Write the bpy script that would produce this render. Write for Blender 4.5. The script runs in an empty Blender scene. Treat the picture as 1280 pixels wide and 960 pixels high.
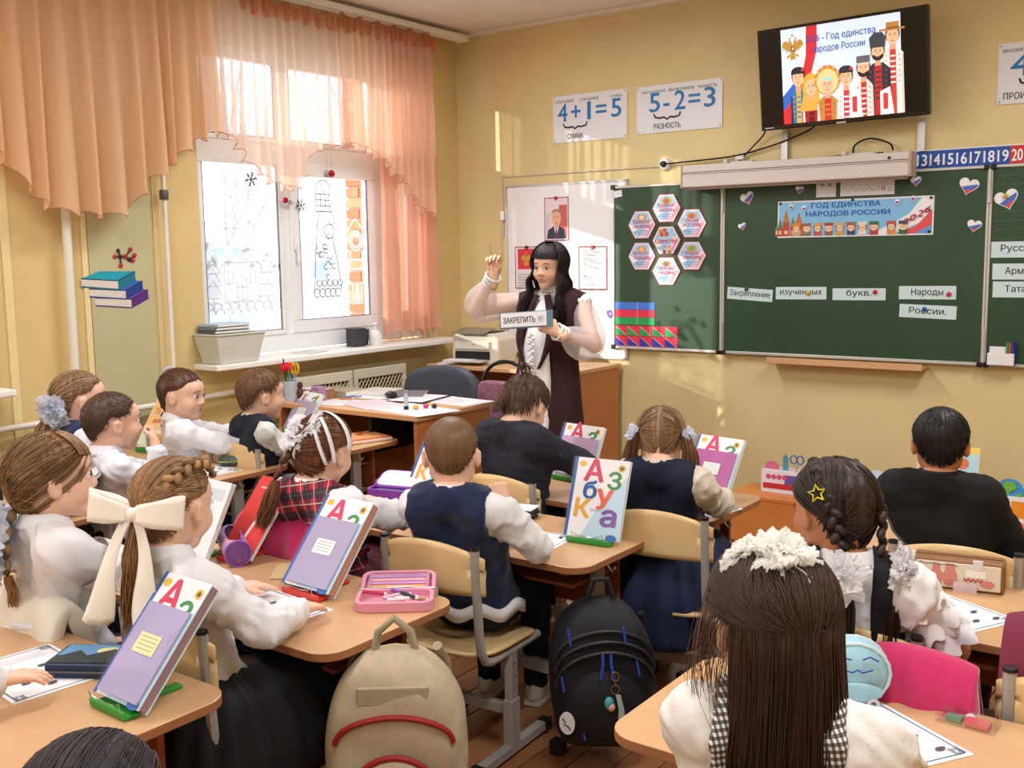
import bpy, math, random
import numpy as np
from mathutils import Vector, Matrix
R_=math.radians
rnd=random.Random(7)
C=bpy.context.scene.collection
SC=bpy.context.scene
# ---------------------------------------------------------------- camera
def cam_basis(yaw,pitch,roll):
    cy,sy,cp,sp=math.cos(yaw),math.sin(yaw),math.cos(pitch),math.sin(pitch)
    f=Vector((-sy*cp,cy*cp,-sp)); r=Vector((cy,sy,0)); u=r.cross(f)
    cr,sr=math.cos(roll),math.sin(roll)
    return cr*r+sr*u, -sr*r+cr*u, f
cd=bpy.data.cameras.new('camera'); cam=bpy.data.objects.new('camera',cd); C.objects.link(cam)
r_,u_,f_=cam_basis(0.634475,0.124279,-0.014636)
cam.matrix_world=Matrix(((r_.x,u_.x,-f_.x,4.7143),(r_.y,u_.y,-f_.y,-5.8048),(r_.z,u_.z,-f_.z,1.55),(0,0,0,1)))
cd.sensor_width=36; cd.lens=36*1312.57/1280; cd.clip_start=.05; cd.clip_end=300
SC.camera=cam
# ---------------------------------------------------------------- light
w=bpy.data.worlds.new('winter sky'); SC.world=w; w.use_nodes=True
bg=w.node_tree.nodes['Background']; bg.inputs[0].default_value=(.86,.93,1,1); bg.inputs[1].default_value=2.4
sd=bpy.data.lights.new('sun','SUN'); sd.energy=4.5; sd.angle=R_(.6); sd.color=(1,.94,.84)
so=bpy.data.objects.new('sun',sd); C.objects.link(so)
so.rotation_euler=Vector((1,.95,-.30)).to_track_quat('-Z','Y').to_euler()
def portal(y0,y1,z0,z1):
    l=bpy.data.lights.new('window_portal','AREA'); l.shape='RECTANGLE'; l.size=y1-y0; l.size_y=z1-z0
    l.cycles.is_portal=True
    o=bpy.data.objects.new('window_portal',l); C.objects.link(o); o.location=(-.3,(y0+y1)/2,(z0+z1)/2)
    o.rotation_euler=Vector((1,0,0)).to_track_quat('-Z','Z').to_euler()
WINS=[(-2.2,-.3),(-5.35,-3.45),(-8.2,-6.4)]; WZ=(.99,2.72)
for a,b in WINS: portal(a,b,WZ[0],WZ[1])
LAMPS=[(x,y) for x in (1.5,4.3) for y in (-1.9,-4.4,-6.9)]  # unseen ceiling lights, added to brighten the interior
for x,y in LAMPS:
    l=bpy.data.lights.new('ceiling_fill','AREA'); l.shape='RECTANGLE'; l.size=.25; l.size_y=1.2; l.energy=36; l.color=(.97,.98,1)
    o=bpy.data.objects.new('ceiling_fill',l); C.objects.link(o); o.location=(x,y,2.925)
vs=SC.view_settings; vs.view_transform='Standard'; vs.look='None'; vs.gamma=1; vs.use_curve_mapping=False; vs.exposure=0.12
# ---------------------------------------------------------------- colour / material helpers
def hx(h):
    h=h.lstrip('#'); c=[int(h[i:i+2],16)/255 for i in (0,2,4)]
    return tuple((x/12.92 if x<=.04045 else ((x+.055)/1.055)**2.4) for x in c)+(1,)
MC={}
def mat(name,col,rough=.6,noise=0,nscale=20,bump=0,bscale=200,metal=0,spec=.4,sub=0,stretch=(1,1,1),trans=0,transl=0,emit=0,sheen=0,col2=None,coat=0):
    if name in MC: return MC[name]
    m=bpy.data.materials.new(name); m.use_nodes=True; nt=m.node_tree; N=nt.nodes; L=nt.links
    p=N['Principled BSDF']; out=N['Material Output']
    c=hx(col) if isinstance(col,str) else col
    p.inputs['Base Color'].default_value=c; p.inputs['Roughness'].default_value=rough
    p.inputs['Metallic'].default_value=metal; p.inputs['Specular IOR Level'].default_value=spec
    if sub: p.inputs['Subsurface Weight'].default_value=sub; p.inputs['Subsurface Radius'].default_value=(.012,.005,.003)
    if sheen: p.inputs['Sheen Weight'].default_value=sheen
    if coat: p.inputs['Coat Weight'].default_value=coat
    if emit: p.inputs['Emission Color'].default_value=c; p.inputs['Emission Strength'].default_value=emit
    tc=mp=None
    if noise or bump or col2:
        tc=N.new('ShaderNodeTexCoord'); mp=N.new('ShaderNodeMapping'); mp.inputs['Scale'].default_value=stretch
        L.new(tc.outputs['Object'],mp.inputs[0])
    if noise or col2:
        n=N.new('ShaderNodeTexNoise'); n.inputs['Scale'].default_value=nscale; n.inputs['Detail'].default_value=5; n.inputs['Roughness'].default_value=.6
        L.new(mp.outputs[0],n.inputs['Vector'])
        cr=N.new('ShaderNodeValToRGB'); L.new(n.outputs['Fac'],cr.inputs[0])
        cb=hx(col2) if col2 else tuple(max(0,x*(1-noise)) for x in c[:3])+(1,)
        ca=c if col2 else tuple(min(1,x*(1+noise)) for x in c[:3])+(1,)
        cr.color_ramp.elements[0].position=.32; cr.color_ramp.elements[1].position=.68
        cr.color_ramp.elements[0].color=cb; cr.color_ramp.elements[1].color=ca
        L.new(cr.outputs[0],p.inputs['Base Color'])
    if bump:
        n2=N.new('ShaderNodeTexNoise'); n2.inputs['Scale'].default_value=bscale; n2.inputs['Detail'].default_value=3
        L.new(mp.outputs[0],n2.inputs['Vector'])
        b=N.new('ShaderNodeBump'); b.inputs['Strength'].default_value=bump; b.inputs['Distance'].default_value=.002
        L.new(n2.outputs['Fac'],b.inputs['Height']); L.new(b.outputs[0],p.inputs['Normal'])
    sh=p.outputs[0]
    if transl:
        t=N.new('ShaderNodeBsdfTranslucent'); t.inputs[0].default_value=c; mx=N.new('ShaderNodeMixShader'); mx.inputs[0].default_value=transl
        L.new(sh,mx.inputs[1]); L.new(t.outputs[0],mx.inputs[2]); sh=mx.outputs[0]
    if trans:
        t=N.new('ShaderNodeBsdfTransparent'); mx=N.new('ShaderNodeMixShader'); mx.inputs[0].default_value=trans
        L.new(sh,mx.inputs[1]); L.new(t.outputs[0],mx.inputs[2]); sh=mx.outputs[0]
    if sh!=p.outputs[0]: L.new(sh,out.inputs[0])
    MC[name]=m; return m
def glass(name,rough=0,f=.08,tint=(1,1,1,1)):
    if name in MC: return MC[name]
    m=bpy.data.materials.new(name); m.use_nodes=True; nt=m.node_tree; N=nt.nodes; L=nt.links; N.remove(N['Principled BSDF'])
    t=N.new('ShaderNodeBsdfTransparent'); t.inputs[0].default_value=tint
    g=N.new('ShaderNodeBsdfGlossy'); g.inputs['Roughness'].default_value=rough; mx=N.new('ShaderNodeMixShader'); mx.inputs[0].default_value=f
    L.new(t.outputs[0],mx.inputs[1]); L.new(g.outputs[0],mx.inputs[2]); L.new(mx.outputs[0],N['Material Output'].inputs[0]); MC[name]=m; return m
def pm(col,rough=.55,**k): return mat('print '+col,col,rough,**k)
def wave_mat(name,c1,c2,scale,stretch,rough=.4,dist=3,coat=0,bump=0):
    if name in MC: return MC[name]
    m=bpy.data.materials.new(name); m.use_nodes=True; nt=m.node_tree; N=nt.nodes; L=nt.links; p=N['Principled BSDF']
    tc=N.new('ShaderNodeTexCoord'); mp=N.new('ShaderNodeMapping'); mp.inputs['Scale'].default_value=stretch; L.new(tc.outputs['Object'],mp.inputs[0])
    n=N.new('ShaderNodeTexNoise'); n.inputs['Scale'].default_value=scale; n.inputs['Detail'].default_value=8; n.inputs['Distortion'].default_value=dist*.2; n.inputs['Roughness'].default_value=.65
    L.new(mp.outputs[0],n.inputs['Vector']); cr=N.new('ShaderNodeValToRGB'); L.new(n.outputs['Fac'],cr.inputs[0])
    cr.color_ramp.elements[0].position=.3; cr.color_ramp.elements[1].position=.7; cr.color_ramp.elements[0].color=hx(c1); cr.color_ramp.elements[1].color=hx(c2)
    L.new(cr.outputs[0],p.inputs['Base Color']); p.inputs['Roughness'].default_value=rough; p.inputs['Coat Weight'].default_value=coat; p.inputs['Coat Roughness'].default_value=.25
    if bump:
        b=N.new('ShaderNodeBump'); b.inputs['Strength'].default_value=bump; b.inputs['Distance'].default_value=.002; L.new(n.outputs['Fac'],b.inputs['Height']); L.new(b.outputs[0],p.inputs['Normal'])
    MC[name]=m; return m
def grid_mat(name,base,lines,rough=.8,space='Object'):
    """plaid: lines = list of (axis, scale, threshold, colour)"""
    m=bpy.data.materials.new(name); m.use_nodes=True; nt=m.node_tree; N=nt.nodes; L=nt.links; p=N['Principled BSDF']; p.inputs['Roughness'].default_value=rough
    tc=N.new('ShaderNodeTexCoord'); sp=N.new('ShaderNodeSeparateXYZ'); 
    mp=N.new('ShaderNodeMapping'); mp.inputs['Rotation'].default_value=(0,R_(12),R_(8)); L.new(tc.outputs[space],mp.inputs[0]); L.new(mp.outputs[0],sp.inputs[0])
    add=N.new('ShaderNodeMath'); add.operation='ADD'; L.new(sp.outputs[0],add.inputs[0]); L.new(sp.outputs[1],add.inputs[1])
    prev=None; rgb=N.new('ShaderNodeRGB'); rgb.outputs[0].default_value=hx(base); prev=rgb.outputs[0]
    for ax,sc,th,col,off in lines:
        src=add.outputs[0] if ax=='h' else sp.outputs[2]
        a=N.new('ShaderNodeMath'); a.operation='MULTIPLY_ADD'; a.inputs[1].default_value=sc; a.inputs[2].default_value=off; L.new(src,a.inputs[0])
        fr=N.new('ShaderNodeMath'); fr.operation='FRACT'; L.new(a.outputs[0],fr.inputs[0])
        lt=N.new('ShaderNodeMath'); lt.operation='LESS_THAN'; lt.inputs[1].default_value=th; L.new(fr.outputs[0],lt.inputs[0])
        ml=N.new('ShaderNodeMath'); ml.operation='MULTIPLY'; ml.inputs[1].default_value=.8; L.new(lt.outputs[0],ml.inputs[0])
        mx=N.new('ShaderNodeMix'); mx.data_type='RGBA'; L.new(ml.outputs[0],mx.inputs['Factor']); L.new(prev,mx.inputs['A']); mx.inputs['B'].default_value=hx(col); prev=mx.outputs['Result']
    L.new(prev,p.inputs['Base Color']); MC[name]=m; return m
# ---------------------------------------------------------------- object helpers
def link(o,parent=None):
    C.objects.link(o)
    if parent is not None: o.parent=parent
    return o
def tag(o,label=None,cat=None,group=None,kind=None):
    if label: o['label']=label
    if cat: o['category']=cat
    if group: o['group']=group
    if kind: o['kind']=kind
    return o
def thing(name,label,cat,loc=(0,0,0),rz=0,group=None):
    o=bpy.data.objects.new(name,None); o.empty_display_size=.05; C.objects.link(o); o.location=loc; o.rotation_euler=(0,0,rz)
    return tag(o,label,cat,group)
def dup(root,loc,rz,label,group=None,skip=()):
    r=root.copy(); C.objects.link(r); r.location=loc; r.rotation_euler=(0,0,rz); r['label']=label
    if group: r['group']=group
    for ch in list(root.children):
        if ch.name.split('.')[0] in skip: continue
        c=ch.copy(); C.objects.link(c); c.parent=r
        for g in ch.children:
            d=g.copy(); C.objects.link(d); d.parent=c
    return r
class M:
    """mesh builder; several materials allowed"""
    def __init__(s): s.v=[]; s.f=[]; s.mi=[]; s.mats=[]; s.T=None
    def m(s,mt):
        if mt not in s.mats: s.mats.append(mt)
        return s.mats.index(mt)
    def add(s,vs,fs,mt):
        b=len(s.v); 
        if s.T is not None: vs=[tuple(s.T@Vector(v)) for v in vs]
        s.v+=[tuple(v) for v in vs]; k=s.m(mt)
        s.f+=[tuple(i+b for i in f) for f in fs]; s.mi+=[k]*len(fs); return s
    def box(s,c,d,mt,rot=None):
        x,y,z=d[0]/2,d[1]/2,d[2]/2
        vs=[Vector((i*x,j*y,k*z)) for i in(-1,1) for j in(-1,1) for k in(-1,1)]
        if rot is not None: vs=[rot@v for v in vs]
        vs=[v+Vector(c) for v in vs]
        return s.add(vs,[(0,1,3,2),(4,6,7,5),(0,4,5,1),(2,3,7,6),(0,2,6,4),(1,5,7,3)],mt)
    def prism(s,pts,z0,z1,mt,T=None):
        n=len(pts); vs=[(x,y,z0) for x,y in pts]+[(x,y,z1) for x,y in pts]
        if T is not None: vs=[tuple(T@Vector(v)) for v in vs]
        fs=[tuple(range(n))[::-1],tuple(range(n,2*n))]+[(i,(i+1)%n,n+(i+1)%n,n+i) for i in range(n)]
        return s.add(vs,fs,mt)
    def tube(s,pts,r,mt,n=8,cap=True):
        pts=[Vector(p) for p in pts]; m=len(pts); rr=r if isinstance(r,(list,tuple)) else [r]*m
        vs=[]; up=Vector((0,0,1)); prev=None
        for i,p in enumerate(pts):
            t=(pts[min(i+1,m-1)]-pts[max(i-1,0)]).normalized()
            if prev is None:
                a=t.cross(up); 
                if a.length<.05: a=t.cross(Vector((1,0,0)))
            else: a=prev-t*prev.dot(t)
            a.normalize(); prev=a; b=t.cross(a)
            for k in range(n):
                q=2*math.pi*k/n; vs.append(p+(a*math.cos(q)+b*math.sin(q))*rr[i])
        fs=[(i*n+k,i*n+(k+1)%n,(i+1)*n+(k+1)%n,(i+1)*n+k) for i in range(m-1) for k in range(n)]
        if cap: fs+=[tuple(range(n))[::-1],tuple(range((m-1)*n,m*n))]
        return s.add(vs,fs,mt)
    def ell(s,c,r,mt,n=14,m=9,T=None):
        vs=[];fs=[]
        for i in range(m+1):
            a=math.pi*i/m
            for k in range(n):
                b=2*math.pi*k/n; vs.append(Vector((r[0]*math.sin(a)*math.cos(b),r[1]*math.sin(a)*math.sin(b),r[2]*math.cos(a))))
        if T is not None: vs=[T@v for v in vs]
        vs=[v+Vector(c) for v in vs]
        for i in range(m):
            for k in range(n): fs.append((i*n+k,(i+1)*n+k,(i+1)*n+(k+1)%n,i*n+(k+1)%n))
        return s.add(vs,fs,mt)
    def lathe(s,prof,c,mt,n=20,T=None):
        vs=[];m=len(prof)
        for r,z in prof:
            for k in range(n):
                b=2*math.pi*k/n; v=Vector((r*math.cos(b),r*math.sin(b),z)); 
                if T is not None: v=T@v
                vs.append(v+Vector(c))
        fs=[(i*n+k,i*n+(k+1)%n,(i+1)*n+(k+1)%n,(i+1)*n+k) for i in range(m-1) for k in range(n)]
        return s.add(vs,fs,mt)
    def grid(s,P,mt,thick=0):
        """P[i][j] points"""
        n=len(P);m=len(P[0]); vs=[p for row in P for p in row]
        fs=[(i*m+j,(i+1)*m+j,(i+1)*m+j+1,i*m+j+1) for i in range(n-1) for j in range(m-1)]
        return s.add(vs,fs,mt)
    def obj(s,name,parent=None,smooth=False,bevel=0,solid=0,sub=0,loc=None,rz=0):
        me=bpy.data.meshes.new(name); me.from_pydata(s.v,[],s.f)
        for mt in s.mats: me.materials.append(mt)
        me.polygons.foreach_set('material_index',s.mi)
        if smooth:
            me.polygons.foreach_set('use_smooth',[True]*len(s.f))
            if smooth!='all': me.set_sharp_from_angle(angle=R_(42))
        me.update(); o=bpy.data.objects.new(name,me); link(o,parent)
        if loc is not None: o.location=loc; o.rotation_euler=(0,0,rz)
        if solid: md=o.modifiers.new('t','SOLIDIFY'); md.thickness=solid; md.offset=0
        if bevel: md=o.modifiers.new('b','BEVEL'); md.width=bevel; md.segments=2; md.limit_method='ANGLE'; md.angle_limit=R_(40)
        if sub: md=o.modifiers.new('s','SUBSURF'); md.levels=sub; md.render_levels=sub
        return o
def npmesh(name,V,F,mats,mi=None,parent=None,smooth=True):
    """fast mesh from numpy; F (n,k) quads or tris"""
    me=bpy.data.meshes.new(name); V=np.asarray(V,np.float32); F=np.asarray(F,np.int32); k=F.shape[1]
    me.vertices.add(len(V)); me.vertices.foreach_set('co',V.ravel())
    me.loops.add(F.size); me.loops.foreach_set('vertex_index',F.ravel())
    me.polygons.add(len(F)); me.polygons.foreach_set('loop_start',np.arange(0,F.size,k,dtype=np.int32))
    for m_ in (mats if isinstance(mats,list) else [mats]): me.materials.append(m_)
    if mi is not None: me.polygons.foreach_set('material_index',np.asarray(mi,np.int32))
    me.polygons.foreach_set('use_smooth',np.full(len(F),smooth)); me.update(calc_edges=True); me.validate()
    o=bpy.data.objects.new(name,me); return link(o,parent)
def rrect(w,h,r,n=5,cx=0,cy=0):
    P=[]
    for sx,sy,a0 in ((1,1,0),(-1,1,90),(-1,-1,180),(1,-1,270)):
        for i in range(n+1):
            a=R_(a0+90*i/n); P.append((cx+sx*(w/2-r)+r*math.cos(a),cy+sy*(h/2-r)+r*math.sin(a)))
    return P
TXT={}
def text2d(s,bold=0,shear=0,space=1):
    """outline of a string -> points (x,y,layer) and triangles; filled band by band with the non-zero rule"""
    k=(s,bold,shear,space)
    if k in TXT: return TXT[k]
    cu=bpy.data.curves.new('t','FONT'); cu.body=s; cu.size=20; cu.shear=shear; cu.resolution_u=3; cu.fill_mode='NONE'; cu.space_character=space
    o=bpy.data.objects.new('t',cu); me=bpy.data.meshes.new_from_object(o)
    co=[(q.co.x/20,q.co.y/20) for q in me.vertices]; nx={}
    for e in me.edges: nx.setdefault(e.vertices[0],[]).append(e.vertices[1]); nx.setdefault(e.vertices[1],[]).append(e.vertices[0])
    bpy.data.objects.remove(o); bpy.data.curves.remove(cu); bpy.data.meshes.remove(me)
    seen=set(); loops=[]
    for i in sorted(nx):
        if i in seen: continue
        lp=[i]; seen.add(i); cur=i
        while True:
            c_=[j for j in sorted(nx[cur],key=lambda j:abs(j-cur)) if j not in seen]
            if not c_: break
            cur=c_[0]; lp.append(cur); seen.add(cur)
        if len(lp)>2: loops.append([co[j] for j in lp])
    # clusters of contours whose x ranges touch (one glyph each), filled by trapezoids with the non-zero rule
    cl=[]
    for l in sorted(loops,key=lambda l:min(p[0] for p in l)):
        x0,x1=min(p[0] for p in l),max(p[0] for p in l)
        if cl and x0<cl[-1][0]-.002: cl[-1][1].append(l); cl[-1][0]=max(cl[-1][0],x1)
        else: cl.append([x1,[l]])
    v=[];f=[]
    for _,ls in cl:
        E=[(l[i-1],l[i]) for l in ls for i in range(len(l)) if abs(l[i-1][1]-l[i][1])>1e-6]; Y={round(p[1],4) for l in ls for p in l}
        for i in range(len(E)):
            (ax,ay),(bx,by)=E[i]
            for j in range(i+1,len(E)):
                (cx,cy),(dx,dy)=E[j]
                if max(ax,bx)<min(cx,dx) or max(cx,dx)<min(ax,bx) or max(ay,by)<min(cy,dy) or max(cy,dy)<min(ay,by): continue
                den=(bx-ax)*(dy-cy)-(by-ay)*(dx-cx)
                if abs(den)<1e-9: continue
                t=((cx-ax)*(dy-cy)-(cy-ay)*(dx-cx))/den; u=((cx-ax)*(by-ay)-(cy-ay)*(bx-ax))/den
                if .001<t<.999 and .001<u<.999: Y.add(round(ay+t*(by-ay),4))
        Y=sorted(Y)
        for y0,y1 in zip(Y[:-1],Y[1:]):
            if y1-y0<2e-4: continue
            m=(y0+y1)/2; X=[]
            for (ax,ay),(bx,by) in E:
                if (ay>m)!=(by>m): g=lambda y:ax+(bx-ax)*(min(max(y,min(ay,by)),max(ay,by))-ay)/(by-ay); X.append((g(m),g(y0),g(y1),1 if by>ay else -1))
            X.sort(); wn=0
            for i,(xm,xa,xb,d) in enumerate(X):
                if wn==0: st=(xa,xb)
                wn+=d
                if wn==0 and (xa-st[0]>1e-5 or xb-st[1]>1e-5):
                    q=len(v); v+=[(st[0],y0,0),(xa,y0,0),(xb,y1,0),(st[1],y1,0)]; f.append((q,q+1,q+2,q+3))
    TXT[k]=(v,f); return TXT[k]
class Flat:
    """flat print on a plane: U right, V up, raised a hair per layer"""
    def __init__(s,o,U,V,mm=None): s.o=Vector(o); s.U=Vector(U).normalized(); s.V=Vector(V).normalized(); s.N=s.U.cross(s.V); s.h=.0006; s.e=.00004; s.mm=mm or M(); s.fin=pm
    def P(s,u,v): return s.o+s.U*u+s.V*v+s.N*s.h
    def up(s,k=1): s.h+=.00008*k; return s
    def poly(s,pts,col):
        s.h+=s.e
        s.mm.add([s.P(u,v) for u,v in pts],[tuple(range(len(pts)))],s.fin(col)); return s
    def rect(s,u0,v0,u1,v1,col): return s.poly([(u0,v0),(u1,v0),(u1,v1),(u0,v1)],col)
    def circ(s,u,v,r,col,ry=None,n=18,a0=0,a1=360):
        ry=ry or r; return s.poly([(u+r*math.cos(R_(a0+(a1-a0)*i/n)),v+ry*math.sin(R_(a0+(a1-a0)*i/n))) for i in range(n+(0 if a1-a0==360 else 1))],col)
    def line(s,pts,w,col):
        vs=[];n=len(pts); s.h+=s.e
        for i,(u,v) in enumerate(pts):
            a=pts[max(i-1,0)];b=pts[min(i+1,n-1)]; dx,dy=b[0]-a[0],b[1]-a[1]; l=math.hypot(dx,dy) or 1; nx,ny=-dy/l*w/2,dx/l*w/2
            vs+=[s.P(u-nx,v-ny),s.P(u+nx,v+ny)]
        s.mm.add(vs,[(2*i,2*i+2,2*i+3,2*i+1) for i in range(n-1)],s.fin(col)); return s
    def frame(s,u0,v0,u1,v1,w,col):
        s.rect(u0,v0,u1,v0+w,col);s.rect(u0,v1-w,u1,v1,col);s.rect(u0,v0,u0+w,v1,col);return s.rect(u1-w,v0,u1,v1,col)
    def text(s,t,u,v,h,col,w=None,al='c',bold=0,shear=0):
        """h: cap height; w: fit width"""
        V,F=text2d(t,bold,shear); s.h+=s.e
        if not V: return s
        x0=min(a[0] for a in V);x1=max(a[0] for a in V); sy=h/.72; sx=(w/(x1-x0)) if w else sy
        W=(x1-x0)*sx; off={'c':-W/2,'l':0,'r':-W}[al]
        for ddx,ddy in ([(0,0)] if bold<.008 else [(-bold*.9,0),(bold*.9,0),(0,bold*.7),(0,-bold*.7)]):
            s.mm.add([s.P(u+off+(a-x0+ddx)*sx,v+(b+ddy)*sy) for a,b,l in V],F,s.fin(col)); s.h+=.00004
        return s
    def tri(s,*pts,col='#ffffff'): return s.poly(pts,col)
    def obj(s,name,parent=None): return s.mm.obj(name,parent)
# ================================================================ SETTING
RX,RY,RZ=6.3,-8.6,3.03
wall_y=mat('yellow wall paint','#dfcd98',.65,noise=.05,nscale=1.6,bump=.25,bscale=60)
wall_w=mat('window wall paint','#d8bf85',.65,noise=.05,nscale=2,bump=.25,bscale=60)
wall_g=mat('olive wall panel paint','#bdb78f',.6,noise=.04,nscale=2,bump=.2,bscale=60)
wall_c=mat('cream stripe paint','#e9d6a0',.6,noise=.04,nscale=2)
white=mat('white paint','#f1efe9',.5); ceilm=mat('ceiling whitewash','#efe6dc',.8,noise=.03,nscale=3)
pvc=mat('white window plastic','#eef0f2',.3); 
def S(o): o['kind']='structure'; return o
def sbox(name,c,d,mt,bevel=0,parent=None):
    o=M().box((0,0,0),d,mt).obj(name,parent,bevel=bevel); o.location=c
    return o if parent else S(o)
floor=S(M().box((RX/2,RY/2,-.06),(RX+.6,-RY+.6,.07),mat('dark underfloor','#2a140a',.9)).obj('floor'))
fm=[wave_mat('floor paint %d'%i,a,b,3.5,(1,.18,1),rough=.33,coat=.35,bump=.1) for i,(a,b) in enumerate([('#8f5c38','#a87048'),('#855230','#9d6640'),('#98643c','#b0784e')])]
pw=.117; n=int(RX/pw)+1; cuts=[-8.6,-5.9,-2.7,0]
meshes=[]
for k in range(3): 
    meshes.append({})
for i in range(n):
    ofs=[0,1.35,.6][i%3]; ys=[RY]+[y+ofs for y in (-7.3,-4.9,-2.2) if RY<y+ofs<-.1]+[0]
    for a,b in zip(ys[:-1],ys[1:]):
        key=(i%3,round(b-a,2))
        if key not in meshes[0]:
            me=M().box((0,0,-.0125),(pw-.005,b-a-.004,.025),fm[key[0]]); o=me.obj('floorboard',floor,bevel=.002); meshes[0][key]=o
        else:
            o=meshes[0][key].copy(); C.objects.link(o); o.parent=floor
        o.location=(pw*i+pw/2+.0,(a+b)/2,0)
ceil=sbox('ceiling',(RX/2,RY/2,RZ+.05),(RX+.6,-RY+.6,.1),ceilm)
wf=sbox('wall_front',(RX/2,.11,RZ/2-.0),(RX+.6,.2,RZ+.04),wall_y); wf.location.y=.1+.001
sbox('wall_right',(RX+.101,RY/2,RZ/2),(.2,-RY,RZ+.04),wall_y)
sbox('wall_back',(RX/2,RY-.101,RZ/2),(RX+.6,.2,RZ+.04),wall_y)
# window wall with three openings
mb=M(); ys=[RY]
for a,b in sorted(WINS): ys+=[a,b]
ys.append(0)
for i in range(0,len(ys),2): mb.box((-.15,(ys[i]+ys[i+1])/2,RZ/2),(.3,ys[i+1]-ys[i],RZ+.04),wall_w)
for a,b in WINS:
    mb.box((-.15,(a+b)/2,(WZ[0]-.04)/2),(.3,b-a,WZ[0]-.02),wall_w); mb.box((-.15,(a+b)/2,(RZ+WZ[1])/2+.01),(.3,b-a,RZ-WZ[1]+.02),wall_w)
wl=S(mb.obj('wall_left'))
M().box((.004,-2.69,1.25),(.006,.36,2.5),wall_g).obj('painted_panel',wl)
M().box((.004,-2.89,1.25),(.006,.03,2.5),wall_c).obj('painted_stripe',wl); M().box((.004,-2.48,1.25),(.006,.03,2.5),wall_c).obj('painted_stripe',wl)
M().box((.004,-3.28,1.25),(.006,.04,2.5),wall_c).obj('painted_stripe',wl)
sbox('trim_1',(RX/2,-.03,RZ-.012),(RX,.06,.02),ceilm); 
sbox('baseboard_front',(RX/2,-.012,.045),(RX,.022,.09),mat('brown baseboard','#8a4a26',.5),bevel=.004)
sbox('baseboard_left',(.012,RY/2,.045),(.022,-RY-.06,.09),MC['brown baseboard'],bevel=.004)
# faint crack lines in the plaster
ck=Flat((0,0,0),(1,0,0),(0,0,1)); ck.line([(.10,2.02),(.16,2.08),(.2,2.10),(.28,2.14)],.003,'#a98c52'); ck.line([(.40,2.58),(.46,2.60),(.49,2.64),(.51,2.72)],.003,'#b3965c')
o=ck.obj('plaster_crack',wf)
# ---- windows
gl=glass('window glass',0,.06)
def window(n,a,b,sill=True):
    w0=S(M().box((-.13,(a+b)/2,WZ[1]-.03),(.07,b-a,.06),pvc).obj('window_%d'%n))
    mb=M(); 
    mb.box((-.13,(a+b)/2,WZ[0]+.055),(.080,b-a-.02,.11),pvc); mb.box((-.13,a+.035,(WZ[0]+WZ[1])/2),(.07,.07,WZ[1]-WZ[0]),pvc); mb.box((-.13,b-.035,(WZ[0]+WZ[1])/2),(.07,.07,WZ[1]-WZ[0]),pvc)
    mb.box((-.13,(a+b)/2,2.15),(.076,b-a-.01,.12),pvc)
    w=b-a
    for t in (.357,.775): mb.box((-.13,a+w*t,(WZ[0]+WZ[1])/2),(.073,.075,WZ[1]-WZ[0]-.13),pvc)
    mb.obj('window_frame',w0,bevel=.006)
    ed=[a+.06,a+w*.357-.03,a+w*.357+.03,a+w*.775-.03,a+w*.775+.03,b-.06]
    for i in range(3):
        y0,y1=ed[2*i],ed[2*i+1]
        # sash (the middle and right ones open, so they have a thicker frame)
        t=.03 if i==0 else .075
        for z0,z1,tt in ((WZ[0]+.1,2.10,t),(2.20,WZ[1]-.05,.03)):
            mb=M(); x=-.105
            mb.box((x,(y0+y1)/2,z0+tt/2),(.05,y1-y0,tt),pvc); mb.box((x,(y0+y1)/2,z1-tt/2),(.05,y1-y0,tt),pvc)
            mb.box((x,y0+tt/2,(z0+z1)/2),(.05,tt,z1-z0-2*tt),pvc); mb.box((x,y1-tt/2,(z0+z1)/2),(.05,tt,z1-z0-2*tt),pvc)
            sa=mb.obj('sash',w0,bevel=.005)
            M().box((x-.01,(y0+y1)/2,(z0+z1)/2),(.004,y1-y0-2*tt+.004,z1-z0-2*tt+.004),gl).obj('pane',sa)
            mb=M(); gk=mat('grey window gasket','#5b5f66',.7)
            for yy in (y0+tt,y1-tt): mb.box((x+.018,yy,(z0+z1)/2),(.012,.006,z1-z0-2*tt),gk)
            mb.box((x+.018,(y0+y1)/2,z0+tt),(.012,y1-y0-2*tt,.005),gk); mb.obj('gasket',sa)
            if i==1 and z1<2.2:
                h=M(); h.box((x+.035,y0+.035,1.62),(.02,.03,.07),pvc); h.box((x+.05,y0+.035,1.57),(.014,.02,.12),pvc); h.obj('window_handle',sa,bevel=.004)
    M().box((.05,(a+b)/2-.01,.965),(.30,b-a+.16,.03),white).obj('window_sill',w0,bevel=.006) if sill else 0
    
    return w0
for i,(a,b) in enumerate(WINS): window(i+1,a,b)
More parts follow.
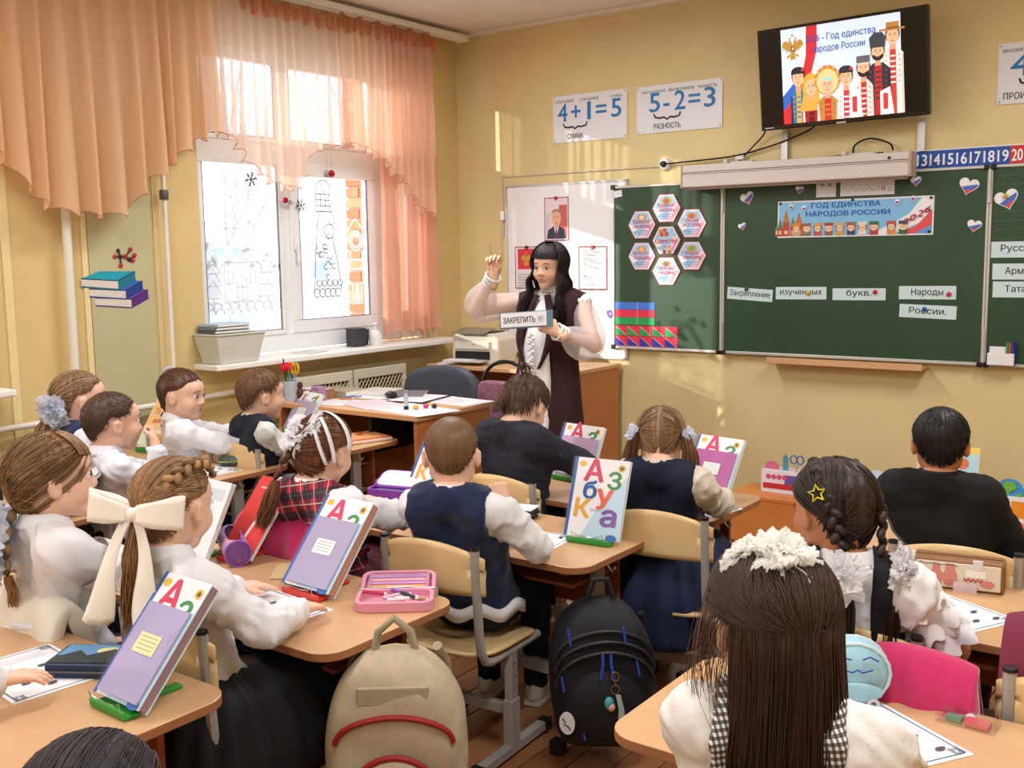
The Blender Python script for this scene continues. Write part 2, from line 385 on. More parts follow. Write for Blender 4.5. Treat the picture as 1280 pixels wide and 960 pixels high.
# ---- outside: tree and house colours paled to hold the haze
snow=mat('snow','#e9eef6',.8,noise=.03,nscale=.6)
g=S(M().box((-40.4,-2,-.65),(80,90,.3),snow).obj('snowy_ground'))
bark=mat('hazed bark','#b4b3b8',.9,noise=.2,nscale=12)  # bark lightened, winter haze put into its colour
def tree(x,y,h,seed,label,r0=.11):
    rr=random.Random(seed); mb=M()
    def br(p,d,l,r,dep):
        pts=[p]; q=p.copy(); dd=d.copy()
        for i in range(3):
            dd=(dd+Vector((rr.uniform(-.16,.16),rr.uniform(-.16,.16),rr.uniform(-.02,.1)))).normalized(); q=q+dd*l/3; pts.append(q.copy())
        mb.tube(pts,[r,r*.85,r*.72,r*.55],bark,n=6 if dep<2 else 4,cap=False)
        if dep<4:
            for k in range(5 if dep<3 else 3):
                t=rr.uniform(.35,1); i=min(2,int(t*3)); s=pts[i].lerp(pts[i+1],t*3-i)
                nd=(dd+Vector((rr.uniform(-1,1),rr.uniform(-1,1),rr.uniform(-.1,.7)))).normalized(); br(s,nd,l*rr.uniform(.45,.65),r*.45,dep+1)
    br(Vector((0,0,0)),Vector((0,0,1)),h,r0,0)
    o=mb.obj('bare_tree',smooth=True,loc=(x,y,-.52)); tag(o,label,'tree',group='bare trees outside the window'); return o
tree(-9.5,5.6,3.6,3,'bare haze-paled tree seen through the left pane of the window',.055)
tree(-13,5.2,4.2,9,'thin bare tree farther back, near the left edge of the left pane',.05)
tree(-12,11.5,4.6,5,'bare tree seen through the right window pane beside the brick pillar',.055)
tree(-20,14.5,5,12,'distant bare tree between the two far snowy houses',.06)
def house(x,y,wx,wy,h,wallc,label):
    t=thing('house',label,'house',(x,y,-.5),group=None)
    M().box((0,0,h/2),(wx,wy,h),mat('house '+wallc,wallc,.9,noise=.05,nscale=2)).obj('wall',t)
    rm=mat('snowy roof','#dfe5ee',.9); mb=M(); hw=wy/2+.3; hx_=wx/2+.3; rh=h*.45
    mb.add([(-hx_,-hw,h),(hx_,-hw,h),(hx_,hw,h),(-hx_,hw,h),(0,-hw,h+rh),(0,hw,h+rh)],[(0,1,2,3),(0,4,1),(3,2,5),(0,3,5,4),(1,4,5,2)],rm); mb.obj('roof',t)
    wm=mat('hazed house window','#a3adb8',.3)  # panes lightened so distance haze sits in the colour
    for k in (-.28,0,.28):
        f=M().box((wx/2+.02,k*wy,h*.55),(.06,wy*.14,h*.36),white).obj('window',t); M().box((wx/2+.05,k*wy,h*.55),(.04,wy*.11,h*.29),wm).obj('pane',f)
    return t
house(-22,10.5,6,7,2.3,'#c3cad2','low grey house with snowy roof seen through the left pane')  # wall colour paled for haze as well
house(-34,30,7,9,2.6,'#cfccc8','pale house with snowy roof far off behind the right pane')
# fence
f=thing('picket_fence','low grey picket fence in the snow beyond the window','fence',(-5.4,3.2,-.5)); fmt=mat('grey fence paint','#a4a8b0',.8)
M().box((0,0,.42),(.03,9,.04),fmt).obj('rail',f); M().box((0,0,.16),(.03,9,.04),fmt).obj('rail',f)
p0=None
for i in range(60):
    if p0 is None: o=p0=M().box((0,0,.3),(.025,.035,.6),fmt).obj('picket',f)
    else: o=p0.copy(); C.objects.link(o); o.parent=f
    o.location=(.03,-4.4+i*.15,0)
# brick pillar of the facade
bp=thing('brick_pillar','orange brick pillar outside, behind the right window sash','pillar',(-.62,.02,-.5))
mor=mat('pale mortar','#c9b3a2',.9); M().box((0,0,1.8),(.36,.60,3.6),mor).obj('mortar_core',bp)
bm_=[mat('brick %d'%i,c,.85,noise=.12,nscale=30) for i,c in enumerate(('#c47a55','#b96d4a','#cf8a66'))]
prot={}
for k in range(15,48):
    z=.02+k*.075
    for side in ('x','y'):
        for j in range(-1,3):
            off=(.125 if k%2 else 0)
            if side=='x': y0=-.30+j*.26-off; y1=y0+.25; y0=max(y0,-.31); y1=min(y1,.31); c=(.185,(y0+y1)/2,z); d=(.02,y1-y0,.064)
            else: y0=-.19+j*.26-off; y1=y0+.25; y0=max(y0,-.19); y1=min(y1,.19); c=((y0+y1)/2,-.305,z); d=(y1-y0,.02,.064)
            if y1-y0<.05: continue
            key=(side,round(y1-y0,3),(k+j)%3)
            if key not in prot: o=prot[key]=M().box((0,0,0),d,bm_[key[2]]).obj('brick',bp)
            else: o=prot[key].copy(); C.objects.link(o); o.parent=bp
            o.location=c
# ================================================================ CURTAINS
def sheer(name,col,tr,tl):
    m=mat(name,col,.8,trans=tr,transl=tl,bump=.1,bscale=300); return m
sh=sheer('peach sheer curtain','#fbe6d6',.46,.5); shd=sheer('peach dense curtain','#f1cda6',.12,.4); hemm=mat('orange hem thread','#c98a70',.8)
tape=mat('orange ruffle tape','#d99a72',.85,transl=.25,bump=.4,bscale=90)
def curtain(name,label,prof,x0,ztop,mt,fold=.03,wl=.085,seed=1,hem=True,layers=1,rows=16,tapes=None):
    rr=random.Random(seed); ph=[rr.uniform(.7,1.35) for _ in range(400)]
    y0,y1=prof[0][0],prof[-1][0]; n=int((y1-y0)/.0065); P=[];phase=0;ys=[];hm=[]
    cols=[]
    for i in range(n+1):
        y=y0+(y1-y0)*i/n; phase+=(y1-y0)/n/wl*2*math.pi*ph[int(abs(phase)/6.283)%400]
        for (a,za),(b,zb) in zip(prof[:-1],prof[1:]):
            if a<=y<=b: t=(y-a)/(b-a) if b>a else 0; t=t*t*(3-2*t)*.4+t*.6; z=za+(zb-za)*t; break
        col=[]
        for j in range(rows+1):
            v=j/rows; A=fold*(.45+1.0*v); s=math.sin(phase+.6*v*math.sin(phase*.31)); s=math.copysign(abs(s)**.75,s)
            zz=ztop+(z-ztop)*v; zz+= v**6*.018*math.cos(phase)
            col.append((x0+A*s,y+v*.35*wl*math.cos(phase*.5+1)*.5+.012*math.sin(phase*.17)*v,zz))
        cols.append(col); hm.append(col[-1])
    mb=M(); mb.grid(cols,mt); o=mb.obj(name,smooth='all'); tag(o,label,'curtain')
    if hem: M().tube(hm[::2],.0020,hemm,n=5).obj('hem',o,smooth=True)
    if tapes:
        T=[]; ph2=0
        for i in range(int((y1-tapes)/.005)+1):
            y=tapes+.005*i; ph2+=1.1; a=.02*math.sin(ph2)+.012*math.sin(ph2*.37)
            T.append([(x0+a*.6,y,ztop-.075+.01*math.sin(ph2*.23)),(x0+.012+a,y,ztop-.035),(x0+a*.7,y,ztop+.012+.014*math.sin(ph2*.19))])
        M().grid(T,tape).obj('ruffle_tape',o,smooth='all')
    return o
curtain('curtain_valance','dense peach scalloped valance hanging over the left wall pier',[(-4.3,2.15),(-3.75,2.22),(-3.36,2.0),(-3.17,1.80),(-3.05,1.76),(-2.80,1.75),(-2.66,1.86),(-2.49,2.0),(-2.3,2.15),(-2.2,2.19)],.16,2.93,shd,fold=.035,wl=.105,seed=4)
curtain('curtain_valance','sheer peach valance swagged across the left half of the window',[(-2.28,2.18),(-2.2,2.2),(-2.08,2.18),(-2.0,2.10),(-1.86,1.98),(-1.74,1.93),(-1.62,1.93),(-1.53,2.02),(-1.45,2.16),(-1.32,2.2),(-1.18,2.2)],.13,2.93,sh,fold=.03,wl=.075,seed=11,tapes=-1.98)
curtain('curtain_valance','peach valance falling to a point at the right end of the window',[(-1.26,2.2),(-1.1,2.2),(-.92,2.14),(-.76,2.02),(-.66,1.93),(-.54,1.82),(-.40,1.80)],.14,2.94,sheer('peach sheer curtain right','#f8d9c2',.34,.5),fold=.03,wl=.07,seed=21,tapes=-1.26)
for wi,(ya,yb_) in enumerate(((-5.35,-3.42),(-8.25,-6.35))): curtain('side_curtain',['added unseen peach curtain keeping sun out of the second window','added unseen peach curtain keeping sun out of the third window'][wi],[(ya,1.02),(yb_,1.02)],.05,2.9,shd,fold=.03,wl=.1,seed=51+wi,hem=False)  # closed curtains added out of view to block direct sun
curtain('curtain_valance','peach valance over the window behind the class',[(-6.2,1.9),(-5.6,2.1),(-5,2.2),(-4.3,2.15)],.14,2.93,sh,fold=.03,wl=.09,seed=31)
cs=curtain('side_curtain','narrow striped peach curtain hanging at the right side of the window',[(-.84,1.04),(-.30,1.04)],.03,2.9,sheer('striped peach curtain','#f0bfa6',.14,.5),fold=.03,wl=.1,seed=41,hem=False)
fr=M()
for i in range(60):
    y=-.83+i*.0088; fr.box((.03+.02*math.sin(i*.9),y,1.018),(.003,.003,.045),mat('pale fringe','#cdb59b',.9))
fr.obj('fringe',cs)['kind']='stuff'
rl=M(); rl.box((.14,-3.2,2.985),(.09,6.2,.035),white); rl.box((.14,-.1,2.972),(.10,.03,.02),white)
tag(rl.obj('curtain_rail',bevel=.006),'white ceiling curtain rail along the window wall','curtain rail')
# ================================================================ PIPES, RADIATOR
pipe=mat('white pipe enamel','#e6e2d6',.35)
def pipeo(pts,r,label,joints=()):
    o=M().tube(pts,r,pipe,n=12).obj('heating_pipe',smooth=True); tag(o,label,'pipe')
    for z in joints: M().lathe([(r+.007,-.025),(r+.011,-.02),(r+.011,.02),(r+.007,.025)],(pts[0][0],pts[0][1],z),mat('pipe coupling','#55534c',.4),n=12).obj('coupling',o,smooth=True)
    return o
pipeo([(.06,-3.02,0),(.06,-3.0,2.98)],.021,'thick white vertical heating pipe left of the olive wall panel')
pipeo([(.06,-2.46,.05),(.06,-2.46,2.98)],.012,'thin white vertical pipe with a black coupling, right of the book sticker',(1.87,))
pipeo([(.06,-6.3,.8),(.06,-3.6,.785),(.06,-2.3,.80),(.06,-1.9,.82)],.015,'white horizontal heating pipe running low along the window wall')
rm=mat('cream radiator screen','#ded6bf',.5); lat=mat('lattice screen','#c8b690',.6); dk=mat('dark behind screen','#5d5138',.9)
for y0,y1,lb in ((-1.22,-.75,'right cream lattice radiator screen under the window'),(-1.78,-1.24,'left cream lattice radiator screen under the window, partly behind the desk clutter')):
    w_=y1-y0; t=thing('radiator_screen',lb,'radiator',(.12,(y0+y1)/2,.08))
    for yy in (-w_/2+.03,w_/2-.03): M().box((0,yy,-.035),(.03,.03,.09),rm).obj('foot',t); w=y1-y0; 
    mb=M(); mb.box((0,0,.74),(.05,w,.06),rm); mb.box((0,0,.03),(.05,w,.06),rm); mb.box((0,-w/2+.015,.39),(.05,.03,.66),rm); mb.box((0,w/2-.015,.39),(.05,.03,.66),rm); mb.obj('frame',t,bevel=.004)
    M().box((-.03,0,.39),(.01,w-.04,.66),dk).obj('screen_shade',t)  # thin dark sheet, shade behind the lattice put into its colour
    mb=M()
    for s in (1,-1):
        k=-.8
        while k<.8+w:
            p=[];z0,z1=.06,.71; a=Vector((.012+.003*s,-w/2+.03,0)); 
            ya,yb=(k-w/2,k-w/2+(z1-z0)*.7) if s>0 else (k-w/2+(z1-z0)*.7,k-w/2)
            # clip segment to panel
            A=Vector((.012+.003*s,ya,z0));B=Vector((.012+.003*s,yb,z1)); lo,hi=-w/2+.025,w/2-.025
            t0,t1=0,1; dy=B.y-A.y
            ta,tb=sorted(((lo-A.y)/dy,(hi-A.y)/dy)); t0=max(0,ta);t1=min(1,tb)
            if t1>t0+.02: mb.tube([A.lerp(B,t0),A.lerp(B,t1)],.0045,lat,n=4)
            k+=.032
    mb.obj('lattice',t)['kind']='stuff'
# ================================================================ WALL STICKERS
st=Flat((.007,-2.73,1.30),(0,1,0),(0,0,1)); st.N=Vector((1,0,0)); mm=st.mm
# U along +Y, V up : normal = +X
def book_st(u,v,w,col,dark):
    st.poly([(u,v),(u+.10,v+.035),(u+w+.04,v+.03),(u+w-.06,v-.015)],col)
    st.poly([(u,v),(u+w-.06,v-.015),(u+w-.06,v-.055),(u,v-.035)],'#d8cfc6'); st.poly([(u+w-.06,v-.015),(u+w+.04,v+.03),(u+w+.04,v-.01),(u+w-.06,v-.055)],dark)
    st.up(); st.line([(u,v),(u+w-.06,v-.015),(u+w+.04,v+.03)],.005,'#1d2340'); st.line([(u,v-.038),(u+w-.06,v-.058),(u+w+.045,v-.012)],.007,dark); st.up()
book_st(-.12,.06,.26,'#7f3fa0','#5b2b78'); st.up(2); book_st(-.15,.105,.26,'#2c66c4','#1c3f8c'); st.up(2); book_st(-.19,.155,.26,'#1ba0b8','#117589')
tag(st.obj('wall_sticker'),'wall sticker of three stacked books, teal, blue and purple','sticker')
mo=thing('wall_sticker','small red and black molecule sticker above the book sticker','sticker',(.012,-2.67,1.56))
prev=None
for i,(y,z,c,r) in enumerate([(-.06,.0,'#b3272b',.011),(-.04,.03,'#26262c',.010),(-.03,0,'#26262c',.012),(0,0,'#b3272b',.013),(.02,-.015,'#26262c',.012),(.05,.005,'#b3272b',.013),(.03,.035,'#b3272b',.012),(-.03,-.045,'#b3272b',.012),(.04,-.02,'#b3272b',.012)]):
    M().ell((0,y,z),(.005,r,r),mat('sticker '+c,c,.4)).obj('atom',mo,smooth=True)
mb=M()
for a,b in [((-.06,0),(-.03,0)),((-.04,.03),(-.03,0)),((-.03,0),(0,0)),((0,0),(.02,-.015)),((.02,-.015),(.05,.005)),((0,0),(.03,.035)),((-.03,0),(-.03,-.045)),((.02,-.015),(.04,-.02))]: mb.tube([(0,)+a,(0,)+b],.004,MC['sticker #26262c'],n=5)
mb.obj('bond',mo)
# window decorations (hang / stuck on the inner face of the glass)
sfm=mat('dark foil snowflake','#2f3542',.4,metal=.5)
for y,z,r,lb in ((-1.79,1.985,.042,'dark snowflake hanging in front of the left window pane'),(-1.42,1.85,.036,'dark snowflake hanging beside the window mullion, next to a red bauble')):
    mb=M()
    for k in range(6):
        a=k*math.pi/3+.2; d=Vector((0,math.cos(a),math.sin(a))); mb.tube([Vector((0,0,0)),d*r],.0028,sfm,n=5)
        for t in (.45,.75):
            for s in (.8,-.8): dd=Vector((0,math.cos(a+s),math.sin(a+s))); mb.tube([d*r*t,d*r*t+dd*r*.28],.002,sfm,n=5)
    o=mb.obj('snowflake_ornament',loc=(-.06,y,z)); tag(o,lb,'ornament'); M().tube([(0,0,r),(0,0,2.72-z)],.0006,sfm,n=4).obj('thread',o)
for y,z,r,c,lb in ((-1.55,1.875,.018,'#b3162b','small red bauble hanging left of the window mullion'),(-1.51,1.865,.014,'#b9bcc2','small silver bauble right of the left red one'),(-1.205,2.055,.014,'#a9abb0','small silver bauble near the valance hem'),(-1.17,2.048,.022,'#b3162b','larger red bauble hanging in front of the right pane')):
    o=M().ell((0,0,0),(r,r,r),mat('bauble '+c,c,.25,metal=.4)).obj('bauble',smooth=True,loc=(-.05,y,z)); tag(o,lb,'ornament',group='baubles in the window'); M().tube([(0,0,r),(0,0,2.72-z)],.0006,sfm,n=4).obj('thread',o)
# white stencil drawings on the panes
wd=mat('white window paint','#f4f7fa',.8,transl=.5); gd=mat('grey window outline','#8c939c',.8)
def drawing(label,strokes,y,z,r=.004,mt=wd,x=-.106,s=1):
    mb=M()
    for st_ in strokes: mb.tube([(0,a*s,b*s) for a,b in st_],r,mt,n=4)
    o=mb.obj('window_drawing',loc=(x,y,z)); return tag(o,label,'drawing')
def arc(u,v,r,a0,a1,n=12,ry=None): return [(u+r*math.cos(R_(a0+(a1-a0)*i/n)),v+(ry or r)*math.sin(R_(a0+(a1-a0)*i/n))) for i in range(n+1)]
def box_(u0,v0,u1,v1): return [(u0,v0),(u1,v0),(u1,v1),(u0,v1),(u0,v0)]
hs=[box_(-.12,-.2,.12,.02),[(-.15,.0),(0,.2),(.15,.0)],[(-.15,-.02),(0,.17),(.15,-.02)],arc(0,-.09,.035,0,180)+[(-.035,-.19),(.035,-.19),(.035,-.09)],[(0,-.19),(0,-.06)],[(-.035,-.12),(.035,-.12)],box_(-.1,-.1,-.06,-.03),box_(.06,-.1,.1,-.03),box_(.05,.09,.09,.17)]
for u in (-.2,.19):
    for k in range(4): w=.07-.012*k; z=-.18+k*.07; hs.append([(u-w,z),(u,z+.10),(u+w,z),(u-w,z)])
    hs.append([(u,-.24),(u,-.18)])
for k in range(14): a=rnd.uniform(-.26,.26); b=rnd.uniform(-.02,.26); hs+= [arc(a,b,.012,0,360,6),[(a-.02,b),(a+.02,b)],[(a,b-.02),(a,b+.02)]]
for k in range(9): hs.append(arc(-.24+.06*k,-.24,.035,0,180,8)); hs.append(arc(-.22+.058*k,-.27,.03,180,0,8))
drawing('white painted winter village with a gabled house on the left pane',hs,-1.85,1.50,.0055)
mb=M().box((0,0,0),(.002,.50,.30),mat('frosty window paint','#eef2f6',.9,trans=.55)).obj('window_drawing',loc=(-.107,-1.86,1.38)); tag(mb,'frosty white painted snow field below the village on the left pane','drawing')
ms=[]
for i in range(4): ms.append([(-.06+.004*i,.20+i*.035),(.07-.004*i,.20+i*.035)])
for i in range(4): ms.append([(-.055+.04*i,.19),(-.055+.038*i,.33)])
ms+=[arc(.01,.33,.062,0,180),[(-.03,.2),(-.05,.1)],[(.07,.2),(.09,.17),(.1,.13),(.06,.12),(.04,.17)],arc(.05,.08,.045,0,360),[(-.05,.12),(-.07,-.05),(-.09,-.3)],[(.07,.05),(.11,-.1),(.14,-.28)]]
for k in range(5): ms.append(arc(-.07+.045*k,-.30,.026,0,300)); ms.append(arc(-.05+.045*k,-.24,.02,90,420))
for k in range(12): ms.append(arc(rnd.uniform(-.06,.1),rnd.uniform(-.22,.05),.017,rnd.uniform(0,90),rnd.uniform(240,360),8))
drawing('grey outline drawing of a figure in a scrolled gown on the right pane',ms,-1.20,1.62,.0035,gd,-.106)
mo2=[arc(0,.12,.06,0,360),arc(0,.12,.04,0,360),[(-.05,.06),(-.08,-.15),(.08,-.15),(.05,.06)],box_(-.04,-.28,-.01,-.15),box_(.01,-.28,.04,-.15),[(-.06,.2),(0,.26),(.06,.2)],[(-.07,0),(.07,0)],[(-.07,-.06),(.07,-.06)]]
drawing('small white painted doll figure at the right edge of the right pane',mo2,-.92,1.52,.006,wd,-.106)
# sill objects
t=thing('planter_box','pale grey plastic planter box at the left end of the window sill','planter',(.10,-2.12,.98)); pl=mat('grey green plastic','#cfd0c2',.45); pd=mat('planter inside','#8f8d80',.6)
mb=M(); a,b,h=(.09,.115),(.11,.17),.155
def frus(mb,a,b,z0,z1,mt): 
    vs=[(sx*q[0],sy*q[1],z) for q,z in ((a,z0),(b,z1)) for sx,sy in ((-1,-1),(1,-1),(1,1),(-1,1))]
    mb.add(vs,[(3,2,1,0),(4,5,6,7)]+[(i,(i+1)%4,4+(i+1)%4,4+i) for i in range(4)],mt)
frus(mb,(.075,.13),(.10,.165),0,h,pl); mb.obj('tub',t,bevel=.006); mb=M(); mb.box((0,0,h+.003),(.21,.34,.008),pl).obj('rim',t,bevel=.003); M().box((0,0,h+.0085),(.18,.31,.002),pd).obj('soil_liner',t)
for i,(c,w,lb) in enumerate((('#5f6470','.','dark grey folder lying lowest on the planter box'),('#7d8191','.','slate notebook lying in the middle of the pile on the planter'),('#a9bfd0','.','thin pale blue notebook on top of the planter box'))):
    M_=M(); M_.box((0,0,.006),(.16,.22,.016),mat('notebook '+c,c,.5)); o=M_.obj('notebook',bevel=.002,loc=(.09,-2.15,1.1465+.0175*i),rz=.06*(i-1)); tag(o,lb,'notebook',group='notebooks on the planter'); M().box((0.004,.002,.006),(.156,.221,.010),pm('#e8e6e0')).obj('pages',o)
blackp=mat('black plastic','#1b1b1e',.4)
o=M().lathe([(0,0),(.045,0),(.055,.10),(.05,.10),(.042,.01)],(0,0,0),mat('dark pot','#47474c',.6),n=18).obj('flower_pot',smooth=True,loc=(-.02,-.99,.98)); tag(o,'dark grey flower pot on the sill left of the soap bottle','pot')
o=M().box((0,0,.055),(.08,.10,.11),mat('charcoal box','#3c3c42',.6)).obj('small_box',bevel=.006,loc=(.03,-1.085,.98)); tag(o,'charcoal box on the window sill left of the white bottle','box'); M().box((0,0,.112),(.084,.104,.006),MC['dark pot']).obj('lid',o)
o=M().lathe([(0,0),(.035,0),(.042,.02),(.042,.06),(.03,.085),(.018,.095),(.0,.096)],(0,0,0),mat('white bottle','#e9e9ea',.3),n=18).obj('soap_bottle',smooth=True,loc=(.07,-.95,.98)); tag(o,'round white bottle on the window sill by the peach side curtain','bottle'); M().lathe([(.012,.09),(.012,.125),(.02,.13),(.02,.14),(0,.145)],(0,0,0),MC['white bottle'],n=12).obj('cap',o,smooth=True)
o=M().box((0,0,.002),(.14,.2,.003),pm('#cfd2d6')).obj('paper_sheet',loc=(.06,-1.5,.9805),rz=.3); tag(o,'loose grey sheet lying flat on the window sill','paper')
# ================================================================ FRONT WALL
def W(x,z,y=-.004): return Flat((x,y,z),(1,0,0),(0,0,1))
def panel(name,label,cat,x0,z0,x1,z1,draw,col='#e9edf4',y=-.006,th=.004,group=None,rot=0,parent=None,pm_=None):
    w,h=x1-x0,z1-z0
    o=M().box((0,th/2,0),(w,th,h),pm_ or pm(col,.35)).obj(name,parent)
    if parent is None: tag(o,label,cat,group)
    o.location=((x0+x1)/2,y,(z0+z1)/2); o.rotation_euler=(0,rot,0)
    f=Flat((0,0,0),(1,0,0),(0,0,1)); 
    if draw: draw(f,w/2,h/2); f.obj('print',o)
    return o
def math_poster(x0,z0,x1,z1,eq,words,under,label,bx,ux,uw):
    def d(f,a,b):
        for (t,u,w,c) in words: f.text(t,u,b-.045,.016,c,w=w,bold=.01)
        for (t,u,w) in eq: f.text(t,u,-.015,.115,'#2b7cc0',w=w,bold=.012)
        cx=bx; f.line([(cx-.09,-.028),(cx-.08,-.05),(cx-.05,-.056),(cx-.02,-.052),(cx,-.066),(cx+.02,-.052),(cx+.05,-.056),(cx+.08,-.05),(cx+.09,-.028)],.011,'#2b2b30')
        f.text(under,ux,-b+.022,.032,'#2b2b30',w=uw,bold=.01)
        f.up()
        for su in(-1,1):
            for sv in (-1,1): f.circ(su*(a-.012),sv*(b-.012),.004,'#6d6d70')
    return panel('math_poster',label,'poster',x0,z0,x1,z1,d,'#e6e9f0',group=None)
math_poster(.81,2.252,1.36,2.548,[('4',-.20,.07),('+',-.10,.07),('1',.0,.022),('=',.09,.075),('5',.20,.07)],[('СЛАГАЕМОЕ',-.185,.14,'#2b2b30'),('СЛАГАЕМОЕ',-.0,.14,'#2b2b30'),('СУММА',.20,.09,'#2f7d78')],'СУММА','white wall poster reading 4+1=5',-.105,-.105,.12)
math_poster(1.43,2.262,2.0,2.545,[('5',-.16,.07),('-',-.08,.04),('2',.01,.07),('=',.105,.075),('3',.205,.07)],[('УМЕНЬШАЕМОЕ',-.17,.17,'#2f7d78'),('ВЫЧИТАЕМОЕ',.02,.17,'#2b2b30'),('РАЗНОСТЬ',.19,.12,'#2b2b30')],'РАЗНОСТЬ','white wall poster reading 5-2=3',-.075,-.075,.18)
math_poster(3.49,2.25,4.05,2.545,[('4',-.175,.09),('·',-.10,.03),('2',-.03,.07),('=',.07,.075),('8',.17,.07)],[('МНОЖИТЕЛЬ',-.185,.15,'#2b2b30'),('МНОЖИТЕЛЬ',.0,.15,'#2b2b30'),('ПРОИЗВЕДЕНИЕ',.19,.12,'#2b2b30')],'ПРОИЗВЕДЕНИЕ','white wall poster cut by the right edge of the photo, with a blue 4',-.09,-.10,.30)
# ---- whiteboard
metal=mat('satin aluminium','#c9ccd0',.35,metal=.7); wb=M().box((.90,-.012,1.43),(.93,.014,1.12),mat('whiteboard enamel','#eef0f4',.22,spec=.6)).obj('whiteboard'); tag(wb,'glossy white magnetic board behind the teacher','whiteboard')
mb=M(); mb.box((.90,-.014,1.99),(.94,.02,.012),metal); mb.box((.435,-.014,1.43),(.012,.02,1.12),metal); mb.box((1.365,-.014,1.43),(.012,.02,1.12),metal); mb.box((.90,-.014,.87),(.94,.02,.012),metal); mb.obj('rim',wb)
def port(f,a,b):
    f.frame(-a,-b,a,b,.006,'#8c2f3a'); f.up(); f.rect(-a+.012,-b+.012,a-.012,b-.012,'#e9d8dc'); f.up(); f.rect(.02,-b+.012,a-.012,b-.05,'#c9655e'); f.rect(-a+.012,-b+.012,-.05,b-.1,'#d9c6d8')
    f.up(); f.poly([(-.075,-b+.012),(-.065,-.07),(-.02,-.045),(.02,-.045),(.065,-.07),(.075,-b+.012)],'#2b3550'); f.up(); f.poly([(-.02,-.045),(.02,-.045),(0,-.12)],'#f2f2f4'); f.up(); f.poly([(-.006,-.06),(.006,-.06),(.008,-.12),(-.008,-.12)],'#7a2634')
    f.circ(0,.005,.036,'#e2b597',.052); f.circ(0,-.045,.018,'#d9a98b',.02); f.up(); f.poly([(-.036,.02),(-.034,.052),(-.01,.064),(.014,.063),(.034,.05),(.036,.02),(.028,.043),(0,.05),(-.028,.043)],'#a08663'); f.up(); f.line([(-.02,.012),(-.008,.013)],.004,'#5c4630'); f.line([(.008,.013),(.02,.012)],.004,'#5c4630'); f.line([(-.01,-.024),(.01,-.024)],.003,'#a8685c'); f.line([(0,.006),(.002,-.01)],.003,'#c08f72')
panel('portrait_print','framed colour portrait print of a man in a dark suit on the whiteboard','portrait',.745,1.625,.935,1.905,port,'#f3e7e9',y=-.024)
gold='#c8962e'
def eagle(f,u,v,s,c=gold,c2='#8a1f1a'):
    Q=lambda P,col: f.poly([(u+a*s,v+b*s) for a,b in P],col)
    Q([(-.12,.3),(.12,.3),(.16,-.25),(0,-.5),(-.16,-.25)],c)
    for m in (-1,1):
        Q([(m*.08,.22),(m*.2,.42),(m*.42,.55),(m*.62,.5),(m*.7,.3),(m*.66,.05),(m*.55,.18),(m*.56,-.1),(m*.44,.05),(m*.42,-.22),(m*.3,-.02),(m*.22,-.2),(m*.1,-.05)][::m],c)
        Q([(m*.04,.3),(m*.08,.5),(m*.18,.62),(m*.3,.56),(m*.22,.5),(m*.17,.3)][::m],c)
        Q([(m*.12,.64),(m*.1,.74),(m*.17,.70),(m*.24,.76),(m*.25,.63)][::m],c)
        Q([(m*.1,-.25),(m*.38,-.35),(m*.42,-.48),(m*.3,-.5),(m*.16,-.38)][::m],c)
    Q([(-.07,.78),(-.1,.95),(0,.88),(.1,.95),(.07,.78)],c); Q([(-.16,-.35),(-.2,-.66),(0,-.6),(.2,-.66),(.16,-.35)],c)
    f.up(); Q([(-.1,.2),(.1,.2),(.1,-.08),(0,-.18),(-.1,-.08)],c2); f.up(); Q([(-.03,.12),(.04,.14),(.05,-.02),(-.04,-.06)],'#eeeeee'); f.up()
def flagsheet(f,a,b):
    f.frame(-a,-b,a,b,.006,'#8c2f3a'); f.up(); f.rect(-.07,-.01,.06,.125,'#d9384a'); f.up(); eagle(f,0,.05,.06,'#caa23c','#a01f1f')
    for k in range(5): f.rect(-.07,-.05-.018*k,.05,-.044-.018*k,'#a9adb5')
panel('poster_sheet','sheet with a red square and gold eagle on the whiteboard, left of the teacher','sheet',.50,1.31,.69,1.59,flagsheet,'#ebe4e8',y=-.024)
def textsheet(f,a,b):
    f.frame(-a,-b,a,b,.008,'#8c2f3a'); f.up()
    for k in range(22): 
        w=[.06,.07,.05,.068,.03][k%5]; f.rect(-.075,.11-.0105*k,-.075+w*2.1,.113-.0105*k,'#8f97a8')
    f.text('Гимн',0,.118,.012,'#6b3040')
panel('poster_sheet','white text sheet with a dark red border right of the teacher on the whiteboard','sheet',1.01,1.305,1.225,1.585,textsheet,'#eceef3',y=-.024)
for x,z,c,lb in ((.84,1.90,'#a3252e','dark red magnet holding the portrait print'),(.60,1.585,'#2f3036','black magnet holding the eagle sheet'),(1.12,1.58,'#c84a2c','red magnet holding the text sheet')):
    o=M().lathe([(0,-.012),(.010,-.012),(.012,0)],(0,0,0),mat('magnet '+c,c,.35),n=12,T=Matrix.Rotation(R_(-90),3,'X')).obj('magnet',smooth=True); o.location=(x,-.026,z); tag(o,lb,'magnet')
o=W(1.245,1.12,-.0195).poly([(0,.0),(.03,.02),(.025,.045),(.0,.06),(-.03,.05),(-.02,.02)],'#7b5fa0').up().circ(.0,.035,.01,'#b7a3cf').obj('sticker'); tag(o,'small purple sticker on the whiteboard beside the green board','sticker')
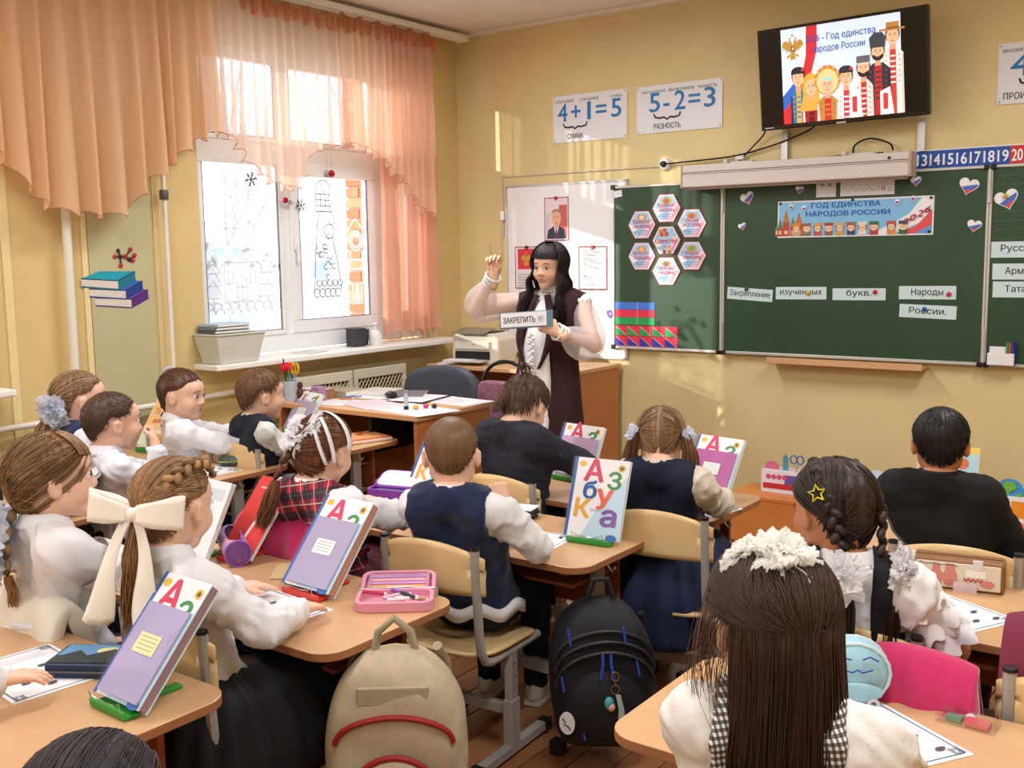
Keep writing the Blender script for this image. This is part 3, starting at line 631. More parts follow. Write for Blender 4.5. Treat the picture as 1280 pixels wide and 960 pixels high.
# ---- chalkboard
green=mat('chalkboard green','#2c4a33',.42,noise=.10,nscale=2.2,spec=.45); alu=mat('board aluminium','#cfd1cc',.35,metal=.35)
cb=thing('chalkboard','green three-panel chalkboard with aluminium frame','chalkboard',(0,0,0)); B0,B1,B2,B3=1.277,2.027,3.483,4.235; zb,zt=.946,1.946
for a,b in ((B0,B1),(B1,B2),(B2,B3)):
    pn=M().box(((a+b)/2,-.028,(zb+zt)/2),(b-a-.016,.022,zt-zb-.01),green).obj('board_panel',cb)
    mb=M(); cx=(a+b)/2
    mb.box((cx,-.031,zt),(b-a-.004,.03,.014),alu); mb.box((cx,-.031,zb),(b-a-.004,.03,.016),alu); mb.box((a+.007,-.031,(zb+zt)/2),(.012,.03,zt-zb),alu); mb.box((b-.007,-.031,(zb+zt)/2),(.012,.03,zt-zb),alu); mb.obj('frame',pn,bevel=.002)
for x in (B1,B2):
    for z0,z1 in ((zb+.01,zb+.18),(zt-.18,zt-.01)):
        M().tube([(x,-.052,z0),(x,-.052,z1)],.009,alu,n=10).obj('hinge',cb,smooth=True)
    for z in (zb-.002,zt-.002): mb=M(); mb.box((x-.016,-.05,z),(.024,.03,.026),blackp); mb.box((x+.016,-.05,z),(.024,.03,.026),blackp); mb.obj('corner_clip',cb,bevel=.004)
for z in (zb,zt): M().box((B0+.005,-.035,z),(.03,.035,.03),blackp).obj('corner_clip',cb,bevel=.004)
# faint ruled lines on the right wing
f=W(B2,1.9,-.0395)
for k in range(9): f.line([(.03,-k*.045),(.7,-k*.045)],.002,'#547a5c')
for k in range(12): f.line([(.06+k*.055,.02),(.06+k*.055,-.38)],.0015,'#47694f')
f.obj('ruled_line',cb)
yb=-.041
def hexagon(x,z,t1,t2,label,kind):
    R=.098; P=[(R*math.cos(R_(60*i)),R*math.sin(R_(60*i))*1.0) for i in range(6)]
    T=Matrix.Rotation(R_(90),4,'X')
    o=M().prism(P,0,.003,pm('#b6304a'),T=T).obj('hexagon_card'); o.location=(x,yb,z); tag(o,label,'card',group=None)
    f=Flat((0,-.003,0),(1,0,0),(0,0,1)); s=.95; f.poly([(a*s,b*s) for a,b in P],'#dfe6f2'); f.up(); f.poly([(a*s*.9,b*s*.9) for a,b in P],'#a9cdea'); f.up()
    f.poly([(-.03,-.076),(.03,-.076),(.085,.0),(.06,.045),(.03,-.02),(-.01,-.06)],'#f0d7e0'); f.poly([(-.085,0),(-.06,-.04),(-.03,-.03),(-.05,.0)],'#f1f4f8'); f.up(); f.poly([(.02,-.076),(.04,-.07),(.085,.0),(.075,.015),(.045,-.035)],'#e8a3b5'); f.up()
    for a,b in ((-.06,.025),(.06,.03),(-.05,-.05),(.055,-.02)): f.poly([(a-.008,b+.004),(a,b-.006),(a+.009,b+.008),(a,b+.0)],'#4a63b8')
    if kind=='mid':
        for a,b,c in ((-.028,.055,'#d9854c'),(.0,.06,'#c66a3a'),(-.02,.035,'#d04a2e'),(.012,.036,'#c85a38')): f.circ(a-.01,b,.014,c)
        f.up()
        for a,c in ((-.012,'#6d4a34'),(.022,'#b07a4a')): f.circ(a,-.045,.012,c); f.up(); f.circ(a,-.047,.009,'#eec3a0'); f.rect(a-.012,-.083,a+.012,-.06,c); f.up()
        f.text(t1,0,-.016,.020,'#c8344a',w=.15,bold=.03)
    else:
        f.circ(0,.045,.034,'#c89b5a',.018); f.up(); f.circ(0,.044,.017,kind,.014); f.up()
        f.text(t1,0,.008,.019,'#c8344a',w=min(.11,.018*len(t1)),bold=.03); f.text(t2,0,-.020,.019,'#c8344a',w=min(.12,.016*len(t2)+.01),bold=.03)
        for k in range(3): f.rect(-.045+.01*k,-.040-.012*k,.045-.012*k,-.036-.012*k,'#5b86c4')
    f.obj('print',o); return o
for a in [(1.657,1.805,'ЕДИНЫЕ','ЗАКОНЫ','top hexagon card reading ЕДИНЫЕ ЗАКОНЫ','#c2782a'),(1.487,1.71,'ВЗАИМНОЕ','УВАЖЕНИЕ','upper left hexagon card reading ВЗАИМНОЕ УВАЖЕНИЕ','#e8d9c0'),(1.827,1.71,'ОБЩАЯ','ИСТОРИЯ','upper right hexagon card reading ОБЩАЯ ИСТОРИЯ','#b9583a'),
 (1.657,1.612,'ЕДИНСТВО','','central hexagon card reading ЕДИНСТВО with small children','mid'),(1.487,1.517,'ВЕРНОСТЬ','ТРАДИЦИЯМ','lower left hexagon card reading ВЕРНОСТЬ ТРАДИЦИЯМ','#f0b890'),(1.827,1.517,'ОБЩАЯ','ТЕРРИТОРИЯ','lower right hexagon card reading ОБЩАЯ ТЕРРИТОРИЯ','#7fae4a'),(1.657,1.425,'ЛЮБОВЬ','К РОДИНЕ','bottom hexagon card reading ЛЮБОВЬ К РОДИНЕ','#7a6a58')]: hexagon(*a)
def flagheart(x,z,s,rot,label,pinned=False):
    pts=[]
    for i in range(36):
        t=2*math.pi*i/36; pts.append((16*math.sin(t)**3/17*s,(13*math.cos(t)-5*math.cos(2*t)-2*math.cos(3*t)-math.cos(4*t)+2)/17*s))
    T=Matrix.Rotation(R_(90),4,'X'); o=M().prism(pts,0,.002,pm('#eef1f7'),T=T).obj('paper_heart'); o.location=(x,yb,z); o.rotation_euler=(0,rot,0); tag(o,label,'heart')
    f=Flat((0,-.002,0),(1,0,0),(0,0,1)); 
    def clipband(v0,v1,k,col):
        inn=[(a*.9,b*.9) for a,b in pts]; out=[]
        def g(p): return p[1]-k*p[0]
        for lo,sg in ((v0,1),(v1,-1)):
            src=inn if sg==1 else out; res=[]
            for i in range(len(src)):
                a,b=src[i],src[(i+1)%len(src)]; ga,gb=(g(a)-lo)*sg,(g(b)-lo)*sg
                if ga>=0: res.append(a)
                if ga*gb<0: t=ga/(ga-gb); res.append((a[0]+(b[0]-a[0])*t,a[1]+(b[1]-a[1])*t))
            out=res
            if not out: return
        f.poly(out,col)
    clipband(-.30*s,.12*s,.35,'#4a6fc4'); clipband(-1.2*s,-.30*s,.35,'#d9505e'); f.obj('print',o)
    if pinned: m_=M().ell((0,-.012,s*.35),(.012,.008,.012),mat('magnet yellow','#d9b02c',.35)).obj('magnet_dot',o,smooth=True)
for a in [(2.18,1.84,.044,-.35,'flag heart at the top left of the middle panel, below the screen case'),(2.15,1.68,.026,-.3,'small flag heart low on the left of the middle panel'),(2.49,1.875,.026,.1,'small flag heart half hidden right under the projector screen case'),(3.12,1.89,.030,-.1,'small flag heart right of the handwritten strip'),(3.38,1.85,.052,.25,'large flag heart near the top right of the middle panel'),(3.415,1.65,.038,.15,'flag heart at the right edge of the middle panel, below the large one'),(3.565,1.775,.060,-.3,'large flag heart with a yellow magnet over the right hinge',True)]: flagheart(*a)
def banner(f,a,b):
    f.frame(-a,-b,a,b,.006,'#f4f4f8'); f.up(); f.rect(-a+.008,-b+.008,a-.008,b-.008,'#86c4ee'); f.up()
    f.poly([(.22,-b+.008),(a-.008,-.01),(a-.008,b-.008),(a-.06,b-.008),(.30,.01),(.10,-b+.008)],'#f3f3f7'); f.up(); f.poly([(.24,-b+.008),(a-.008,-b+.008),(a-.008,.03),(.34,-.05)],'#e0565c'); f.poly([(a-.10,-b+.008),(a-.008,-b+.008),(a-.008,-.05)],'#5aa0e0'); f.up()
    # red brick kremlin-like towers
    for u,w,h in ((-.41,.03,.09),(-.375,.04,.14),(-.335,.03,.10),(-.30,.045,.12),(-.43,.02,.06)):
        f.rect(u-w/2,-b+.008,u+w/2,-b+.008+h*.55,'#b5523c'); f.poly([(u-w/2,-b+.008+h*.55),(u+w/2,-b+.008+h*.55),(u,-b+.02+h)],'#4f8f6a' if w<.035 else '#c27a3a')
        f.up(); f.rect(u-w/4,-b+.02,u+w/4,-b+.04,'#e8c9a0')
    f.text('ГОД ЕДИНСТВА',-.04,b-.042,.026,'#2f5fae',w=.38,bold=.03); f.text('НАРОДОВ РОССИИ',-.03,b-.088,.026,'#2f5fae',w=.46,bold=.03)
    cols=['#b5483c','#e0903c','#3f6f45','#cfae86','#8a7466','#c4584c','#9c6a4c','#d8a24c','#34506a','#e6e0d4']
    for k,c in enumerate(cols):
        u=-.315+.062*k+(.03 if k>7 else 0); f.rect(u-.022,-b+.008,u+.022,-b+.035,cols[(k+3)%10]); f.up(); f.circ(u,-b+.052,.024,c); f.up(); f.circ(u,-b+.047,.018,'#f3cfae'); f.rect(u-.024,-b+.06,u+.024,-b+.078,cols[(k*3+1)%10]); f.up(); f.circ(u-.007,-b+.046,.003,'#3a2a22'); f.circ(u+.007,-b+.046,.003,'#3a2a22')
    f.up()
    for k,ch in enumerate('2026'): f.text(ch,.285+.037*k,-.045+.020*k,.034,'#a83a3f',w=.032,bold=.03,shear=.3)
    for u,v in ((-.345,.07),(-.27,.06),(.24,.075),(.32,.09)): f.circ(u,v,.014,'#f3f5fa'); f.up(); f.rect(u-.01,v-.004,u+.01,v+.003,'#3f62b8'); f.rect(u-.008,v-.01,u+.008,v-.004,'#d9505e')
bn=panel('banner_poster','long colourful banner reading ГОД ЕДИНСТВА НАРОДОВ РОССИИ 2026 on the middle board panel','banner',2.365,1.612,3.215,1.815,banner,'#f4f4f8',y=yb)
for u,v in ((-.41,.09),(.41,.09),(-.0,.095),(.405,-.085)): M().ell((u,-.004,v),(.008,.006,.008),blackp,n=8,m=5).obj('magnet_dot',bn,smooth=True)
def hand1(f,a,b):
    f.line([(-a+.01+.012*k,-.005+.014*math.sin(k*1.7)) for k in range(18)],.003,'#9aa0ac'); f.text('я',.085,-.018,.03,'#3c3f48'); f.text('с',.12,-.02,.02,'#70757f')
panel('paper_strip','white handwritten paper strip above the banner','paper',2.72,1.83,3.01,1.912,hand1,'#e9ebee',y=yb)
panel('paper_strip','short white paper under the screen case, left of the handwritten strip','paper',2.585,1.83,2.695,1.912,lambda f,a,b:(f.rect(-.03,.02,-.01,.035,'#9aa0ac'),f.rect(.01,.015,.03,.035,'#9aa0ac')),'#e3e7ea',y=yb)
serif='#33404a'
def card(t,x0,z0,x1,z1,rot,label,mag=None):
    o=panel('word_card',label,'card',x0,z0,x1,z1,lambda f,a,b:f.text(t,0 if x1<3.4 else .0,-.012 if not any(c in t for c in 'у') else -.008,.033,'#2a3038',w=min(2*a-.03,.027*len(t)),bold=.012),'#cfe6ea',y=yb,rot=rot)
    if mag: M().ell((mag[0],-.006,mag[1]),(.013,.010,.013),mat('magnet '+mag[2],mag[2],.35),n=12,m=8).obj('magnet_dot',o,smooth=True)
card('Закрепление',2.06,1.255,2.34,1.325,.06,'word card Закрепление, leftmost of the bottom line',(-.02,.03,'#4a4f55'))
card('изученных',2.36,1.265,2.655,1.335,-.01,'word card изученных with a yellow magnet',(.045,-.0,'#d9b02c'))
card('букв.',2.69,1.265,2.98,1.33,-.01,'word card букв. with a red magnet',(.09,.012,'#c9263f'))
card('Народы',3.05,1.275,3.34,1.345,-.01,'word card Народы with a pink magnet',(.11,-.008,'#d22f6a'))
card('России.',3.055,1.175,3.345,1.245,.03,'word card России. with a blue magnet',(-.015,.012,'#2456b8'))
card('Русские',3.50,1.49,3.78,1.57,0,'word card starting Русс, topmost on the right board wing')
card('Армяне',3.51,1.38,3.79,1.46,0,'word card starting Армя, middle one on the right board wing')
card('Татары',3.515,1.29,3.79,1.37,0,'word card starting Тата, lowest on the right board wing')
# coloured strips and number houses
for c,z0,z1,lb in (('#4a7fe0',1.185,1.233,'blue paper strip, top of the three on the green board'),('#e8375a',1.137,1.185,'red paper strip between the blue and green ones'),('#2aa85e',1.09,1.137,'green paper strip below the red one')): panel('colour_strip',lb,'paper strip',1.292,z0+.001,1.575,z1-.001,lambda f,a,b:f.rect(.02,-b,.022,b,'#dfe3ea'),c,y=yb)
t=thing('number_tiles','row of red, green and blue triangle tiles along the bottom of the green board','tiles',(1.292,yb,.955))
for r in range(2):
    for k in range(5):
        o=M().box((.0435,.0015,.032),(.086,.003,.062),pm('#e8375a')).obj('tile',t); o.location=(k*.0885,0,(1-r)*.066)
        f=Flat((0,0,0),(1,0,0),(0,0,1)); f.poly([(.003,.003),(.084,.003),(.003,.06)],'#2aa85e' if r==0 else '#2f3fae'); f.up(); f.line([(.002,.061),(.085,.002)],.003,'#d8c9b8'); f.obj('triangle',o)
o=panel('torn_label','small torn paper label at the top left corner of the green board','label',1.29,1.885,1.345,1.925,lambda f,a,b:(f.line([(-.015,.005),(-.005,.01),(0,-.004),(.012,.004)],.002,'#6a6f9a')),'#dfe3ee',y=yb-.002,rot=-.15)
# pen holder on the right wing
t=thing('pen_holder','white magnetic pen holder with coloured markers at the right edge of the board','pen holder',(3.575,yb,.95)); wp=mat('white plastic','#eceef2',.35)
mb=M(); mb.box((0,-.004,.045),(.125,.006,.09),wp); mb.box((0,-.05,.03),(.125,.005,.06),wp); mb.box((-.06,-.027,.03),(.005,.05,.06),wp); mb.box((.06,-.027,.03),(.005,.05,.06),wp); mb.box((0,-.027,.003),(.125,.05,.006),wp); mb.box((.015,-.027,.03),(.004,.045,.06),wp); mb.obj('tray',t,bevel=.002)
for i,c in enumerate(('#3aa34a','#d84a22','#1d4fae','#1b2a6a')):
    o=M().tube([(0,0,0),(0,0,.095)],.0065,pm(c,.3),n=8).obj('marker',smooth=True,loc=(3.60+.013*i,yb-.025,.957)); tag(o,{'#3aa34a':'green','#d84a22':'orange','#1d4fae':'blue','#1b2a6a':'navy'}[c]+' marker standing in the white pen holder','marker',group='markers in the board holder'); M().tube([(0,0,.095),(0,0,.108)],.005,pm(c,.3),n=8).obj('cap',o)
# chalk shelf
cs_=M(); wd_=wave_mat('chalk shelf wood','#c99a6c','#dcb083',6,(.2,1,1),rough=.5); cs_.box((2.77,-.06,.912),(.86,.10,.016),wd_); cs_.box((2.77,-.11,.918),(.86,.012,.035),wd_); tag(cs_.obj('chalk_shelf',bevel=.002),'narrow wooden chalk shelf under the green board','shelf')
# number strip
ns=M().box((3.35,-.006,1.997),(.60,.006,.108),pm('#e8eef6')).obj('number_strip'); tag(ns,'blue number strip 12 to 20 above the chalkboard','number strip')
for i in range(12,21):
    x=3.597-(20-i)*.0655; o=M().box((0,0,0),(.0635,.004,.094),pm('#c93236' if i==20 else '#2353ab')).obj('number_card',ns); o.location=(x,-.0105,1.998); Flat((0,-.002,0),(1,0,0),(0,0,1)).text(str(i),0,-.027,.058,'#f4f6fa',w=.05,bold=.025).obj('numeral',o)
# projector screen case
gw=mat('screen case enamel','#d6d0cb',.45); t=thing('projector_screen','long white roll-up projector screen case above the board','projector screen',(2.475,-.13,1.975))
mb=M(); mb.box((0,0,0),(1.29,.10,.125),gw); mb.obj('case',t,bevel=.008); M().box((0,-.002,-.068),(1.26,.035,.014),mat('screen bar','#b9a59c',.5)).obj('bottom_bar',t,bevel=.003)
M().box((0,-.0515,.022),(1.285,.002,.004),mat('case seam','#6f6863',.6)).obj('seam',t); M().box((0,-.0515,.012),(1.285,.002,.002),MC['case seam']).obj('seam',t)
for s in (-1,1): M().box((s*.650,0,0),(.012,.106,.130),mat('case end cap','#bfa896',.5)).obj('end_cap',t,bevel=.003)
M().ell((.545,-.052,.035),(.008,.004,.008),blackp,n=10,m=6).obj('screw',t)
for x in (-.31,.37): mb=M(); mb.box((x,.03,.068),(.16,.07,.012),gw); mb.box((x-.07,-.005,.075),(.02,.06,.02),gw); mb.obj('bracket',t)
# TV
tv=thing('television','black wall mounted television showing the unity slide, tilted down','television',(2.755,-.17,2.475)); tv.rotation_euler=(R_(7),R_(-0.8),0)
gb=mat('glossy black bezel','#08080a',.12,spec=.6); M().box((0,0,0),(.90,.045,.535),gb).obj('body',tv,bevel=.006); 
sc=M().box((0,-.0235,.004),(.872,.002,.502),mat('dark screen','#050507',.15)).obj('screen',tv)
def em(col,rough=.3): return mat('screen '+col,col,.3,emit=.75)
f=Flat((0,-.0248,.004),(1,0,0),(0,0,1)); f.fin=em; f.h=.0003
u0,u1=-.315,.315; H2=.247
f.rect(u0,-H2,u1,H2,'#cfe0f4'); f.up()
f.poly([(-.10,H2),(-.175,H2),(-.19,.08),(-.23,-.02),(u0,-.14),(u0,-.05),(-.25,.04)],'#eef2f8'); f.up(); 
f.poly([(-.175,H2),(-.115,H2),(-.12,.12),(-.17,-.05),(u0,-H2),(u0,-.19),(-.22,-.06),(-.18,.10)],'#c8282e'); f.poly([(u0,-.19),(-.22,-.06),(-.18,.10),(-.2,.02),(u0,-.10)],'#2e5fc0'); f.up(); f.rect(u0,-H2,u0+.10,-.17,'#c8282e'); f.up()
eagle(f,-.25,.14,.085,'#b08a2e','#a01f1f'); f.up()
f.text('2026 - Год единства',.005,.165,.034,'#1d3f8f',w=.37,bold=.014); f.text('народов России',-.005,.108,.034,'#1d3f8f',w=.28,bold=.014); f.up()
def fig(u,top,w,coat,trim,hat,hk,face='#e6b48f',beard=0,hair='#2a201c'):
    hw=w; b=-H2; q=1.35; t=lambda d: top-d*q
    f.poly([(u-hw,b),(u-hw*.95,t(.115)),(u-hw*.4,t(.09)),(u+hw*.4,t(.09)),(u+hw*.95,t(.115)),(u+hw,b)],coat)
    f.poly([(u-hw*.3,b),(u-hw*.28,t(.09)),(u+hw*.28,t(.09)),(u+hw*.3,b)],trim)
    for k in range(6): 
        vv=t(.12)-.026*k
        if vv>b+.01: f.rect(u-hw*.22,vv-.008,u+hw*.22,vv,coat); f.circ(u-hw*.6,vv,.004,trim,n=8); f.circ(u+hw*.6,vv,.004,trim,n=8)
    f.poly([(u-hw,b),(u-hw*.95,t(.118)),(u-hw*.8,t(.118)),(u-hw*.72,b)],'#2b2b33' if coat[1]<'8' else '#c9c2bc'); f.poly([(u+hw,b),(u+hw*.95,t(.118)),(u+hw*.8,t(.118)),(u+hw*.72,b)],'#2b2b33' if coat[1]<'8' else '#c9c2bc')
    if hk=='scarf': f.circ(u,t(.045),.036*q,hat,.05*q); f.poly([(u-.03*q,t(.07)),(u+.03*q,t(.07)),(u+.045*q,t(.14)),(u-.045*q,t(.14))],hat)
    if hk=='kok': f.circ(u,t(.03),.052*q,hat,.058*q); f.circ(u,t(.035),.043*q,'#e9c98c',.048*q); [f.circ(u+.047*q*math.cos(k*.5),t(.03)+.052*q*math.sin(k*.5),.004,'#f4e6c0',n=8) for k in range(7)]
    if hk in ('hat','wide','fur','cap','tube'): f.circ(u,t(.045),.027*q,hair,.034*q)
    f.rect(u-.011*q,t(.10),u+.011*q,t(.07),'#d39d78'); f.circ(u,t(.05),.023*q,face,.032*q)
    if beard: f.circ(u,t(.060),.0225*q,hair,.022*q,a0=180,a1=360); f.circ(u,t(.058),.014*q,face,.008*q)
    for s_ in (-1,1): f.rect(u+s_*.009*q-.0035*q,t(.0475),u+s_*.009*q+.0035*q,t(.0445),'#2e1e18'); f.rect(u+s_*.009*q-.005*q,t(.041),u+s_*.009*q+.005*q,t(.0395),'#4a3428')
    f.poly([(u-.002,t(.047)),(u+.001,t(.047)),(u+.004,t(.060)),(u-.003,t(.060))],'#cf9470'); f.rect(u-.006*q,t(.069),u+.006*q,t(.066),'#a3423c')
    if hk=='cap': f.circ(u,t(.024),.028*q,hat,.018*q,a0=0,a1=180); f.rect(u-.028*q,t(.034),u+.028*q,t(.022),hat); f.circ(u+.02*q,t(.02),.008,'#c8363a')
    if hk=='tube': f.rect(u-.026*q,t(.034),u+.026*q,t(.002),hat); f.rect(u-.026*q,t(.034),u+.026*q,t(.028),'#c9c3b8')
    if hk=='fur': f.poly([(u-.028*q,t(.034)),(u-.032*q,t(-.004)),(u-.012*q,t(-.022)),(u+.018*q,t(-.020)),(u+.031*q,t(0)),(u+.028*q,t(.034))],hat)
    if hk=='wide': f.rect(u-.050*q,t(.030),u+.045*q,t(.022),hat); f.rect(u-.024*q,t(.023),u+.024*q,t(.0),hat); f.rect(u-.024*q,t(.024),u+.024*q,t(.019),'#7a4a22')
    if hk=='kok': f.poly([(u-.022*q,t(.032)),(u,t(.014)),(u+.022*q,t(.032))],'#8fd0e0')
fig(.275,.205,.055,'#e9e2dc','#c03a36','#b07a3a','wide'); fig(.20,.135,.065,'#27323c','#b3262a','#3b4046','fur',beard=1); fig(.125,.062,.05,'#d8d2cc','#b5302c','#5b5f63','tube',beard=1)
fig(-.225,.055,.045,'#2f6f9c','#c9a23a','#20242c','cap'); fig(-.155,-.0,.05,'#9c2228','#5a1418','#dca23e','scarf'); fig(.035,.03,.055,'#e6e6ea','#c8363a','#2b2b33','cap'); fig(-.065,.0,.06,'#b3803a','#c02c2c','#c9803c','kok')
for u in (.08,.24): f.poly([(u-.03,-H2),(u-.03,-.13),(u+.02,-.11),(u+.04,-H2)],'#efe9ea'); f.up(); f.rect(u-.015,-.22,u+.01,-.14,'#c8363a'); f.up()
f.obj('slide_image',sc)
M().box((-.40,-.0235,-.255),(.05,.003,.006),mat('tv label','#c9ccd2',.4)).obj('energy_label',tv); M().box((0,-.024,-.262),(.05,.012,.010),metal).obj('logo_plate',tv,bevel=.002)
mb=M(); mb.box((-.30,.09,0),(.04,.12,.40),metal); mb.box((.30,.09,0),(.04,.12,.40),metal); mb.obj('wall_mount',tv)
for x,lb in ((2.395,'grey metal bracket strip under the left of the television'),(3.14,'grey metal bracket strip under the right of the television')):
    t=M().box((x,-.02,2.13),(.028,.02,.17),metal).obj('mounting_rail'); tag(t,lb,'bracket'); M().box((x-.02,-.016,2.12),(.014,.012,.15),alu).obj('rail_edge',t)
cab=mat('black cable','#141416',.5)
def cable(pts,r,label,mt=cab,name='cable'):
    P=[Vector(p) for p in pts]; Q=[]
    for i in range(len(P)-1):
        p0=P[max(i-1,0)];p1=P[i];p2=P[i+1];p3=P[min(i+2,len(P)-1)]
        for k in range(6): t=k/6; Q.append(.5*((2*p1)+(-p0+p2)*t+(2*p0-5*p1+4*p2-p3)*t*t+(-p0+3*p1-3*p2+p3)*t**3))
    Q.append(P[-1]); o=M().tube(Q,r,mt,n=6).obj(name,smooth=True); return tag(o,label,'cable')
cable([(1.63,-.03,2.07),(1.8,-.03,2.075),(2.1,-.03,2.09),(2.35,-.03,2.14),(2.55,-.06,2.2),(2.62,-.13,2.235)],.005,'black cable sagging from the wall socket up to the television')
cable([(2.12,-.03,2.06),(2.2,-.03,2.13),(2.28,-.05,2.2),(2.32,-.13,2.25)],.0045,'short black cable dropping from the left of the television to the screen case')
cable([(2.78,-.02,2.04),(2.79,-.03,2.1),(2.87,-.03,2.13),(2.97,-.03,2.10),(3.0,-.05,2.06)],.005,'black cable looping over the top of the screen case')
cable([(2.62,-.05,2.042),(2.75,-.05,2.05),(2.95,-.05,2.05)],.004,'thin black cable lying along the top of the screen case')
so_=thing('wall_socket','round wall socket with a black plug above the green board','socket',(1.63,0,2.07)); T=Matrix.Rotation(R_(90),3,'X')
M().lathe([(0,.03),(.03,.03),(.036,.02),(.036,0)],(0,0,0),wp,T=T).obj('socket_body',so_,smooth=True); M().lathe([(0,.055),(.016,.052),(.02,.03),(.02,.02)],(0,0,0),cab,T=T).obj('plug',so_,smooth=True)
o=M().box((2.13,-.035,2.075),(.05,.03,.02),metal).obj('junction_clip'); tag(o,'small grey clip holding the black cable over the screen case','clip')
cd_=M(); gc=mat('grey conduit','#cfc6b4',.5); cd_.box((1.0,-.006,2.062),(1.23,.01,.009),gc); cd_.box((.39,-.006,1.86),(.009,.01,.41),gc); o=cd_.obj('cable_conduit'); tag(o,'thin cable conduit running from the socket left and down beside the whiteboard','conduit')
M().box((.40,-.015,1.80),(.03,.03,.06),wp).obj('switch_box',o,bevel=.003); M().tube([(.385,-.012,1.78),(.375,-.012,1.65),(.38,-.012,1.5)],.003,gc,n=6).obj('thin_wire',o)
# low bench with paper organizers
oran=wave_mat('orange bench wood','#c9773a','#dd9450',4,(.2,1,1),rough=.4)
bn=thing('low_bench','low orange wooden bench along the front wall','bench',(3.35,-.55,0)); M().box((0,0,.25),(1.95,.30,.022),oran).obj('top',bn,bevel=.003); M().box((0,-.14,.125),(1.93,.016,.228),oran).obj('front_panel',bn)
for x in (-.95,.95): M().box((x,0,.12),(.02,.27,.238),oran).obj('side_panel',bn)
def organizer(x,y,label,draw,z=.262,w=.22):
    o=M().box((0,0,.06),(w,.09,.12),pm('#e9e6ee')).obj('paper_organizer',loc=(x,y,z)); tag(o,label,'organizer',group='pencil organizers on the low bench'); f=Flat((0,-.0455,0),(1,0,0),(0,0,1)); draw(f); f.obj('print',o); return o
def upright(o,name,pts,y,mt,th=.004): return M().prism(pts,0,th,mt,T=Matrix.Translation((0,y,0))@Matrix.Rotation(R_(90),4,'X')).obj(name,o)
def ell2(cx,cy,rx,ry,n=16): return [(cx+rx*math.cos(2*math.pi*i/n),cy+ry*math.sin(2*math.pi*i/n)) for i in range(n)]
def d1(f): f.rect(-.10,.02,.10,.05,'#c8323c'); f.rect(.02,.05,.10,.10,'#6b57a8'); f.up(); [f.circ(-.07+.03*k,.085,.014,'#d4567a') for k in range(4)]
o=organizer(2.62,-.52,'paper organizer with pink flowers, leftmost on the low bench',d1); upright(o,'flower_cutout',ell2(-.06,.13,.04,.035),-.02,pm('#dc6f94')); upright(o,'pencil_cutout',[(.0,.08),(.03,.08),(.03,.19),(.015,.21),(0,.19)],-.02,pm('#4f9aa8'))
sc_=M(); bl=pm('#3a66b8',.4); 
for s in (-1,1): sc_.tube([(s*.018+.018*math.cos(R_(a)),0,.185+.022*math.sin(R_(a))) for a in range(0,361,30)],.004,bl,n=6); sc_.tube([(s*.012,0,.17),(-s*.008,0,.11)],.004,metal,n=5)
oo=sc_.obj('scissors',loc=(2.70,-.55,.262)); tag(oo,'blue handled scissors standing in the bench organizer','scissors')
def d2(f): [f.rect(-.09,.012+.03*k,.05,.030+.03*k,c) for k,c in enumerate(('#e9e2ee','#b13a78','#e9e2ee'))]; f.up(); f.rect(.06,0,.075,.12,'#c92a36'); f.rect(-.10,.0,-.09,.12,'#5a4a9c')
o=organizer(2.86,-.52,'paper organizer with a football and stacked book pictures',d2); upright(o,'football_cutout',ell2(-.02,.15,.045,.045),-.02,pm('#eceaf4'))
for a in range(5): upright(o,'football_patch',ell2(-.02+.03*math.cos(a*1.257+.3),.15+.03*math.sin(a*1.257+.3),.010,.010,6),-.0245,pm('#2a2a38'))
def d3(f): f.rect(-.09,.0,.09,.10,'#f0efe8'); f.up(); f.circ(0,.05,.05,'#8a78c8'); f.up(); f.circ(0.01,.05,.035,'#eef0f4'); f.up(); f.poly([(-.02,.04),(.02,.10),(.05,.07),(.02,.02)],'#7cb84a')
o=organizer(3.09,-.52,'paper organizer with a green and violet emblem and orange glue picture',d3); upright(o,'glue_cutout',[(-.10,0),(-.06,0),(-.06,.11),(-.07,.125),(-.075,.16),(-.085,.16),(-.09,.125),(-.10,.11)],-.048,pm('#e8902c')); upright(o,'backpack_cutout',ell2(.02,.12,.05,.055),-.01,pm('#c9d8ea'))
def d4(f): f.rect(-.09,.0,.09,.10,'#eaf0f6'); f.up(); f.text('МЕСТА',0,.07,.022,'#3a4450',w=.13); f.text('не трогай',0,.035,.014,'#5a6a7a',w=.13)
organizer(3.36,-.50,'white sign card on the low bench reading МЕСТА',d4)
def d5(f): f.rect(-.11,.0,.11,.11,'#dfe6f0'); f.up(); f.rect(-.02,.02,.1,.1,'#e0902c')
def d6(f): f.rect(-.11,.0,.11,.11,'#e8e2f0'); f.up(); f.rect(-.10,.02,.0,.1,'#e6842c'); f.rect(.02,.02,.1,.1,'#5f45a8')
# more bench organizers at the right
o=organizer(3.76,-.50,'paper organizer with a globe cutout at the right end of the bench',d5); upright(o,'globe_cutout',ell2(-.03,.14,.062,.062,22),-.03,pm('#3f8fd0'))
upright(o,'globe_land',[(-.07,.15),(-.05,.19),(-.01,.185),(0,.16),(-.03,.14),(-.04,.11),(-.06,.12)],-.0345,pm('#6fb544')); upright(o,'globe_land',[(-.01,.10),(.02,.12),(.025,.14),(.0,.13),(-.02,.115)],-.0345,pm('#6fb544'))
organizer(4.02,-.50,'orange and violet paper organizer, far right on the bench',d6)
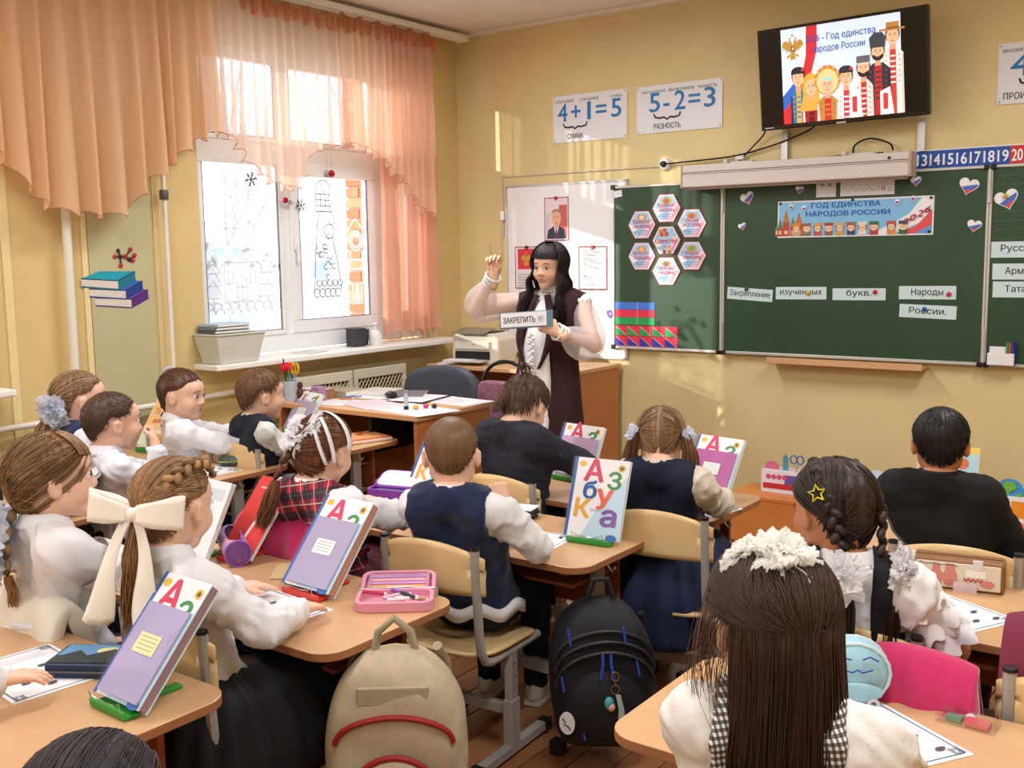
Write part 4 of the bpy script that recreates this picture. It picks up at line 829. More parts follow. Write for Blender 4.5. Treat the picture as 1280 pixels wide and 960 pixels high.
# ================================================================ SCHOOL DESKS
top_m=wave_mat('beech laminate','#c79c70','#d3aa7e',5,(.25,1.6,1),rough=.33,coat=.15); edge_m=mat('desk edge band','#a06c46',.45); apr=wave_mat('red brown panel','#8d4a30','#9f5738',4,(1,1,.3),rough=.45)
grey=mat('grey frame enamel','#a8a59f',.4,metal=.15); gdk=mat('dark steel','#55534f',.45); DH=.61
def make_desk(w=1.2,name='school_desk'):
    t=thing(name,'-','desk',(0,0,0))
    mb=M(); P=rrect(w,.5,.07,6); mb.prism(P,DH-.022,DH,top_m); k=len(mb.f)-len(P)
    em_=mb.m(edge_m); 
    for i in range(2,len(mb.f)): mb.mi[i]=em_
    mb.obj('desktop',t,bevel=.0025)
    M().box((0,.12,.475),(w-.18,.016,.22),apr).obj('modesty_panel',t)
    for s in (-1,1):
        x=s*(w/2-.10)
        M().box((x,0,.40),(.026,.055,.375),grey).obj('leg',t,bevel=.003); M().box((x,0,.13),(.036,.066,.20),grey).obj('leg_sleeve',t,bevel=.003)
        ft=M().box((x,0,.03),(.036,.46,.035),grey).obj('foot',t,bevel=.003)
        for e in (-1,1): M().box((x,e*.235,.027),(.042,.04,.045),blackp).obj('foot_cap',ft,bevel=.003)
        M().box((x,0,.578),(.03,.40,.022),grey).obj('bracket',t)
        M().tube([(x+s*.055,-.03,.585),(x+s*.06,-.03,.56),(x+s*.075,-.03,.545),(x+s*.085,-.03,.56)],.004,metal,n=6).obj('hook',t,smooth=True)
    M().box((0,0,.16),(w-.2,.03,.04),grey).obj('cross_bar',t,bevel=.003)
    M().box((0,.0,.50),(w-.24,.22,.012),apr).obj('book_shelf',t)
    return t
D0=make_desk(1.2); D1=make_desk(1.07)
desks=[('c1',2.56,-2.31,D0,'front desk of the centre row, where the boy in the dark suit sits'),('c2',2.48,-3.0,D0,'second desk of the centre row, carrying the upright alphabet book'),('c3',2.35,-3.91,D0,'third desk of the centre row, carrying the open pink pencil case'),('c4',2.33,-4.66,D0,'nearest desk of the centre row, at the bottom left of the photo'),
('r1',4.15,-2.25,D0,'front desk of the right row, before the boy in black'),('r2',4.22,-2.96,D0,'second desk of the right row with the beige pencil bag'),('r3',4.28,-3.87,D0,'nearest right desk with the light blue pouch on it'),
('l1',.58,-2.11,D1,'front desk of the window row, touching the teacher desk'),('l2',.58,-2.85,D1,'second desk of the window row with the dark pencil case'),('l3',.70,-3.82,D1,'third desk of the window row with the small purple case')]
seen=set()
for k,x,y,src,lb in desks:
    if src.name not in seen: seen.add(src.name); src.location=(x,y,0); src['label']=lb; src['group']='school desks'
    else: dup(src,(x,y,0),0,lb,'school desks')
M().box((0,0,0),(.001,.001,.001),grey) 
# note hanging from c2 shelf
# ================================================================ CHAIRS
ply=wave_mat('birch plywood','#d9b77f','#e6c893',5,(.3,1,1.5),rough=.4,coat=.15); plye=mat('plywood edge','#c39a5c',.5)
def make_chair():
    t=thing('school_chair','-','chair',(0,0,0)); hs=.365
    # local: sitting towards +y, backrest at y=-.17
    # seat: gently dished
    P=[];n=12
    for i in range(n+1):
        row=[]
        for j in range(n+1):
            u=-1+2*i/n; v=-1+2*j/n; x=.18*u; y=.175*v; 
            r=(abs(u)**5+abs(v)**5)**.2; 
            if r>1: x/=r;y/=r
            row.append((x,y,hs-.010*(1-u*u)+.012*v*v*(1 if v<0 else -1)))
        P.append(row)
    M().grid(P,ply).obj('seat',t,smooth='all',solid=.010)
    P=[]
    for i in range(15):
        row=[]
        for j in range(9):
            u=-1+2*i/14; v=-1+2*j/8; x=.19*u; hgt=.155*(1-.22*abs(u)**2.4)/2; z=.62+v*hgt-(.018*u*u if v<0 else 0)+(-.028*u*u if v>0 else 0)+.02
            row.append((x,-.205+.035*u*u-.04*(z-.62),z))
        P.append(row)
    M().grid(P,ply).obj('backrest',t,smooth='all',solid=.010)
    for s in (-1,1):
        x=s*.165; pts=[(x,-.185,.70),(x,-.180,.60),(x,-.170,.45),(x,-.160,.385),(x,-.140,.350),(x,-.110,.340),(x,.02,.340),(x,.16,.342)]
        M().tube(pts,.014,grey,n=8).obj('side_tube',t,smooth=True); M().tube([(x,-.1855,.70),(x,-.1858,.708)],.0145,blackp,n=8).obj('tube_cap',t)
        M().box((x,.0,.245),(.026,.040,.19),grey).obj('leg',t,bevel=.003); sl=M().box((x,.0,.11),(.034,.048,.15),grey).obj('leg_sleeve',t,bevel=.003)
        for k in range(3): M().lathe([(.004,0),(.0,.0005)],(x+s*.0135,0,.22+.04*k),blackp,n=8,T=Matrix.Rotation(R_(90)*s,3,'Y')).obj('hole',sl)
        ft=M().box((x,0,.026),(.032,.38,.030),grey).obj('foot',t,bevel=.003)
        for e in (-1,1): M().box((x,e*.195,.024),(.038,.035,.040),blackp).obj('foot_cap',ft,bevel=.003)
    M().box((0,0,.15),(.32,.024,.034),grey).obj('cross_bar',t,bevel=.003)
    return t
CH=make_chair(); first=[True]
def chair(x,y,deg,lb):
    if first[0]: first[0]=False; CH.location=(x,y,0); CH.rotation_euler=(0,0,R_(deg)); CH['label']=lb; CH['group']='school chairs'; return CH
    return dup(CH,(x,y,0),R_(deg),lb,'school chairs')
chair(2.70,-3.33,4,'birch plywood school chair of the boy in the navy vest')
chair(2.14,-3.36,0,'school chair of the girl in red plaid, under the pink fleece')
chair(2.34,-2.50,0,'school chair behind the boy in the dark suit')
chair(3.09,-2.66,6,'school chair under the girl with long pigtails')
chair(2.62,-4.18,-3,'school chair of the girl with the cream bow')
chair(2.06,-4.19,0,'school chair draped with the white fluffy coat')
chair(3.92,-3.36,10,'school chair of the girl with the star hair clip')
chair(4.48,-3.40,0,'school chair with the maroon hoodie at the right edge of the photo')
chair(3.98,-2.56,8,'school chair of the boy in black')
chair(4.06,-4.30,6,'school chair under the girl with long loose hair')
chair(.90,-2.58,0,'school chair of the boy in the dark vest by the teacher desk')
chair(.45,-2.60,0,'school chair of the pigtailed girl by the window')
chair(.98,-3.36,0,'school chair of the boy resting his chin on his hand')
chair(.45,-3.34,0,'school chair of the window row girl with the big white tulle bow')
# ================================================================ TEACHER FURNITURE
dwood=wave_mat('teacher desk wood','#b9733f','#c8844e',4,(1,.3,1),rough=.4,coat=.1); lwood=wave_mat('light worktop','#d3a372','#dfb384',5,(.3,1,1),rough=.4)
t=thing('teacher_desk','brown wooden teacher desk covered with papers','desk',(.75,-1.62,0))
M().box((0,0,.738),(1.08,.66,.026),lwood).obj('desktop',t,bevel=.003)
M().box((.50,0,.362),(.022,.60,.724),dwood).obj('side_panel',t,bevel=.002); M().box((-.50,0,.362),(.022,.60,.724),dwood).obj('side_panel',t,bevel=.002)
M().box((0,.1,.50),(.97,.016,.44),dwood).obj('front_panel',t); M().box((.16,-.02,.62),(.02,.5,.2),blackp).obj('drawer_side',t)
t=thing('printer_cabinet','light topped wooden side cabinet under the printer by the wall','cabinet',(.78,-.34,0))
M().box((0,0,.828),(1.10,.62,.024),lwood).obj('top',t,bevel=.003); M().box((.53,0,.408),(.022,.58,.814),dwood).obj('side_panel',t); M().box((-.53,0,.408),(.022,.58,.814),dwood).obj('side_panel',t); M().box((0,-.02,.42),(1.03,.016,.78),dwood).obj('door',t); M().box((0,.2,.42),(1.03,.016,.78),dwood).obj('back_panel',t)
# office chair
fab=mat('dark blue grey upholstery','#4a4f5b',.85,bump=.5,bscale=500,noise=.08,nscale=60)
t=thing('office_chair','dark grey upholstered chair behind the teacher desk','chair',(.66,-1.02,0))
P=[]
for i in range(17):
    row=[]
    for j in range(9):
        u=-1+2*i/16; v=j/8; x=.29*u*(1-.10*abs(2*v-1)**3); z=.52+.36*v*(1-.12*u**4) ; row.append((x,.05+.07*u*u*-1+.02*v,z-.02*u*u))
    P.append(row)
M().grid(P,fab).obj('backrest',t,smooth='all',solid=.06).modifiers.new('b','BEVEL').width=.02
M().prism(rrect(.5,.46,.1),.42,.48,fab).obj('seat',t,bevel=.015).location=(0,-.2,0)
for sx in (-.2,.2):
    for sy in (-.38,-.02): M().tube([(sx,sy,.42),(sx*1.1,sy*1.05,0.0)],.012,blackp,n=8).obj('leg',t,smooth=True)
M().tube([(0,.0,.42),(0,.08,.45),(0,.09,.60)],.016,blackp,n=8).obj('back_bar',t)
t=thing('frame_chair','black hooped metal frame chair beside the teacher','chair',(1.12,-.98,0))
mb=M(); mb.tube([(-.17,.0,0)]+[(-.17,0,.42),(-.17,0,.78)]+[(-.17*math.cos(R_(a)),0,.78+.15*math.sin(R_(a))) for a in range(15,166,15)]+[(.17,0,.78),(.17,0,.42),(.17,0,0)],.011,blackp,n=8); mb.obj('back_frame',t,smooth=True)
M().prism(rrect(.36,.34,.06),.42,.46,fab).obj('seat',t,bevel=.01).location=(0,-.17,0)
for s in(-.16,.16): M().tube([(s,-.32,.42),(s*1.1,-.36,0)],.011,blackp,n=8).obj('leg',t,smooth=True)
mar=wave_mat('maroon sequin cloth','#7d4a63','#b07c92',30,(1,1,1),rough=.35)
bgm=thing('maroon_bag','shiny maroon fabric bag hanging on the hooped frame chair','bag',(1.12,-1.035,.56))
M().prism(rrect(.30,.26,.05,5),-.03,.03,mar,T=Matrix.Translation((0,0,.13))@Matrix.Rotation(R_(90),4,'X')).obj('body',bgm,bevel=.012); M().box((0,-.034,.05),(.24,.01,.12),mar).obj('pocket',bgm,bevel=.004)
# printer
pc=mat('beige printer shell','#d9d3c5',.4); t=thing('printer','beige laser printer with a paper tray on the side cabinet','printer',(.52,-.40,.84)); t.rotation_euler=(0,0,R_(10))
mb=M(); mb.prism([(-.17,0),(.17,0),(.17,.16),(.12,.20),(-.14,.20),(-.17,.17)],-.13,.13,pc,T=Matrix.Rotation(R_(90),4,'X')); mb.obj('body',t,bevel=.012)
M().box((-.02,-.132,.06),(.25,.012,.05),blackp).obj('paper_slot',t); M().box((-.02,-.139,.125),(.25,.006,.05),pc).obj('front_flap',t,bevel=.003); M().box((-.02,-.18,.028),(.22,.12,.008),pc).obj('output_tray',t); M().box((0,.0,.203),(.22,.16,.008),blackp).obj('lid',t)
M().box((-.03,-.06,.225),(.24,.18,.004),mat('smoked plastic','#6d6560',.2)).obj('top_tray',t).rotation_euler=(R_(8),0,0); M().ell((-.01,-.143,.13),(.004,.003,.004),blackp,n=8,m=5).obj('button',t)
o=M().box((0,0,.006),(.19,.10,.008),pm('#f1f1f3')).obj('paper_sheet',loc=(.47,-.60,.866),rz=.17); tag(o,'white paper lying in the printer output tray','paper')
o=M().box((0,0,.0015),(.21,.297,.003),pm('#e9e6ea')).obj('paper_sheet',loc=(.34,-.47,.8405),rz=.5); tag(o,'white sheet on the side cabinet, left of the printer','paper')
# papers on the teacher desk
def sheet(x,y,rz,lb,w=.21,h=.297,z=.7515,col='#f0f1f5',draw=None,group=None,th=.002):
    o=M().box((0,0,th/2),(w,h,th),pm(col,.6)).obj('paper_sheet',loc=(x,y,z),rz=R_(rz)); tag(o,lb,'paper',group)
    if draw: f=Flat((0,0,th),(1,0,0),(0,1,0)); draw(f,w/2,h/2); f.obj('print',o)
    return o
def lines(f,a,b,c='#a2a8b4'):
    for k in range(14): f.rect(-a+.02,b-.03-.017*k,a-.02-(k%3)*.02,b-.028-.017*k,c)
sheet(1.12,-1.78,80,'large white sheet at the near right corner of the teacher desk',.28,.42,draw=lines); sheet(1.10,-1.42,84,'white sheet at the far right corner of the teacher desk',.24,.38,draw=lines)
sheet(.80,-1.75,70,'pink lined sheet in the middle of the teacher desk',.24,.34,col='#ecd5dd',draw=lines,z=.7525); sheet(.52,-1.80,100,'white sheet at the left front of the teacher desk',draw=lines); sheet(.42,-1.50,60,'tilted white sheet farther left on the teacher desk',.25,.34,z=.7545); sheet(.62,-1.45,20,'white sheet beside the computer mouse',z=.7535,draw=lines); sheet(.88,-1.46,10,'black clipboard lying on the teacher desk',.23,.32,col='#26262b',z=.7545,th=.004)
sheet(.88,-1.47,10,'white sheet on the black clipboard',.21,.29,z=.7590,draw=lines)
for i,(x,y,z,w,h,th,c,lb) in enumerate([(.36,-1.55,.757,.24,.17,.03,'#a99a86','thick beige book on the left of the teacher desk'),(.50,-1.40,.757,.2,.28,.012,'#d9d5cc','pale magazine on the far left of the teacher desk'),(.72,-1.38,.756,.2,.25,.010,'#78747a','grey folder at the back of the teacher desk')]):
    o=M().box((0,0,th/2),(w,h,th),pm(c,.5)).obj('book',bevel=.002,loc=(x,y,z),rz=.3*i); tag(o,lb,'book'); M().box((.003,0,th/2),(w,h-.006,th*.7),pm('#eae6dc')).obj('pages',o)
o=M().ell((0,0,.016),(.033,.058,.018),blackp).obj('computer_mouse',smooth=True,loc=(.72,-1.52,.7585),rz=1.0); tag(o,'black computer mouse on the teacher desk papers','mouse'); M().box((0,.03,.034),(.004,.02,.004),grey).obj('wheel',o)
o=M().tube([(0,0,0),(0,0,.018)],.0125,blackp,n=14).obj('glue_stick',smooth=True,loc=(1.085,-1.80,.754)); tag(o,'upright glue stick on the teacher desk','glue stick'); M().tube([(0,0,.018),(0,0,.085)],.011,mat('clear grey plastic','#c9cdd8',.2),n=14).obj('tube',o,smooth=True); M().tube([(0,0,.085),(0,0,.10)],.0125,grey,n=14).obj('cap',o,smooth=True)
for x,y,c,lb in ((1.13,-1.775,'#d9b040','yellow magnet lying beside the glue stick'),(1.15,-1.72,'#d4317a','pink magnet lying beside the yellow one'),(1.19,-1.70,'#2a2a30','black magnet, rightmost of the loose magnets on the teacher desk')):
    o=M().ell((0,0,.012),(.015,.015,.012),mat('magnet '+c,c,.35),n=12,m=8).obj('magnet',smooth=True,loc=(x,y,.7545)); tag(o,lb,'magnet')
# pen cup, scissors, statuette, small things at the left of teacher desk
t=thing('pen_cup','grey pen cup with a red paper flower and yellow scissors on the teacher desk','pen cup',(.27,-1.86,.7515)); M().lathe([(0,0),(.04,0),(.043,.11),(.039,.11),(.036,.005)],(0,0,0),mat('clear cup','#b9c0cc',.25),n=18).obj('cup',t,smooth=True)
for i,(dx,dy,h,c,lb) in enumerate([(-.02,0,.18,'#9aa6bb','grey pen'),(0,.02,.17,'#3b62c0','blue pen'),(.012,-.01,.16,'#3aa04a','green pen'),(-.01,-.02,.23,'#2b2b33','thin black pointer')]):
    o=M().tube([(0,0,0),(dx*.8,dy*.8,h)],.004,pm(c,.3),n=7).obj('pen',loc=(.27+dx*.5,-1.86+dy*.5,.757)); tag(o,lb+' standing in the pen cup','pen',group='pens in the pen cup')
t=thing('paper_flower','red paper flower sticking out of the pen cup','flower',(.25,-1.86,.93)); rd=mat('red crepe','#d2202e',.7)
for k in range(8): a=k*.785; M().ell((.018*math.cos(a),.018*math.sin(a),.01*(k%2)),(.02,.02,.022),rd,n=8,m=6).obj('petal',t,smooth=True)
M().tube([(0,0,-.12),(0,0,0)],.003,pm('#3a7a3a'),n=5).obj('stem',t)
t=thing('scissors','yellow handled scissors standing in the pen cup','scissors',(.31,-1.85,.80)); ye=pm('#e8b21c',.35)
for s in(-1,1): M().tube([(s*.014+.014*math.cos(R_(a)),0,.13+.028*math.sin(R_(a))) for a in range(0,361,30)],.006,ye,n=7).obj('handle',t,smooth=True); M().tube([(s*.008,0,.105),(-s*.005,0,.0)],.003,metal,n=5).obj('blade',t)
t=thing('statuette','small dark brown figurine on the left of the teacher desk','figurine',(.40,-1.90,.7515)); br=mat('brown bronze','#4d352c',.4); M().lathe([(0,0),(.022,0),(.024,.01),(.012,.02),(.018,.04),(.020,.06),(.010,.075),(.016,.09),(.013,.11),(0,.118)],(0,0,0),br,n=14).obj('figure',t,smooth=True)
t=thing('statuette','white cat figurine on the front edge of the teacher desk','figurine',(.47,-1.91,.7515)); wc=mat('white ceramic','#d9d4cc',.3); M().lathe([(0,0),(.022,0),(.026,.015),(.020,.035),(.012,.045)],(0,0,0),wc,n=14).obj('body',t,smooth=True); M().ell((0,0,.055),(.016,.015,.014),wc).obj('head',t,smooth=True)
for s in(-1,1): M().lathe([(.006,0),(0,.012)],(s*.009,0,.064),wc,n=6).obj('ear',t)
o=M().box((0,0,.04),(.06,.06,.08),pm('#a8839c')).obj('small_box',bevel=.003,loc=(.44,-1.80,.7515)); tag(o,'mauve box behind the brown figurine','box'); M().box((0,-.0305,.04),(.04,.001,.04),pm('#c8a8bc')).obj('label_print',o)
o=M().box((0,0,.03),(.20,.12,.06),mat('wooden tray','#9c6b44',.5)).obj('desk_tray',bevel=.003,loc=(.36,-1.76,.7515)); tag(o,'low wooden tray with small things at the left of the teacher desk','tray'); M().box((0,0,.061),(.18,.10,.002),pm('#d9cfd6')).obj('lining',o)
for i,(x,y,rz,c) in enumerate([(.53,-1.70,.3,'#d8452e'),(.54,-1.68,.6,'#2e8a5a'),(.56,-1.71,.1,'#e08a2e'),(.57,-1.67,.9,'#3a6fc0')]):
    o=M().tube([(-.06,0,.005),(.05,0,.005)],.004,pm(c,.4),n=6).obj('pencil',loc=(x,y,.7575+.006*(i%2)),rz=rz); tag(o,{0:'red',1:'green',2:'orange',3:'blue'}[i]+' pencil lying on the left papers of the teacher desk','pencil',group='pencils on the teacher desk'); M().tube([(.05,0,.005),(.06,0,.005)],[.004,.0006],pm('#e3c79c'),n=6).obj('tip',o)
# ================================================================ BOOKS ON STANDS
pl_=glass('clear plastic cover',.38,.025); wire=mat('chrome wire','#b9bcc0',.2,metal=.9)
def az_letters(f,a,b,full=True):
    f.rect(-a,-b,a,b,'#f2f3f6'); f.up(); f.poly([(a,-b),(a,.6*b),(.15*a,-.1*b),(-.4*a,-b)],'#bfe0f2'); f.rect(-a,-b,-a+.012,b,'#2f62ac'); f.up()
    f.circ(-.68*a,.84*b,.014,'#e4bf3a',.010); f.circ(.74*a,.80*b,.013,'#d9b23c',.012); f.up(); f.circ(.74*a,.80*b,.006,'#5a4a1c'); 
    f.text('А',-.22*a,.42*b,.072,'#d4315c',w=.068,bold=.035); f.text('З',.55*a,.27*b,.055,'#2f8f4c',w=.045,bold=.035)
    f.text('б',-.28*a,-.02*b,.058,'#2458a8',w=.045,bold=.035); f.text('у',.28*a,-.12*b,.062,'#e8603e',w=.055,bold=.035)
    f.text('К',-.46*a,-.50*b,.060,'#e8aa2e',w=.052,bold=.035); f.text('а',.52*a,-.66*b,.068,'#7a4fa0',w=.052,bold=.035)
    f.text('Часть 2',.0*a,-.32*b,.007,'#444c58'); f.circ(.72*a,-.95*b,.02,'#2f6fc0',.012)
def stand_book(a,yaw,tilt,label,cover='alph',base='green',w=.205,h=.265,th=.014,nb=None,card=None,tints=None,pages=None,dz=0,standlab=None):
    """a=(x,y) bottom-left corner of the book on the desk; leans back by 90-tilt degrees; reads towards -Y"""
    z=DH+.002; c,s=math.cos(R_(yaw)),math.sin(R_(yaw)); 
    mid=(a[0]+c*w/2,a[1]+s*w/2)
    bc={'green':'#2f9a3a','red':'#d23a2e'}[base]; bm=mat(base+' stand plastic',bc,.35)
    st=thing('book_stand',base+' stand of the '+label,'book stand',(mid[0],mid[1],DH),R_(yaw))
    M().box((0,-.012,.006),(w*.78,.035,.010),bm).obj('base_bar',st,bevel=.003); M().box((0,-.028,.013),(w*.78,.006,.014),bm).obj('front_lip',st,bevel=.002)
    M().box((0,.075,.005),(w*.16,.14,.008),bm).obj('rear_foot',st,bevel=.002); 
    hh=.12; M().box((0,.035+hh*math.cos(R_(tilt))*.5,.01+hh*math.sin(R_(tilt))*.5-.004),(w*.5,.006,hh),bm,rot=Matrix.Rotation(R_(tilt-90),3,'X')).obj('back_plate',st)
    mb=M(); mb.tube([(-.055,-.030,.015),(-.055,-.036,.040),(-.04,-.034,.030),(0,-.032,.026),(.04,-.034,.030),(.055,-.036,.040),(.055,-.030,.015)],.0013,wire,n=5); mb.obj('wire_clip',st,smooth=True)
    bk=thing('book',label,'book',(mid[0]-s*0,mid[1],z+.012),0); bk.rotation_euler=(Matrix.Rotation(R_(yaw),3,'Z')@Matrix.Rotation(-R_(90-tilt),3,'X')).to_euler()
    # local: x right, z up along the cover, front = -y
    M().box((0,0,h/2),(w-.004,th*.7,h-.006),pm(pages or '#efe9df')).obj('pages',bk)
    mb=M(); cc=pm(tints or '#dfe9f0',.3); mb.box((0,-th/2,h/2),(w,.0018,h),cc); mb.box((0,th/2,h/2),(w,.0018,h),cc); mb.box((-w/2,0,h/2),(.002,th,h),cc); mb.obj('cover',bk)
    f=Flat((0,-th/2-.001,h/2),(1,0,0),(0,0,1)); az=w/2,h/2
    if cover=='alph': az_letters(f,*az)
    elif cover=='orange':
        f.rect(-az[0],-az[1],az[0],az[1],'#f3c98e'); f.up(); f.rect(-az[0],-az[1],az[0],-.3*az[1],'#e3ecd0'); f.up()
        f.text('ТЕТРАДЬ',0,.35*az[1],.032,'#c9862e',w=.15,bold=.04); f.text('азбука',0,-.0*az[1],.026,'#d24a3a',w=.12,bold=.04); f.circ(-.3*az[0],-.6*az[1],.03,'#7ab84a',.02); f.circ(.4*az[0],-.65*az[1],.022,'#d84a4a')
    elif cover=='map': f.rect(-az[0],-az[1],az[0],az[1],'#e2b98a'); f.up(); f.rect(.1*az[0],-az[1],az[0],az[1],'#a9d0e0'); f.up(); f.rect(-az[0],.8*az[1],az[0],az[1],'#e8c33a'); f.circ(.5*az[0],.5*az[1],.02,'#d06a3a'); f.circ(.4*az[0],.1*az[1],.02,'#5aa06a')
    elif cover=='red': f.rect(-az[0],-az[1],az[0],az[1],'#d9302c'); f.up(); f.line([(-.1*az[0],-.8*az[1]),(.3*az[0],.5*az[1])],.012,'#f2e4e0'); f.rect(-.7*az[0],.70*az[1],.7*az[0],.74*az[1],'#f0b8b0')
    elif cover=='plain': f.rect(-az[0],-az[1],az[0],az[1],'#e9eef2'); f.up(); f.rect(-.8*az[0],.5*az[1],.8*az[0],.8*az[1],'#c9d6e0')
    f.obj('cover_print',bk)
    if nb:
        nbm=M().box((0.0,-th/2-.006,.085+.008),(w*.86,.004,h*.72),pm(nb,.4)).obj('notebook',bk); nbm.location=(w*.02,0,h*.36-.085-.0)
        f=Flat((.0,-th/2-.0085,h*.36),(1,0,0),(0,0,1)); 
        if nb=='#b08fc0f': pass
        cc=card or '#eef0ee'; f.rect(-.035,.0,.040,.045,cc); f.up(); 
        for k in range(4): f.rect(-.026,.036-.009*k,.03,.0375-.009*k,'#8d93a0')
        if cover=='flor': pass
        f.obj('label_card',bk)
    pc_=M().box((0,-th/2-.010,h/2),(w+.006,.0012,h+.004),pl_).obj('plastic_cover',bk)
    if cover!='alph' or nb:
        pass
    return bk
stand_book((2.845,-2.985),5,69,'alphabet textbook standing upright on the second centre desk',w=.200,h=.262)
stand_book((2.47,-3.86),-2,50,'lilac notebook textbook behind the open pink pencil case',base='red',nb='#a9a4c4',w=.195,h=.285,th=.03,pages='#b88a72')
stand_book((2.71,-4.60),-2,48,'lilac notebook textbook with a yellow card on the nearest desk',nb='#aaa3cc',card='#dfe0a8',w=.17,h=.29,th=.024,pages='#9c7f84')
stand_book((2.88,-2.22),-10,60,'textbook with a magenta notebook on the front centre desk',base='red',nb='#b04f96',w=.21,h=.24)
stand_book((2.27,-2.21),-9,66,'pale lilac notebook textbook before the boy in the dark suit',nb='#c6a9d0',w=.22,h=.225)
stand_book((.67,-2.69),0,45,'textbook with a flowery notebook beside the dark pencil case',nb='#a79ac0',w=.19,h=.28)
stand_book((.20,-2.80),12,52,'orange covered workbook in the window row',cover='orange',w=.2,h=.28,tints='#3a3f48',th=.018)
stand_book((.36,-1.99),-10,58,'textbook with a mauve notebook just before the teacher desk',nb='#b4a9c4',w=.22,h=.22)
stand_book((1.99,-2.82),1,55,'alphabet textbook left of the boy in the navy vest',w=.205,h=.26)
stand_book((3.74,-2.72),8,62,'tan and blue textbook beside the star clip girl',cover='map',w=.19,h=.24)
stand_book((3.70,-2.04),5,70,'white and blue textbook in front of the boy in black',cover='map',w=.2,h=.24)
stand_book((1.93,-3.84),-2,62,'grey covered textbook behind the girl with the cream bow',cover='plain',w=.17,h=.25)
stand_book((2.06,-3.76),-2,50,'glossy red folder leaning behind the girl with the cream bow',cover='red',base='red',w=.15,h=.28,th=.01)
stand_book((1.02,-3.72),-28,40,'white open book tilted before the girl with bangs',cover='plain',w=.16,h=.22,tints='#4a3a40')
stand_book((3.82,-3.70),14,60,'alphabet textbook mostly hidden behind the long haired girl',cover='alph',w=.2,h=.25)
# small worksheet
def ws(f,a,b):
    for k,(x0,y0,x1,y1) in enumerate(((-a+.01,-b+.01,a-.01,-b+.013),(-a+.01,b-.013,a-.01,b-.01),(-a+.01,-b+.01,-a+.013,b-.01),(a-.013,-b+.01,a-.01,b-.01))): f.rect(x0,y0,x1,y1,'#50677c')
    for sx in (-1,1):
        for sy in (-1,1):
            for q in (.006,.012,.018): f.frame(sx*(a-.022)-q/2-.003,sy*(b-.022)-q/2-.003,sx*(a-.022)+q/2+.003,sy*(b-.022)+q/2+.003,.0016,'#50677c')
    for k in range(4): f.rect(-a+.03,b-.045-.009*k,a-.04,b-.0435-.009*k,'#8d939e')
    for u,v in ((-.05,0),(.03,.02),(-.04,-.06),(.05,-.05),(0,-.1),(.06,-.11),(-.06,-.12)):
        if abs(u)<a-.03 and abs(v)<b-.03: f.circ(u,v,.012,'#4a5058',.006); f.up(); f.rect(u+.012,v+.01,u+.03,v+.0115,'#7b828c')
for x,y,rz,lb in ((2.73,-3.06,96,'worksheet under the arm of the boy in the navy vest'),(2.56,-4.0,84,'worksheet in front of the girl with the cream bow'),(3.00,-2.36,75,'worksheet below the magenta notebook'),(4.05,-3.02,62,'worksheet beside the elbow of the star clip girl'),(4.12,-3.82,58,'worksheet right of the long haired girl, nearest in the photo'),(4.10,-2.36,70,'worksheet right of the boy in black'),(2.45,-4.60,84,'worksheet under the hand at the bottom left'),(.88,-2.92,85,'worksheet beside the dark pencil case in the window row')):
    sheet(x,y,rz,lb,z=DH+.0005,draw=ws,th=.0012,group=None)
o=M().box((0,0,.002),(.1,.15,.003),pm('#cfb98c')).obj('paper_sheet',loc=(2.36,-3.74,DH+.001),rz=.7); tag(o,'small tan envelope beside the round purple pencil case','paper')
# ================================================================ PENCIL CASES
pink=mat('pink case fabric','#e39ab2',.6,bump=.3,bscale=300); pinkd=mat('pink mesh pocket','#c98aa8',.7,noise=.25,nscale=250)
t=thing('pencil_case','open pink zip pencil case full of pens','pencil case',(2.79,-3.74,DH),R_(38))
def tray(mb,w,h,z0,z1,mt,wall=.012,r=.03):
    o_=rrect(w,h,r); i_=rrect(w-2*wall,h-2*wall,r*.7); n=len(o_); 
    vs=[(x,y,z0) for x,y in o_]+[(x,y,z1) for x,y in o_]+[(x,y,z1) for x,y in i_]+[(x,y,z0+.006) for x,y in i_]
    fs=[tuple(range(n))[::-1],tuple(range(3*n,4*n))]
    for a in range(3): fs+=[(a*n+k,a*n+(k+1)%n,(a+1)*n+(k+1)%n,(a+1)*n+k) for k in range(n)]
    mb.add(vs,fs,mt)
mb=M(); tray(mb,.21,.125,0,.028,pink); mb.obj('lower_tray',t,bevel=.003).location=(0,-.062,0)
lid=(lambda mb:(tray(mb,.21,.125,0,.024,pink),mb)[1])(M()).obj('lid',t,bevel=.003); lid.location=(0,.070,.004); lid.rotation_euler=(R_(12),0,0)
M().box((0,0,.020),(.17,.09,.004),pinkd).obj('mesh_pocket',lid)
for k in range(4): M().box((0,-.03+.018*k,.0235),(.15,.012,.004),pm(['#e8a04a','#c98fd0','#f0b0b8','#b890c8'][k])).obj('pencil_loop',lid)
M().tube([(-.105,0,.026),(-.03,-.002,.03),(.03,.002,.03),(.105,0,.026)],.003,metal,n=5).obj('zip',t); M().box((.108,-.0,.012),(.01,.005,.03),metal).obj('zip_pull',t)
rr=random.Random(3)
